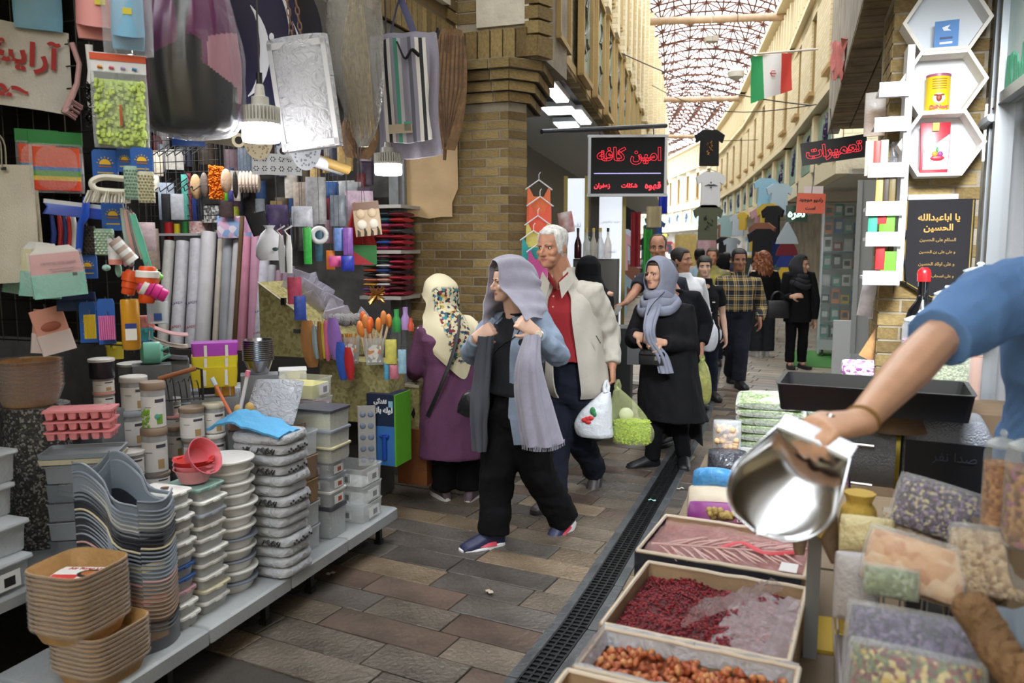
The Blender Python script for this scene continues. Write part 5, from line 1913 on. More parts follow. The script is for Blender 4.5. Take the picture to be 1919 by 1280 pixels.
stack(['8fb3ab','e9e8e5','a9b0bd','e9e8e5','e9e8e5','e9e8e5','e9e8e5','e9e8e5','cfc7ad','e9e8e5'],.2,.165,.056,2.605,-2.32,.2,'food_container','stack under the red silicone pots','food containers, stack under the silicone pots')
stack(['e9e8e5']*7+['7f8796','e9e8e5','7f8796','e9e8e5','7f8796'],.235,.235,.052,2.815,-2.33,.2,'round_container','tall stack in the platform row','round containers on the platform',body=FROSTW,rnd=True)
# sticker on the top lid
tag(MB().box((0,0,0),(.03,.02,.0015)).box((.0,.012,.0),(.02,.01,.002),m=1).build('price_sticker',[mat('2b2622',.5),mat('d39b3c',.5)],None,A(2.44,-2.32,.2+11*.053*.95+.006),.2,sm=0),'small dark and yellow sticker on the top white container lid','sticker')
# round white plate behind the organisers
for i in range(2):
	o=mkobj('round_plate',MB().lathe([(.05,0),(.10,.006),(.125,.016),(.128,.02),(.124,.02),(.10,.011),(.001,.008)],32).mesh('plate',WHITEP,40),None,A(2.50,-2.76,.68+i*.018),0)
	tag(o,['lower','upper'][i]+' white round plate behind the wavy organisers','plate','white plates behind the organisers')
tag(MB().box((0,0,.11),(.2,.2,.22)).build('cardboard_box',mat('8a8f95',.6,var=.2),None,A(2.50,-2.76,.45),-AL,sm=0),'grey box holding up the white plates behind the organisers','box')
# silicone pots on the green lid
for i,(c,nmc)in enumerate((('e79aa0','pale pink'),('e58a92','rose pink'),('cf3a36','red'))):
	mb=MB().lathe([(.055,0),(.075,.05),(.082,.055),(.078,.055),(.07,.045),(.05,.006)],28,wob=lambda k,z:.025*sin(k*2*pi*14))
	for sg in(-1,1):
		mb.box((sg*.082,0,.05),(.025,.03,.006))
	o=mb.build('silicone_pot',mat(c,.4),None,A(2.605,-2.32,.742+i*.02),-AL,50)
	tag(o,nmc+' fluted silicone pot in the nest of pots on the green lid','pot','silicone pots')
o=MB().lathe([(.06,0),(.078,.05),(.082,.055),(.078,.055),(.07,.045),(.055,.006)],28,wob=lambda k,z:.03*sin(k*2*pi*14)).build('silicone_pot',mat('dd6f7c',.4),None,A(2.615,-2.31,.825),(.35,1.0,0),50)
tag(o,'coral pink fluted silicone pot tipped on its side on the nest','pot','silicone pots')
# silver-wrapped towels / pads in printed film
FOILP=film('c9ccd2',.62,.2,.7,22)
for i in range(14):
	p=A(3.055+R.uniform(-.008,.008),-2.27+R.uniform(-.012,.012),.2+i*.0475)
	o=thing('wrapped_pad','film-wrapped grey pack, %s of the tall silvery stack'%nth(13-i,14),'package',p,-AL+R.uniform(-.06,.06),'film-wrapped packs, tall silvery stack')
	if i==0:
		body=MB().rrect([(.24,.18,.0),(.275,.215,.008),(.28,.22,.024),(.27,.21,.04),(.22,.16,.046)],.04,3).mesh('contents',mat('aeb1b6',.6,bump=.4,bs=30,var=.2),50)
		fm_=MB()
		fm_.loft([[(x*(1+.03*noise.noise((x*30,y*30,z*40))),y*(1+.04*noise.noise((x*25,y*25,z*60+3))),z)for x,y in[(cos(a)/((abs(cos(a))**5+abs(sin(a))**5)**.2)*w/2,sin(a)/((abs(cos(a))**5+abs(sin(a))**5)**.2)*d/2)for a in[2*pi*k/36 for k in range(36)]]]for w,d,z in((.25,.2,-.001),(.295,.235,.01),(.30,.24,.026),(.285,.225,.044),(.22,.17,.05))])
		fmm=fm_.mesh('printed_film',FOILP,60)
		pr_=MB()
		for k in range(9):
			x0=R.uniform(-.09,.07)
			pr_.tube([(x0+.012*t,-.121,.012+.012*sin(t*2.1+k)+.012)for t in range(4)],[.003,.006,.006,.002],5)
			pr_.tube([(.151,-.08+.018*k,.016+.008*sin(k*2)+.005*t)for t in range(3)],[.003,.006,.003],5)
		prm=pr_.mesh('print_marks',mat('2a2a2e',.5),40)
	mkobj('contents',body,o)
	mkobj('printed_film',fmm,o)
	if i in(3,7,10,12):
		x=mkobj('print_marks',prm,o)
		x['kind']='stuff'
# blue cloth and silver pouch on top
sl=Slot(425,768,520,850,s=3.0)
o=drape([[A(2.92,-2.52,.88),A(2.92,-2.4,.92),A(2.92,-2.28,.90),A(2.94,-2.14,.865)],[A(3.0,-2.5,.90),A(3.0,-2.4,.955),A(3.0,-2.3,.925),A(3.0,-2.14,.87)],[A(3.1,-2.5,.89),A(3.1,-2.4,.93),A(3.1,-2.28,.91),A(3.1,-2.14,.868)]],24,16,.012,.006,3,.01,30).build('blue_cloth',mat('59a9dc',.75,bump=.3,bs=120,var=.1),None,sm=70)
tag(o,'bright blue folded cloth lying on the silvery stack','cloth')
mb=MB()
pillow(mb,.26,.24,.07,T=Matrix.Translation(A(3.16,-2.36,.86))@Matrix.Rotation(-AL+.2,4,'Z')@Matrix.Rotation(radians(-38),4,'X'),e=.4,wob=.3)
tag(mb.build('silver_pouch',film('b9bec9',.75,.12,.8,25),None,sm=70),'crinkled silvery film pouch leaning behind the blue cloth','package')
# clear boxes, brown and clear, then lidded tubs, then drawer boxes
def cbox(w,d,h,m,nm,lab,loc,grp=None,rz=-AL,lid=None,lm=None,fill=None,fm=None,sticker=None,cat='box'):
	o=thing(nm,lab,cat,loc,rz+R.uniform(-.02,.02),grp)
	MB().rrect([(w*.92,d*.92,0),(w*.97,d*.97,h),(w*.99,d*.99,h),(w,d,h*.985),(w,d,h*.94),(w*.96,d*.96,h*.93),(w*.935,d*.935,.004)],.012,2).build('body',m,o)
	if lid:
		MB().rrect([(w*1.02,d*1.02,h*.93),(w*1.03,d*1.03,h*.98),(w*1.02,d*1.02,h*1.06),(w*.9,d*.9,h*1.075)],.014,3).build('lid',lm,o)
	if fill:
		MB().rrect([(w*.86,d*.86,.005),(w*.88,d*.88,h*fill)],.012,2).build('contents',fm,o)
	if sticker:
		MB().box((0,-d/2-.001,h*.45),(w*.4,.002,h*.5)).box((w*.06,-d/2-.0022,h*.42),(w*.18,.001,h*.3),m=1).build('label_card',[mat('e9ebec',.5),mat(sticker,.5)],o)
		MB().box((w/2+.001,0,h*.45),(.002,d*.5,h*.55)).box((w/2+.0022,d*.05,h*.42),(.001,d*.2,h*.3),m=1).build('label_card',[mat('e9ebec',.5),mat(sticker,.5)],o)
	return o
for i in range(5):
	cbox(.26,.15,.12,[CLEAR2,film('a98f78',.5,.15),film('a88a66',.6,.15),CLEAR2,CLEAR2][4-i],'clear_box','%s plastic box, %s of the stack behind the silvery packs'%(['see-through','brown-tinted','tan-tinted','see-through','see-through'][4-i],nth(4-i,5)),A(3.30,-2.35,.2+i*.121),'clear boxes behind the silvery packs',fill=.8 if i in(2,3)else None,fm=mat('a98c6c',.6))
TB=[('4a4c55',.10,'dark grey',.75,'d8cf7a'),('98a0ad',.085,'grey',.6,'d9c77e'),('e4dcb8',.08,'cream',.7,'cfc57a'),('98a0ad',.075,'grey',None,None),('98a0ad',.075,'grey',None,None),('e9e8e5',.08,'white',None,None),('4a4c55',.16,'dark grey',None,None)]
z=.2
for i,(c,h,n_,fl_,fc)in enumerate(reversed(TB)):
	w=.25 if 6-i<3 else.2
	cbox(w,.19 if 6-i<3 else.16,h,CLEAR2,'lidded_tub','clear tub with a %s lid, %s of the tub stack'%(n_,nth(6-i,7)),A(3.53,-2.31,z),'lidded tubs at the far end',lid=True,lm=mat(c,.4),fill=fl_,fm=mat(fc,.6)if fc else None,sticker='b0543c' if 2<6-i<6 else None)
	z+=h*1.04
for i in range(3):
	cbox(.26,.22,.1,CLEAR,'drawer_box','clear drawer box, %s of the low stack at the platform end'%nth(2-i,3),A(3.82,-2.30,.2+i*.102),'clear drawer boxes, low end stack',sticker='8d9298')
for i in range(7):
	cbox(.28,.2,.11,CLEAR,'drawer_box','clear drawer box, %s of the tall stack at the platform end'%nth(6-i,7),A(3.80,-2.60,.2+i*.112),'clear drawer boxes, tall end stack',sticker='8d9298',fill=.7 if i>4 else None,fm=mat(['d8d27a','d9a0b0'][i%2],.6))
# ---- second tier: clear storage boxes, ice trays, brown bowls, jars
for i,(w,h,q)in enumerate(((.62,.115,-2.98),(.60,.115,-3.0),(.55,.115,-3.06),(.55,.115,-3.06))):
	cbox(w,.22,h,CLEAR2,'storage_box','large clear lidded storage box, %s of the pile at the near corner'%nth(3-i,4),A(2.02+i*.02,q+.0,T2+i*.125),'large clear storage boxes',lid=True,lm=film('d9dde2',.45,.1),sticker='2b2b2b' if i==0 else None)
ICE=mat('e78f94',.35,bump=.1)
def ice():
	mb=MB().rrect([(.26,.13,.028),(.26,.13,.034)],.008,2)
	for a in range(6):
		for b in range(3):
			mb.rrect([(.028,.028,0),(.037,.037,.03)],.008,2,(-.105+a*.042,-.042+b*.042,0))
	return mb.mesh('ice_tray',ICE,40)
ICM=ice()
IL=MB()
for i in range(40):
	x,y=R.uniform(-.12,.12),R.uniform(-.055,.055)
	IL.box((x,y,.0355),(R.uniform(.01,.03),R.uniform(.006,.016),.004))
IL=IL.rrect([(.26,.13,.034),(.26,.13,.037)],.008,2).mesh('patterned_lid',ICE,0)
pb=Slot(90,750,222,818,q=-2.74)
zt=pb.p.z
for i in range(3):
	o=thing('ice_cube_tray','pink silicone ice cube tray, %s of three tied together'%nth(2-i,3),'tray',Vector((pb.p.x,pb.p.y,zt+i*.042)),-AL+.55,'pink ice cube trays')
	mkobj('tray',ICM,o)
	if i==2:
		mkobj('patterned_lid',IL,o)
tp_=Vector((pb.p.x,pb.p.y,0))
zz=T2
k=0
while zz<zt-.03:
	h=.075
	cl=['7f868f','9aa0a8','8a9098'][k%3]
	if zz+h>zt-.06:
		break
	cbox(.27,.16,h,film(cl,.5,.15),'clear_tray','grey-tinted clear tray, number %s up from the table under the ice trays'%['one','two','three','four','five','six'][k],Vector((tp_.x,tp_.y,zz)),'grey clear trays under the ice trays',rz=-AL+.55)
	zz+=h+.004
	k+=1
for i,c in enumerate(('cfc8b0','8b949c')):
	mb=MB().rrect([(.29,.17,0),(.3,.18,.02),(.28,.16,.02),(.27,.15,.006)],.01,2)
	tag(mb.build('shallow_tray',mat(c,.4),None,(tp_.x,tp_.y,zz+.001+i*.023),-AL+.55),['cream','grey'][i]+' shallow tray directly below the pink ice trays','tray')
# brown basket-like bowls on a speckled drum
sl=Slot(0,655,116,757,q=-3.05)
dk=sl.p.copy()
o=tag(MB().lathe([(.13,0),(.13,dk.z-T2-.002)],28).build('patterned_drum',speck(['2a2a2c','2f2f30','8d8c88','3a3a3a','55534f'],130,.5,.2),None,(dk.x+.02,dk.y,T2),0),'dark drum with a pale scribble pattern under the brown bowls','drum')
BOWLM=MB().lathe([(.10,0),(.118,.06),(.124,.065),(.119,.065),(.11,.055),(.095,.005)],36,wob=lambda k,z:.012*sin(k*2*pi*18)).mesh('bowl',mat('a97c4b',.6,bump=.3,bs=60,var=.15),50)
BWM=MB().lathe([(.108,.004),(.124,.05),(.131,.064),(.131,.07)],30,cap=False).mesh('wrap',WRAP,60)
for i in range(9):
	o=thing('paper_bowl','wrapped brown paper bowl, %s of the pile on the speckled drum'%nth(8-i,9),'bowl',(dk.x+R.uniform(-.004,.004),dk.y,dk.z+i*.0155),0,'brown paper bowls')
	o.scale=(sl.w/.26,)*3
	mkobj('bowl',BOWLM,o)
	mkobj('wrap',BWM,o)
# jars
def jar(u0,v0,u1,v1,lidc,lidn,q,lab,body=None,grp='food jars on the back table',labelc='e6e4e2',extra=None,twist=True):
	s_=Slot(u0,v0,u1,v1,q=q)
	r,h=s_.w/2,s_.h
	o=thing('food_jar',lab,'jar',s_.p,s_.rz,grp)
	MB().lathe([(r*.9,0),(r*.94,.004),(r*.94,h*.84),(r*.88,h*.87)],24).build('body',body or film('c9cacc',.5,.12),o)
	MB().lathe([(r*.98,h*.85),(r,h*.86),(r,h*.975),(r*.94,h),(.001,h)],36,wob=(lambda k,z:.012*(1 if int(k*36)%2 else-1))if twist else None).build('lid',mat(lidc,.5),o)
	if labelc:
		MB().grid(14,2,lambda u,v:Vector((r*.955*sin(-1.25+2.5*u),-r*.955*cos(-1.25+2.5*u),h*(.10+.62*v))),-.001).build('paper_label',mat(labelc,.6),o)
		t_=MB().grid(6,1,lambda u,v:Vector((r*.975*sin(.1+.8*u),-r*.975*cos(.1+.8*u),h*(.60+.07*v))),-.001)
		t_.grid(6,1,lambda u,v:Vector((r*.975*sin(-.7+.5*u),-r*.975*cos(-.7+.5*u),h*(.50+.02*v))),-.001,m=1)
		t_.grid(4,2,lambda u,v:Vector((r*.975*sin(.2+.5*u),-r*.975*cos(.2+.5*u),h*(.16+.2*v))),-.001,m=2)
		t_.build('label_print',[mat('4a4a52',.6),mat('8c8a90',.6),mat(extra or 'b99a6a',.6)],o)
	return o
TAUPE,PINKL,WHT,GRYL,CREAML='9a8674','e3a29a','e8e6e2','a9b3bf','d9d3bf'
JA=[(267,713,313,806,TAUPE,'taupe',-2.72,'tall jar with a taupe lid and green leaf label, topmost in the front column'),(268,797,317,888,TAUPE,'taupe',-2.72,'jar with a taupe lid directly below the green leaf jar'),(271,882,320,915,TAUPE,'taupe',-2.72,'short jar with a taupe lid at the foot of the front column'),(223,842,272,888,WHT,'white',-2.76,'short jar with a white lid left of the front jar column'),(224,884,272,918,WHT,'white',-2.76,'short white-lidded jar beneath another, left of the front column'),(228,703,278,772,WHT,'pale',-2.95,'jar with a pale lid behind the green leaf jar'),(230,765,275,838,GRYL,'grey',-2.95,'jar with a grey lid below the pale-lidded jar'),(168,671,215,708,WHT,'white',-3.0,'dark-filled jar with a white lid on the pink-lidded pair'),(175,703,215,735,PINKL,'pink',-3.0,'small jar with a pink lid under the dark jar'),(177,732,216,768,PINKL,'pink',-3.0,'small jar with a pink lid, lower of the pink-lidded pair'),(223,679,283,712,WHT,'white',-3.15,'wide jar with a white lid behind the pale-lidded jar'),(338,760,385,823,TAUPE,'taupe',-2.66,'jar with a taupe lid right of the front column, upper of two'),(345,818,389,872,TAUPE,'taupe',-2.66,'jar with a taupe lid right of the front column, lower of two'),(381,752,423,814,CREAML,'cream',-2.62,'jar with a cream lid next to the silvery stack'),(384,808,425,870,WHT,'white',-2.62,'jar with a white lid below the cream-lidded jar'),(313,795,348,860,TAUPE,'taupe',-2.80,'jar with a taupe lid just behind the front column'),(311,744,341,790,WHT,'white',-2.95,'short white-lidded jar behind the front column'),(312,778,344,800,PINKL,'pink',-2.9,'flat jar with a pink lid behind the front column'),(328,750,385,775,GRYL,'grey',-2.98,'wide jar with a grey lid behind the taupe-lidded jars'),(217,765,235,815,WHT,'white',-3.05,'narrow white-lidded jar behind the grey-lidded jar')]
for i,(u0,v0,u1,v1,c,n_,q,lab)in enumerate(JA):
	j_=jar(u0,v0,u1,v1,c,n_,q,lab,body=mat('2c2833',.3)if i==7 else None,labelc=None if i in(7,10,18)else 'e6e4e2',extra='7aa83c' if i==0 else None)
	if i==0:
		r,h=46*j_.location.y/FPX/2,93*j_.location.y/FPX
		lf_=MB()
		for k in range(26):
			a=-.75+R.uniform(-.25,.35)
			zq=h*R.uniform(.05,.46)
			lf_.ell((r*.99*sin(a),-r*.99*cos(a),zq),(.007,.003,.009),6,4)
		lf_.ell((r*.98*sin(.25),-r*.98*cos(.25),h*.32),(.013,.004,.013),10,6,m=1)
		lf_.build('printed_leaves',[mat('7fae3a',.5),mat('58a896',.5)],j_)['kind']='stuff'
# boxes that carry the jars
for u0,v0,u1,v1,q,lab in((224,915,325,990,-2.74,'grey box under the front jar columns'),(336,870,428,960,-2.64,'grey box under the jars next to the silvery stack'),(222,838,285,960,-2.98,'grey box under the grey-lidded jar'),(165,768,222,900,-3.02,'grey box under the pink-lidded jars'),(305,800,390,930,-2.97,'grey box under the wide grey-lidded jar')):
	s_=Slot(u0,v0,u1,v1,q=q)
	top=atq((u0+u1)/2,v0,q)
	tag(MB().rrect([(s_.w,.16,0),(s_.w,.16,top.z-T2-.001)],.006,2).build('carton',mat('82868c',.6,var=.2),None,(top.x,top.y,T2),-AL),lab,'box')
# ---- things standing further back on the left table
def bare(name,label,cat,u0,v0,u1,v1,mb_fn,m,q=None,s=None,group=None,rot=None,sm=50,dz=0):
	s_=Slot(u0,v0,u1,v1,q=q,s=s)
	mb=MB()
	mb_fn(mb,s_.w,s_.h)
	o=mb.build(name,m,None,s_.p+Vector((0,0,dz)),s_.rz if rot is None else rot,sm)
	return tag(o,label,cat,group)
STL=mat('b9babc',.22,metal=1.0)
# steel bowls
s_=Slot(456,640,514,700,q=-2.55)
BM_=MB().lathe([(.30,0),(.42,.45),(.455,.60),(.5,.605),(.505,.63),(.46,.63),(.41,.45),(.27,.04)],32).mesh('steel_bowl',STL,40)
for i in range(11):
	o=mkobj('steel_bowl',BM_,None,s_.p+Vector((0,0,i*s_.h*.062)),0)
	o.scale=(s_.w,s_.w,s_.w*.75)
	tag(o,'stainless steel bowl, %s of the stack beside the lunch boxes'%nth(10-i,11),'bowl','steel bowls')
# lunch boxes
for u0,v0,u1,v1,c,lab in((362,640,444,668,'b54cc0','purple lunch box lid tier with a clear clip'),(362,664,444,692,'dfd233','yellow lunch box tier below the purple one'),(360,684,444,722,'d9c22e','translucent yellow box with white clips under the lunch boxes'),(404,715,440,745,'d89a2a','amber clear box at the bottom of the lunch box pile')):
	s_=Slot(u0,v0,u1,v1,q=-2.66)
	o=thing('lunch_box',lab,'box',s_.p,s_.rz,None)
	MB().rrect([(s_.w*.94,.12,0),(s_.w,.13,s_.h*.7),(s_.w*1.0,.13,s_.h*.98)],.012,3).build('body',mat(c,.3),o)
	for x in(-.2,.25):
		MB().rrect([(s_.w*.07,.006,s_.h*.1),(s_.w*.07,.006,s_.h*.85)],.002,1,(s_.w*x,-.067,0)).build('clip',mat('e6e3dc',.4),o)
bare('mint_watering_jug','mint green plastic jug lying on its side behind the jars','jug',253,640,315,682,lambda m,w,h:(m.lathe([(h*.3,-w*.3),(h*.5,-w*.2),(h*.5,w*.25),(h*.36,w*.3),(h*.3,w*.34)],24,T=Matrix.Translation((0,0,h*.5))@Matrix.Rotation(pi/2,4,'Y')),m.tube([(w*.2,-h*.3,h*.6),(w*.5,-h*.4,h*.75),(w*.52,-h*.4,h*.4),(w*.25,-h*.35,h*.2)],.008,8)),mat('7fcdb8',.4),q=-3.0)
for i,(v0,v1,c,n_)in enumerate(((603,630,'d9a7a8','pink'),(625,652,'c9beae','beige'),(648,674,'53535a','charcoal'))):
	bare('letter_tray',n_+' swooping plastic tray in the stacked tray set behind the jars','tray',285,v0,350,v1,lambda m,w,h:(m.grid(10,4,lambda u,v:Vector((w*(u-.5),.16*(v-.5),h*(.1+.75*(1-u)**2))),.005),m.grid(4,3,lambda u,v:Vector((-w*.5,.16*(u-.5),h*(.1+.8*v))),.005)),mat(c,.4),q=-3.05)
for u0,v0,u1,v1,c,lab in((200,640,232,672,'d8c93c','small yellow clip-lid box below the amber bottle'),(214,580,232,642,'d9c83a','tall yellow plastic box left of the amber bottle'),(264,590,290,622,'e08a8a','coral pink plastic caddy right of the amber bottle'),(262,612,288,640,'4aa8b5','turquoise plastic box under the coral caddy'),(262,636,286,662,'3d6cc4','blue plastic box under the turquoise one')):
	bare('plastic_box',lab,'box',u0,v0,u1,v1,lambda m,w,h:(m.rrect([(w*.9,.07,0),(w*.95,.075,h*.75),(w*1.02,.08,h*.78),(w,.08,h*.95)],.008,3),m.box((0,-.042,h*.78),(w*.2,.008,h*.25))),mat(c,.35),q=-3.1)
def bottle(m,w,h):
	m.lathe([(w*.4,0),(w*.5,h*.03),(w*.5,h*.9),(w*.46,h*.95)],24)
o=bare('amber_bottle','amber plastic bottle hanging below the orange cups','bottle',231,556,264,655,bottle,mat('d89b25',.2,spec=.8),s=GROUND_S)
MB().lathe([(.016,0),(.016,.02)],12,(0,0,.21)).build('cap',STL,o)
MB().box((0,-.037,.07),(.04,.004,.06)).box((0,-.0375,.095),(.04,.004,.02),m=1).build('paper_label',[mat('e6e4de',.5),mat('2f3f8a',.5)],o)
o=bare('clear_bottle','clear plastic bottle with a blue label behind the amber bottle','bottle',278,562,315,606,bottle,film('c9d3da',.4,.1),s=2.6)
MB().box((0,-.045,.03),(.03,.004,.03)).build('paper_label',mat('2f5fae',.5),o)
MB().tube([(0,0,.09),(0,-.01,.13),(-.06,-.02,.15)],.002,5).build('hook',mat('8a8a8c',.3,metal=.9),o)
# black wire carrier with a wooden handle
s_=Slot(302,690,385,752,q=-2.66)
o=thing('wire_carrier','black wire carrier with a wooden handle behind the jars','rack',s_.p,s_.rz)
w,h=s_.w,s_.h
MB().tube([(-w*.5,0,h*.72),(w*.3,-.01,h*1.0)],.011,10).build('wooden_handle',mat('9b5f36',.5),o)
wm=MB().tube([(w*.3,-.01,h*1.0),(w*.42,0,h*.95),(w*.42,0,0)],.006,6)
for k in range(7):
	x=-w*.42+k*w*.13
	wm.tube([(x,.0,0),(x-.006,0,h*.5),(x-.012,0,h*.62+(k%3)*.012),(x-.022,0,h*.6)],.003,5)
wm.tube([(-w*.48,0,.01),(w*.45,0,.01)],.004,5)
wm.build('wire_frame',mat('141416',.4),o)
# brushes and spoons in pots
s_=Slot(432,780,452,804,q=-2.5)
o=tag(MB().lathe([(.035,0),(.04,.07),(.036,.07),(.03,.006)],20).build('utensil_pot',mat('b08d80',.5),None,s_.p,0),'small brown pot of spoons and brushes behind the blue cloth','pot')
def stick(name,lab,p0,p1,r,m,cat='utensil',bm=None,head=None):
	o=MB().tube([p0,p1],r,8).build(name,m,None)
	tag(o,lab,cat)
	if head:
		MB().tube([p1-(p1-p0).normalized()*.0,p1+(p1-p0).normalized()*head[0]],head[1],8).build('bristle_head',bm,o)
	return o
b0=s_.p+Vector((0,0,.03))
stick('basting_brush','orange-handled basting brush with pale bristles in the pot',b0,at(404,722,s_.p.y),.008,mat('e8835c',.4),bm=mat('c9d6df',.6),head=(.04,.012))
stick('basting_brush','pink and white basting brush leaning right in the pot',b0+Vector((.01,0,0)),at(463,706,s_.p.y),.009,mat('e9e3e4',.4),bm=mat('e48aa0',.5),head=(.03,.012))
for u,v,lab in((447,770,'short wooden spoon with a round bowl, left of two'),(468,766,'short wooden spoon with a round bowl, right of two')):
	p=at(u,v,s_.p.y)
	o=MB().tube([b0,p],.006,8).ell(p,(.024,.012,.032)).build('wooden_spoon',mat('c9a25c',.6),None)
	tag(o,lab,'spoon')
o=bare('soap_dispenser','dark grey pump dispenser standing behind the spoons','dispenser',500,728,528,768,lambda m,w,h:(m.rrect([(w,w*.7,0),(w,w*.7,h)],.008,3),m.lathe([(w*.22,h),(w*.22,h*1.12)],12),m.tube([(0,0,h*1.1),(0,0,h*1.45),(w*.4,-.01,h*1.45)],.005,8)),mat('5a5d60',.4),q=-2.5)
MB().box((.012,-.031,.06),(.02,.003,.045)).build('paper_label',mat('d8d8d8',.5),o)
s_=Slot(521,788,579,835,q=-2.42)
o=thing('woven_cup','beige woven plastic cup with brushes behind the silvery stack','cup',s_.p,0)
MB().lathe([(s_.w*.48,0),(s_.w*.5,s_.h),(s_.w*.46,s_.h),(s_.w*.44,.01)],28).build('cup_body',mat('b39b86',.6,bump=.2),o)
wv_=MB()
for k in range(14):
	a=2*pi*k/14
	wv_.tube([(s_.w*.5*cos(a),s_.w*.5*sin(a),0),(s_.w*.515*cos(a),s_.w*.515*sin(a),s_.h)],.0022,4)
for k in range(9):
	z=s_.h*k/8
	wv_.tube([(s_.w*.512*cos(t*pi/14),s_.w*.512*sin(t*pi/14),z)for t in range(29)],.0022,4,False)
wv_.build('weave_lines',mat('8d7565',.6),o)['kind']='stuff'
b0=s_.p
tag(MB().tube([b0+Vector((-.02,0,.05)),at(523,775,b0 .y)],.012,8).tube([at(522,790,b0 .y-.015),at(522,768,b0 .y-.015)],[.018,.022],8,m=1).build('nail_brush',[mat('1d1c1c',.4),mat('d8c9a0',.8,bump=.5,bs=200)],None),'black brush with pale bristles in the woven cup, left one','brush')
tag(MB().tube([b0+Vector((.01,0,.04)),at(537,768,b0 .y)],[.014,.012],8).build('nail_brush',mat('1b1b1c',.35),None),'plain black brush handle in the woven cup, right one','brush')
# boxes with yellow and pink contents behind the tubs
for i,(u0,v0,u1,v1,c,lab,fc)in enumerate(((524,690,574,712,'e3e3e6','white-lidded clear box on the bright box pile','cfcfd6'),(526,708,574,724,'d99a2a','orange drawer of the bright box pile','d99a2a'),(526,722,574,740,'d8d04a','yellow drawer of the bright box pile','d8d04a'),(528,736,576,752,'e0579a','hot pink drawer at the foot of the bright box pile','e0579a'))):
	bare('drawer_unit',lab,'box',u0,v0,u1,v1,lambda m,w,h:(m.rrect([(w,.14,0),(w,.14,h*.9),(w*1.04,.145,h*.92),(w*1.02,.14,h)],.006,2)),mat(c,.35),q=-2.75)
for u0,v0,u1,v1,q,lab in((444,722,560,790,-2.85,'clear boxy wrap of goods behind the dispenser'),(310,690,370,730,-3.2,'clear box behind the wire carrier'),(560,740,640,775,-2.9,'clear box between the bright boxes and the tubs')):
	s_=Slot(u0,v0,u1,v1,q=q)
	cbox(s_.w,.2,s_.h,CLEAR2,'clear_box',lab,s_.p,rz=s_.rz,lid=True,lm=CLEAR2)
	top=s_.p
	tag(MB().rrect([(s_.w,.18,0),(s_.w,.18,top.z-T2-.002)],.006,2).build('carton',mat('7f8388',.6,var=.2),None,(top.x,top.y,T2),s_.rz),'grey carton under the '+lab.split(' of ')[0].split(' behind')[0].split(' between')[0]+(' near the steel bowls' if 'wrap' in lab else ' far back' if 'carrier' in lab else ' by the tubs'),'box')
for u0,v0,u1,v1,q,lab in((360,742,446,830,-2.66,'grey carton under the lunch boxes'),(452,700,520,780,-2.55,'grey carton under the steel bowls'),(518,834,584,900,-2.42,'grey carton under the woven cup'),(524,752,580,850,-2.75,'grey carton under the bright drawers'),(495,768,532,850,-2.5,'grey carton under the pump dispenser'),(428,804,458,870,-2.5,'grey carton under the utensil pot'),(250,682,318,760,-3.0,'grey carton under the mint jug'),(283,674,352,740,-3.05,'grey carton under the swooping trays')):
	s_=Slot(u0,v0,u1,v1,q=q)
	top=atq((u0+u1)/2,v0,q)
	zb=T2 if q<-2.6 else.2
	tag(MB().rrect([(s_.w,.12,0),(s_.w,.12,top.z-zb-.001)],.006,2).build('carton',mat('7c8086',.6,var=.2),None,(top.x,top.y,zb),s_.rz),lab,'box')
# ---- wire rack on the near side with hanging goods
rk=thing('wire_rack','black wire grid rack covered with hanging household goods','rack',A(2.5,-3.1,0),-AL)
gm_=MB()
for i in range(15):
	gm_.tube([(-.62+i*.085,0,1.3),(-.62+i*.085,0,2.99)],.003,4)
for j in range(4,24):
	gm_.tube([(-.64,0,.97+j*.085),(.60,0,.97+j*.085)],.003,4)
gm_.build('wire_grid',mat('121213',.4),rk)
for x in(-.63,.59):
	MB().tube([(x,0,1.28),(x,0,3.015)],.011,8).build('post',mat('121213',.4),rk)
MB().box((-.42,.03,2.15),(.05,.03,1.7)).build('wooden_batten',mat('9c7444',.7),rk)
tag(MB().box((0,0,0),(1.24,.02,1.68)).build('dark_sheet',mat('1f1e1f',.9),None,A(2.60,-3.24,2.15),-AL,sm=0),'dark plastic sheet behind the wire rack','sheet')
def hang(name,label,cat,u0,v0,u1,v1,fn,m,group=None,ds=0.0,tilt=0.0,sm=50,rot=None):
	"""something hanging on the rack: built with its top at local z = h"""
	s_=Slot(u0,v0,u1,v1,s=GROUND_S+ds)
	mb=MB()
	fn(mb,s_.w,s_.h)
	o=mb.build(name,m,None,s_.p,(0,tilt,s_.rz if rot is None else rot),sm)
	tag(o,label,cat,group)
	MB().tube([(0,.0,s_.h-.004),(.0,.02,s_.h+.015),(0,.06-ds,s_.h+.012)],.0022,5).build('hook',mat('8a8a8c',.3,metal=.9),o)
	o['wh']=(s_.w,s_.h)
	return o
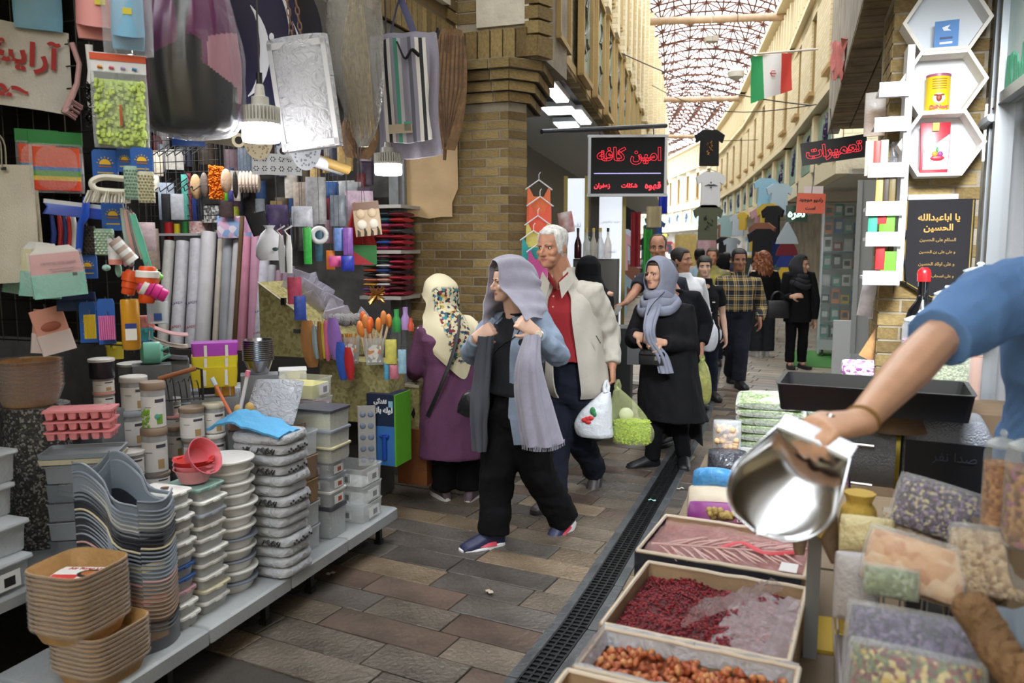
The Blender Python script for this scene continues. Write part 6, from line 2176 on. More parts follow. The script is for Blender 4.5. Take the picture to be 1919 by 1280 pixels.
# cloth sign
s_=Slot(-62,52,122,200,s=2.36)
sg_=thing('cloth_sign','white cloth sign with large red hand-painted Persian words','sign',s_.p,s_.rz)
w,h=s_.w,s_.h
MB().grid(14,8,lambda u,v:Vector((w*(u-.5),.012*sin(u*7)*(1-v)+.008*noise.noise((u*4,v*4,0)),h*v*(1-.0*u)+.035*(1-u)-.018)),.004).build('cloth',mat('d3cfc7',.85,bump=.2,bs=90,var=.06),sg_,sm=70)
for sgn in(-1,):
	pass
write('آرایشی',.2,mat('b23330',.7),sg_,(.0-w*.03,-.018,h*.64),(pi/2,radians(6),0),width=w*.86,bold=.006)
write('حمام',.16,mat('b23330',.7),sg_,(-w*.14,-.018,h*.23),(pi/2,radians(6),0),width=w*.52,bold=.005)
def slipper(m,w,h):
	m.grid(12,6,lambda u,v:Vector((w*.5*cos(pi*(1-u))*(1-.1*v),-.055*sin(pi*u)-.005,h*(.25+.72*v)-.02*sin(pi*u)*(1-v))),.012)
	m.rrect([(w*.92,.02,h*.05),(w*.98,.022,h*.2),(w*.95,.022,h)],.009,3,(0,.012,0))
o=hang('bath_slipper','pink foam bath slipper with a yellow price tag','slipper',150,-40,219,80,slipper,mat('e39a96',.6),ds=-.03)
MB().box((.012,-.066,.13),(.035,.003,.022)).build('price_tag',mat('d3c23c',.5),o)
o=hang('bath_slipper','light blue foam bath slipper with a yellow price tag in clear film','slipper',214,-20,270,98,slipper,mat('7db5d6',.6),ds=-.02)
MB().box((.0,-.06,.13),(.03,.003,.022)).build('price_tag',mat('d3c23c',.5),o)
mb=MB()
pillow(mb,.17,.28,.12,e=.3,wob=.1)
mb.build('film_bag',CLEAR,o,(0,0,-.01),sm=70)
hang('blue_pack','flat pale blue pack above the cloth sign','package',34,-30,112,56,lambda m,w,h:pillow(m,w,h,.03),mat('82b9d8',.45,var=.1))
# brushes
def dishbrush(m,w,h):
	m.tube([(w*.1,0,h),(w*.28,0,h*.75),(w*.18,0,h*.5),(-w*.05,0,h*.3),(-w*.25,0,h*.12)],[(.012,.01),(.014,.01),(.013,.01),(.03,.012),(.026,.012)],10)
o=hang('dish_brush','dusty pink dish brush hanging beside the cloth sign','brush',110,90,165,232,dishbrush,mat('c49a98',.5),ds=-.05)
br_=MB()
for k in range(34):
	a,b=R.uniform(0,1),R.uniform(-.018,.018)
	p=Vector((-.008-.03*a,b,.095-.05*a))
	br_.tube([p,p+Vector((.045,b*.6,-.03))],.0025,3)
br_.build('bristles',mat('a77f80',.7),o)['kind']='stuff'
def blackbrush(m,w,h):
	m.rrect([(.03,.02,h*.15),(.035,.022,h*.5),(.018,.016,h*.7),(.026,.018,h)],.006,2)
o=hang('scrub_brush','white-backed scrub brush with thick black bristles','brush',148,95,204,244,blackbrush,mat('d6d4d2',.4),ds=-.06)
br_=MB()
for k in range(150):
	a=R.uniform(.02,.52)
	p=Vector((R.uniform(-.02,.02),-.012,o['wh'][1]*a))
	d=Vector((R.uniform(-.5,.5),-1,R.uniform(-.3,.3))).normalized()*R.uniform(.03,.05)
	br_.tube([p,p+d],.0028,3)
br_.build('bristles',mat('0d0d0e',.8),o)['kind']='stuff'
# green chenille mitt in a printed pack
s_=Slot(183,112,277,278,s=2.37)
o=thing('chenille_pack','lime green chenille cloth in a clear pack with an orange header card','package',s_.p,s_.rz)
w,h=s_.w,s_.h
mb=MB()
for k in range(420):
	x,z=R.uniform(-.42,.42),R.uniform(.03,.70)
	mb.ell((w*x,-.012+R.uniform(-.014,.004),h*z),(.010,.012,.010),5,3)
mb.build('chenille_pile',mat('c3d873',.8,var=.25,vs=30),o)['kind']='stuff'
MB().rrect([(w*.84,.02,h*.03),(w*.84,.02,h*.72)],.01,2).build('cloth_body',mat('b4cb5e',.8),o)
MB().rrect([(w*.98,.006,h*.80),(w*.98,.006,h)],.003,1).build('header_card',mat('dfe0e2',.5),o)
MB().box((0,-.0045,h*.955),(w*.98,.003,h*.07)).build('orange_band',mat('d4532f',.5),o)
bb_=MB()
for k,c in enumerate(range(4)):
	bb_.tube([(-w*.36+k*w*.2,-.006,h*.85),(-w*.28+k*w*.2,-.006,h*.84)],.006,6,m=k)
bb_.build('printed_slippers',[mat('d8873a',.5),mat('cf5f86',.5),mat('a58fc0',.5),mat('4a7fb5',.5)],o)['kind']='stuff'
MB().box((.0,-.045,h*.33),(.008,.003,.075)).build('paper_strip',mat('b5553a',.5),o)
mb=MB()
pillow(mb,w,h*.8,.075,e=.35,wob=.15)
mb.build('film_bag',CLEAR,o,sm=70)
# green-topped orange cloth packs
for i,(u0,u1,v0,v1)in enumerate(((40,110,248,352),(66,154,252,362))):
	s_=Slot(u0,v0,u1,v1,s=2.42-.03*i)
	o=thing('cloth_pack',['left','right'][i]+' clear pack of folded orange and striped cloths with a green header','package',s_.p,s_.rz)
	w,h=s_.w,s_.h
	MB().rrect([(w,.006,h*.78),(w,.006,h)],.002,1).build('header_card',mat('1d7a3a',.5),o)
	for k,(c,z0,z1)in enumerate((('d9542c',.42,.74),('3a6fb0',.36,.42),('5a9a3a',.27,.36),('d9b52c',.2,.27),('d4452a',.04,.2))):
		MB().rrect([(w*.86,.03,h*z0),(w*.86,.03,h*z1)],.006,2).build('folded_cloth',mat(c,.8,bump=.3,bs=100),o)
	mb=MB()
	pillow(mb,w,h*.8,.05,e=.35)
	mb.build('film_bag',CLEAR,o,sm=70)
# cream cotton totes
for i,(u0,u1,v0,v1,c)in enumerate(((-30,90,318,528,'c9c2ae'),(-45,80,316,530,'d6cfbd'))):
	s_=Slot(u0,v0,u1,v1,s=2.30-.03*i)
	o=thing('tote_bag',['rear cream cotton tote bag peeking out behind another','front cream cotton tote bag at the left edge'][i],'bag',s_.p,(0,radians(-4+i),s_.rz))
	w,h=s_.w,s_.h
	MB().grid(12,12,lambda u,v:Vector((w*(u-.5)*(.82+.18*v),-.02*sin(pi*u)+.008*noise.noise((u*5,v*5,i)),h*v+.05*(1-v)*abs(u-.5)*0)),.012).build('bag_body',mat(c,.9,bump=.3,bs=200,var=.05),o,sm=70)
	for y in(-.02,.012):
		MB().tube(cr([(-w*.1,y,h*.97),(-w*.06,y,h*1.2),(-w*.02,y-.01,h*1.3),(.03,y,h*1.2),(w*.1,y,h*.97)],14),[(.012,.003)]*15,6).build('bag_handle',mat(c,.9),o)
	if i:
		MB().box((w*.12,-.028,h*.965),(.018,.003,.012)).build('woven_tag',mat('2b2a28',.7),o)
# blue header cards with a rising sun
def suncard(lab,u0,v0,u1,v1,ds=-.02,group='blue header cards with a yellow sun'):
	s_=Slot(u0,v0,u1,v1,s=GROUND_S+ds)
	o=thing('brush_card',lab,'card',s_.p,s_.rz,None)
	w,h=s_.w,s_.h
	MB().rrect([(w,.004,0),(w,.004,h*.92),(w*.8,.004,h)],.002,1).build('header_card',BLUEC,o)
	sun=MB()
	r=min(w,h)*.22
	pts=[(r*cos(pi*k/12),-.0025,h*.5+r*sin(pi*k/12))for k in range(13)]
	sun.poly(pts,(0,-.002,0))
	for k in range(7):
		a=pi*(k+.5)/7
		sun.tube([(r*1.2*cos(a),-.004,h*.5+r*1.2*sin(a)),(r*1.5*cos(a),-.004,h*.5+r*1.5*sin(a))],.0016,4)
	sun.build('sun_emblem',SUNY,o)
	MB().box((0,-.003,h*.43),(r*2.2,.002,.005)).build('emblem_base',mat('a8641e',.5),o)
	MB().box((0,-.003,h*.22),(w*.6,.002,.004)).build('caption_line',mat('d8b94a',.5),o)
	MB().tube([(0,0,h*.96),(0,.02,h*1.02),(0,.05,h*1.02)],.002,4).build('hook',mat('8a8a8c',.3,metal=.9),o)
	return o
suncard('blue sun card above the cream iron-shaped brush',177,283,220,336)
suncard('blue sun card behind the green scrub brush',221,280,248,322,0)
suncard('pale blue sun card above the beige scrub brush',248,279,286,328,-.03)
suncard('blue sun card right of the squeegee, above the mint brush',194,378,232,432,-.0)
suncard('blue sun card low behind the scrubber packs',148,478,182,522,.0)
suncard('blue sun card of the pink comb brush pack',187,560,217,645,-.03)
suncard('blue sun card of the yellow comb brush pack',153,566,182,642,-.0)
for u0,v0,u1,v1,c,lab in((188,592,216,636,'d978b4','pink ribbed comb brush on its blue card'),(160,590,180,634,'d9bb3a','yellow ribbed comb brush on its blue card')):
	def ribs(m,w,h):
		for k in range(8):
			m.rrect([(w/9,.014,0),(w/9,.014,h)],.003,1,(-w/2+(k+.5)*w/8,-.012,0))
		m.rrect([(w,.008,0),(w,.008,h)],.002,1)
	hang('comb_brush',lab,'brush',u0,v0,u1,v1,ribs,mat(c,.45),ds=-.05)
# cream iron-shaped brush
s_=Slot(158,330,240,380,s=2.33)
o=thing('iron_brush','cream iron-shaped scrubbing brush with a looped handle','brush',s_.p,s_.rz)
w,h=s_.w,s_.h
MB().tube(cr([(w*.42,0,h*.88),(-w*.02,0,h*.92),(-w*.25,0,h*.75),(-w*.22,0,h*.5),(w*.0,0,h*.42),(w*.48,0,h*.40)],20),[(.016,.012)]*21,10).build('handle',mat('d9d4c4',.4),o)
br_=MB()
for k in range(90):
	x=R.uniform(-.38,.48)
	br_.tube([(w*x,R.uniform(-.02,.02),h*.42),(w*(x*1.12-.06),R.uniform(-.03,.03),0)],.003,3)
br_.build('bristles',mat('dedad0',.7),o)['kind']='stuff'
def honey(c1,c2):
	def fn(m,w,h):
		m.rrect([(w,.03,0),(w*1.02,.035,h*.9),(w*.9,.03,h)],.01,2)
		for j in range(9):
			for i in range(5):
				m.ell((-w*.4+w*.2*i+(j%2)*w*.1-w*.05,-.017,h*(.06+j*.1)),(w*.075,.006,h*.04),6,4,m=1)
	return fn
hang('scrub_brush','mint green honeycomb scrub brush standing on edge near the top','brush',236,314,260,374,honey(0,0),[mat('9db7a6',.5),mat('7d9c8a',.5)],ds=-.05)
hang('scrub_brush','beige honeycomb scrub brush right of the mint one','brush',262,324,290,380,honey(0,0),[mat('cbc8ac',.5),mat('a9a47e',.5)],ds=-.06)
hang('scrub_brush','sage green honeycomb scrub brush with a looped top, lower down','brush',181,430,214,478,honey(0,0),[mat('8fae98',.5),mat('c9d6c4',.5)],ds=-.05)
hang('scrub_brush','dark brown honeycomb scrub brush behind the sage green one','brush',150,425,180,475,honey(0,0),[mat('4a3f3a',.6),mat('322b28',.6)],ds=.0)
# window squeegees
def squee(m,w,h):
	m.rrect([(w,.03,h*.62),(w*.9,.035,h*.74),(w*.98,.02,h*.8)],.008,2)
	m.rrect([(w*1.0,.012,h*.80),(w*1.0,.012,h*.87)],.003,1,m=1)
	m.tube([(w*.08,0,h*.95),(w*.08,-.01,h*.65),(w*.02,-.01,h*.5),(w*.02,0,h*.05)],[(.05,.012),(.045,.016),(.02,.013),(.015,.012)],12,m=2)
hang('window_squeegee','blue window squeegee with a sun card wrapped on its head','squeegee',86,368,204,476,squee,[mat('2547a8',.35),mat('c9ccd0',.4),mat('2a56c4',.3)],ds=-.05,tilt=radians(6))
for k,(u,c,n_)in enumerate(((98,'2a3f8a','navy'),(112,'a8262a','red'),(122,'23386f','dark blue'),(130,'c22d30','bright red'),(138,'d8d6d2','white'))):
	hang('squeegee_handle',n_+' squeegee handle hanging in the row behind the blue squeegee','squeegee',u-6,405,u+6,470,lambda m,w,h:m.tube([(0,0,0),(w*.4,0,h*.5),(w*.2,0,h)],[.009,.012,.008],8),mat(c,.35),ds=.02)
# lint rollers, peelers, collapsible cups
hang('lint_roller','white lint roller with a floral print and pink foot','roller',205,448,228,496,lambda m,w,h:m.lathe([(w*.5,0),(w*.5,h*.2)],18,m=1).lathe([(w*.5,h*.2),(w*.5,h)],18),[mat('e2dfe0',.4,var=.2,vs=40),mat('d98a80',.5)],ds=-.08)
hang('lint_roller','striped white lint roller tilted right','roller',238,440,262,490,lambda m,w,h:[m.lathe([(w*.5,h*k/6),(w*.5,h*(k+1)/6)],18,m=k%2)for k in range(6)],[mat('dfe3e4',.4),mat('b5a39a',.5)],ds=-.08,tilt=radians(-38))
for k,(u0,u1,v0,v1,c,n_)in enumerate(((236,246,392,470,'9db0a8','grey-green'),(246,256,395,475,'c99a92','dusty pink'),(256,265,396,480,'6f7a78','slate'),(264,274,400,485,'d3a8a0','pale pink'),(272,284,402,500,'5fb49c','teal'))):
	hang('slim_pack',n_+' slim hanging pack in the pastel row','package',u0,v0,u1,v1,lambda m,w,h:m.rrect([(w,.015,0),(w*1.1,.02,h*.5),(w*.9,.01,h)],.004,2),mat(c,.4),ds=-.02,tilt=radians(-5-k*2))
for k,(u0,u1,v0,v1,c,n_)in enumerate(((192,207,496,508,'9fc4bc','mint'),(217,229,492,520,'8fc0b4','seafoam'),(230,240,470,500,'c9a0ac','pink'),(240,252,478,500,'a9b4cf','lilac'))):
	hang('soft_handle',n_+' rounded handle tip between the lint rollers and the cups','handle',u0,v0,u1,v1,lambda m,w,h:m.ell((0,0,h/2),(w/2,w/2,h/2),12,8),mat(c,.4),ds=-.05)
def cup(m,w,h):
	m.lathe([(w*.30,0),(w*.34,h*.04),(w*.34,h*.25),(w*.41,h*.28),(w*.41,h*.52),(w*.48,h*.55),(w*.48,h*.7)],24)
	m.lathe([(w*.5,h*.70),(w*.5,h*.86),(w*.46,h*.88)],24,m=1)
	m.lathe([(w*.36,h*.88),(w*.36,h*.94),(w*.30,h)],20,m=2)
ORG,WHC=mat('d9501c',.4),mat('e8e4e0',.4)
hang('folding_cup','orange folding silicone cup with a white rim, front one','cup',254,500,296,568,cup,[ORG,WHC,ORG],ds=-.12,tilt=radians(4))
hang('folding_cup','orange folding silicone cup tilted behind the front one','cup',222,506,256,552,cup,[ORG,ORG,ORG],ds=-.08,tilt=radians(14))
hang('folding_cup','white and magenta folding cup poking out to the right','cup',294,505,330,556,cup,[mat('d02a86',.4),WHC,mat('d6418f',.4)],ds=-.08,tilt=radians(-60))
hang('folding_cup','lime green cup base behind the orange cups','cup',288,498,316,525,cup,[mat('78cf3a',.4)]*3,ds=-.04,tilt=radians(-55))
# scrubber packs in pink and mint, fanned
for i,(u0,v0,u1,v1,t)in enumerate(((8,460,70,552,12),(40,455,96,556,6),(66,458,112,560,2),(72,462,160,556,-6))):
	s_=Slot(u0,v0,u1,v1,s=2.36-.03*i)
	o=thing('scrubber_pack',['outermost left','second from left','third from left','front right-hand'][i]+' pink and mint scrubber pack in the fan of four','package',s_.p,(0,radians(t),s_.rz),None)
	w,h=s_.w,s_.h
	MB().rrect([(w,.02,0),(w,.02,h*.46)],.006,2).build('mint_half',mat('8cc7b8',.5,bump=.3,bs=60),o)
	MB().rrect([(w*.98,.014,h*.46),(w*.92,.01,h*.86)],.004,2).build('pink_half',mat('dba3a6' if i!=1 else 'd9d0a0',.5),o)
	MB().rrect([(w*.92,.006,h*.86),(w*.6,.005,h)],.002,1).build('header_card',mat('e4e2de',.5),o)
	if i==3:
		write('CRYSTAL SCRUBBER',.02,mat('6a4a4c',.6),o,(w*.05,-.0115,h*.66),width=w*.66,arabic=False,name='pack_lettering')
		MB().box((w*.1,-.0115,h*.55),(w*.5,.001,.003)).box((w*.1,-.0115,h*.50),(w*.4,.001,.003)).box((w*.32,-.0125,h*.42),(.016,.001,.012),m=1).build('small_print',[mat('9a7a7c',.6),mat('2b2a2a',.6)],o)
	mb=MB()
	pillow(mb,w*1.04,h*.9,.04,e=.3,wob=.1)
	mb.build('film_bag',CLEAR,o,sm=70)
for u0,v0,u1,v1,t,lab in((60,580,100,662,6,'left pink and white sponge pack below the scrubbers'),(84,575,142,660,-14,'right pink and white sponge pack below the scrubbers')):
	o=hang('sponge_pack',lab,'package',u0,v0,u1,v1,lambda m,w,h:(m.rrect([(w,.02,0),(w,.02,h*.45)],.006,2),m.rrect([(w*.95,.016,h*.45),(w*.95,.014,h)],.004,2,m=1),m.ell((0,-.012,h*.6),(w*.3,.006,h*.1),10,6,m=2)),[mat('d9c9c6',.6),mat('d99a88',.6),mat('a85f48',.6)],ds=-.03,tilt=radians(t))
# dark blue brush behind
o=hang('floor_brush','dark blue long-bristled brush low on the rack','brush',112,548,178,582,lambda m,w,h:m.rrect([(w,.03,h*.6),(w*.95,.04,h)],.01,2),mat('26345f',.4))
br_=MB()
for k in range(40):
	br_.tube([(-o['wh'][0]*.48+k*o['wh'][0]*.0245,-.01,o['wh'][1]*.6),(-o['wh'][0]*.5+k*o['wh'][0]*.0255,-.015,0)],.0024,3)
br_.build('bristles',mat('4a5878',.6),o)['kind']='stuff'
# ---- overhead: cushions in film, wall plates, lamps, chain-hung frame, bags, broom, fan
s_=Slot(268,-60,455,262,s=2.75)
o=thing('cushion_bag','large clear bag of purple and black satin cushions hanging over the shop entrance','bag',s_.p,s_.rz)
w,h=s_.w,s_.h
SAT=[mat('5d2350',.3,spec=.7),mat('191a20',.28,spec=.7),mat('a87886',.35,spec=.6)]
PROF=((0,.12,.3),(.04,.40,.8),(.2,.49,1.0),(.45,.51,1.05),(.7,.43,.95),(.95,.30,.7),(1.1,.2,.5))
def satin(i,z,k,kk):
	a=2*pi*i/200
	pl_=1-.05*abs(sin(a*7+2*sin(z*4)))*(.5+z)-.05*noise.noise((cos(a)*3,sin(a)*3,z*3))
	return(w*k*.96*pl_*cos(a),.12*kk*pl_*sin(a),h*(z+.02))
rr_=cr_rings([[satin(i,z,k,kk)for i in range(200)]for z,k,kk in PROF],26)
zone=[MB(),MB(),MB()]
for j in range(len(rr_)-1):
	for i in range(200):
		x,z=rr_[j][i][0]/w,rr_[j][i][2]/h
		k=1 if(z<.42-.35*abs(x-.02)+.12*(x<.1)and-.36<x<.42)or abs(x+.12-.1*z)<.07+.03*sin(z*9)else 2 if x>.16 and.2<z<.5+.2*x else 0
		zone[k].add([rr_[j][i],rr_[j][(i+1)%200],rr_[j+1][(i+1)%200],rr_[j+1][i]],[(0,1,2,3)])
for k in range(3):
	me_=zone[k].mesh('cushion',SAT[k],0)
	import bmesh
	bm_=bmesh.new()
	bm_.from_mesh(me_)
	bmesh.ops.remove_doubles(bm_,verts=bm_.verts,dist=.0005)
	bm_.to_mesh(me_)
	bm_.free()
	me_.polygons.foreach_set('use_smooth',[True]*len(me_.polygons))
	mkobj('cushion',me_,o)
bagm=MB()
bagm.loft(cr_rings([[(w*k*cos(2*pi*i/30)*(1+.04*sin(i*2.5+z*9)),.125*kk*sin(2*pi*i/30)*(1+.12*sin(i*3.1+z*5)),h*z)for i in range(30)]for z,k,kk in((0,.12,.3),(.04,.40,.8),(.2,.49,1.0),(.45,.51,1.05),(.7,.43,.95),(.95,.30,.7),(1.1,.2,.5))],3))
bagm.build('film_bag',film('e8ecf4',.02,.05,.55,9),o,sm=70)
MB().tube([(0,0,h*1.05),(0,0,h*1.3)],.006,6).build('tie',mat('4a4038',.6),o)
for u,v,ru,rv,c,lab,s_v in((468,75,95,150,'171a3e','navy round serving mat with a pale crescent hanging behind the cushions',3.3),(520,70,80,118,'0f1230','dark round mat behind the navy one',3.7)):
	c_=ats(u,v,s_v)
	k=c_.y/FPX
	o=thing('round_mat',lab,'mat',c_,(radians(8),0,face(c_)))
	MB().tube([(0,-.008,0),(0,.008,0)],ru*k,40,up=(0,0,1)).build('mat_disc',mat(c,.3),o)
	o.scale=(1,1,rv/ru)
	if s_v<3.5:
		for(x,y,r0,a0,a1,wd)in((-.35,-.1,.62,-1.1,.9,.09),(.18,.2,.55,-.2,1.3,.035),(.25,-.2,.7,-.6,.7,.03)):
			MB().tube([(ru*k*(x+r0*cos(a0+(a1-a0)*t/12)),-.012,ru*k*(y+r0*sin(a0+(a1-a0)*t/12)))for t in range(13)],[(wd*ru*k*max(.08,sin(pi*t/12)),.004)for t in range(13)],6,up=(0,1,0)).build('painted_crescent',mat('d6d8de',.4),o)
		for z in(.05,-.12):
			MB().ell((.4*ru*k,-.012,z*ru*k),(.012,.004,.012),8,5).build('painted_dot',mat('d6d8de',.4),o)
tag(MB().ell((0,0,0),(.16,.03,.13),16,10).build('red_cushion',mat('a3301f',.5),None,ats(530,205,3.9),face(ats(530,205,3.9))),'red cushion edge behind the pendant lamp','cushion')
def lamp(u,v0,v1,wpx,s_v,lab,cord_v=-40):
	b=ats(u,v1,s_v)
	t=ats(u,v0,s_v)
	h=t.z-b.z
	r=wpx*b.y/FPX/2
	o=thing('pendant_lamp',lab,'lamp',b,0)
	MB().lathe([(.001,0),(r*.92,0),(r*.97,h*.05),(r*.97,h*.30),(r,h*.31)],32).build('diffuser',mat('f4f7ff',.4,emit=9.0),o)
	MB().lathe([(r*1.0,h*.30),(r*1.0,h*.36),(r*.80,h*.37),(r*.80,h*.60),(r*.74,h*.62),(r*.46,h*.63),(r*.44,h*.78),(r*.28,h*.80),(r*.22,h*.97),(r*.18,h)],28).build('housing',mat('bcbab2',.45),o)
	f=MB()
	for k in range(34):
		a=2*pi*k/34
		f.box((r*.89*cos(a),r*.89*sin(a),h*.48),(r*.22,r*.06,h*.25),rz=a)
	f.build('cooling_fins',mat('c6c4bc',.45),o)
	MB().tube([(0,0,h),(0,0,h*1.2)],r*.16,10).build('socket',mat('1c1c1c',.4),o)
	MB().tube([(0,0,h*1.15),(0,0,h+.8)],.004,6).build('cord',mat('3a3632',.6),o)
	ld=bpy.data.lights.new('lamp_light','POINT')
	ld.energy=11
	ld.color=(1,.97,.93)
	ld.shadow_soft_size=r
	lo=bpy.data.objects.new('lamp_light',ld)
	COL.objects.link(lo)
	lo.parent=o
	lo.location=(0,0,-r*1.3)
	return o
lamp(490,158,266,70,2.95,'white finned LED pendant lamp lit over the shop, nearer of two')
lamp(728,262,328,52,4.25,'white finned LED pendant lamp lit by the striped bags, further of two')
# white wrapped frame on a chain
s_=Slot(535,90,640,280,s=3.3)
o=thing('wrapped_tray','white rectangular frame in crinkled clear film hanging on a rusty chain','frame',s_.p,(0,radians(-7),s_.rz-.25))
w,h=s_.w,s_.h
MB().rrect([(w,.05,0),(w,.05,h)],.006,2).build('frame_core',mat('a9a9ae',.5,bump=.3,bs=20),o)
for x in(-.46,.46):
	MB().box((w*x,-.03,h/2),(w*.08,.03,h)).build('frame_rail',mat('bdbcbe',.5),o)
for z in(.04,.96):
	MB().box((0,-.03,h*z),(w,.03,h*.06)).build('frame_rail',mat('bdbcbe',.5),o)
mb=MB()
pillow(mb,w*1.08,h*1.04,.13,e=.22,wob=.25)
mb.build('film_bag',film('dcdde2',.5,.1,1.0,20),o,sm=70)
chm=MB()
for sg in(-.02,.02):
	for k in range(12):
		z=h+.0+k*.034
		ax=Matrix.Translation((sg,0,z))@Matrix.Rotation(pi/2*(k%2),4,'Z')
		chm.tube([(.009*cos(t*pi/5),0,.021*sin(t*pi/5))for t in range(11)],.003,5,False,T=ax)
chm.build('chain',mat('7a5a40',.6,metal=.4),o)
# broom in a plastic bag
s_=Slot(617,-40,722,275,s=3.7)
o=thing('wrapped_broom','straw broom in a dusty grey plastic bag hanging head down','broom',s_.p,s_.rz)
w,h=s_.w,s_.h
mb=MB()
for k in range(120):
	a,x=R.uniform(-.3,.3),R.uniform(-.12,.12)
	mb.tube([(w*x*.4+.01,R.uniform(-.02,.02),h*1.0),(w*(x+a*.5),R.uniform(-.04,.04),h*.5),(w*(x+a*.4+.1),R.uniform(-.05,.05),h*R.uniform(.04,.3))],[.003,.003,.002],3)
mb.build('straw',mat('c2a877',.7,var=.3,vs=40),o)['kind']='stuff'
mb=MB()
mb.loft(cr_rings([[(w*(k*cos(2*pi*i/26)*(1+.06*sin(i*2.7+z*8))+dx),.09*k*2*sin(2*pi*i/26)*(1+.15*sin(i*3.3+z*5)),h*z)for i in range(26)]for z,k,dx in((0,.08,.1),(.1,.22,.12),(.35,.42,.05),(.65,.48,0),(.95,.42,0),(1.1,.3,-.02))],3))
mb.build('film_bag',film('a7a49c',.40,.15,.6,14),o,sm=70)
# striped woven bags
STR=stripes(['8f8b98','8f8b98','5a5a66','8f8b98','dcd8d0','2b2b30','dcd8d0','8f8b98','4c8f7a','b9b5b8'],0,5.0,.8)
for i,(u0,u1,v0,v1,m_,lab,sv)in enumerate(((712,826,78,292,mat('96919f',.85,bump=.2,bs=120),'plain grey-lilac woven bag behind the striped one',4.3),(720,806,85,262,STR,'folded striped black, white and grey woven bag',4.2))):
	s_=Slot(u0,v0,u1,v1,s=sv)
	o=thing('woven_bag',lab,'bag',s_.p,(0,radians(-3),s_.rz-.15))
	w,h=s_.w,s_.h
	MB().grid(16,14,lambda u,v:Vector((w*(u-.5)+.012*sin(v*6+u*3),-.03*sin(pi*u)+.012*sin(u*16),h*v-.02*sin(pi*u)*(1-v))),.03).build('bag_body',m_,o,sm=70)
	if i==0:
		MB().tube(cr([(-w*.2,0,h*.98),(-w*.05,-.01,h*1.22),(0,0,h*1.28),(w*.06,.01,h*1.2),(w*.2,0,h*.98)],14),[(.02,.004)]*15,6).build('bag_handle',mat('4a4a68',.8),o)
	else:
		MB().tube(cr([(-w*.05,-.05,h*.95),(w*.1,-.06,h*.78),(w*.25,-.06,h*.86),(w*.4,-.05,h*.80)],14),[(.012,.006)]*15,6).build('bag_handle',mat('17171a',.8),o)
		for z,c in((.05,'b5a58c'),(.06,'4aa58a')):
			MB().box((w*(-.1 if c[0]=='b' else.06),-.055,h*z*2),(w*.5 if c[0]=='b' else w*.14,.004,.05)).build('woven_band',mat(c,.8),o)
# brown leaf fans
for u0,v0,u1,v1,sv,lab in((800,70,866,300,5.2,'brown woven palm-leaf fan in clear film by the column'),(636,215,706,305,4.9,'brown woven palm-leaf fan hanging low behind the broom')):
	s_=Slot(u0,v0,u1,v1,s=sv)
	o=thing('leaf_fan',lab,'fan',s_.p,(0,radians(4),s_.rz))
	w,h=s_.w,s_.h
	MB().grid(14,16,lambda u,v:Vector((w*(u-.5)*sin(pi*(.1+.8*v))**.5,-.02*sin(pi*u)+.006*sin(u*40),h*(.08+.92*v))),.012).build('leaf_weave',mat('7d5f40',.75,bump=.5,bs=45,var=.25,vs=20),o,sm=70)
	rb=MB()
	for k in range(7):
		rb.tube([(0,-.02,h*.1),(w*(-.3+.1*k)*1.2,-.035,h*.55),(w*(-.3+.1*k),-.02,h*.95)],.004,5)
	rb.tube([(0,0,0),(0,-.005,h*.15)],.012,8)
	rb.build('leaf_ribs',mat('5f4630',.7),o)
# clothes pegs and wires on the beam edge
for u,v,lab in((818,62,'black clothes peg on the beam edge, upper'),(842,78,'black clothes peg on the beam edge, lower')):
	p=atq(u,v,-2.40)
	tag(MB().box((0,0,0),(.012,.012,.07)).box((.012,0,-.005),(.012,.01,.06),rz=.2).build('clothes_peg',mat('141414',.5),None,p,(0,.3,-AL),sm=0),lab,'peg')
# ---- inside the shop: rolls, shelves, hanging stock
LEDL=thing('ceiling_light','added LED batten, unseen behind the hanging goods, brightening the shop','light',A(4.3,-3.9,2.98),-AL)  # unseen batten and its light, added to brighten the shop interior
MB().box((0,0,0),(1.2,.1,.05)).build('housing',mat('d0d0cc',.5),LEDL)
MB().box((0,0,-.03),(1.16,.07,.02)).build('tube',mat('f4f7ff',.4,emit=6),LEDL)
ld_=bpy.data.lights.new('added_glow','AREA')
ld_.shape,ld_.size,ld_.size_y,ld_.energy='RECTANGLE',1.2,.1,36
lo_=bpy.data.objects.new('added_glow',ld_)
COL.objects.link(lo_)
lo_.parent=LEDL
lo_.location=(0,0,-.06)
PNKR=mat('d79ab0',.35)
RL=[(318,452,20,'d9d6d0','white lace-patterned',8),(343,453,24,'e2e0e6','white printed',3),(369,449,24,'dddbe3','pale lilac-white',3),(392,436,28,'e6e4e8','plain white, thickest',0),(414,448,11,'d2c8b8','thin cream',0),(428,446,18,'a9adb3','clear grey',0),(444,450,13,'c9c6c8','speckled grey',0),(463,445,19,'d590a8','bright pink',0),(481,438,18,'d09cb4','pink-mauve',0),(497,478,19,'dcdbe6','white blue-lettered',3),(511,498,15,'b9b9c0','clear',0),(524,508,13,'b38fa3','dull mauve',0),(536,512,12,'9d8696','grey-mauve',0),(549,500,12,'8d8390','dark mauve',0)]
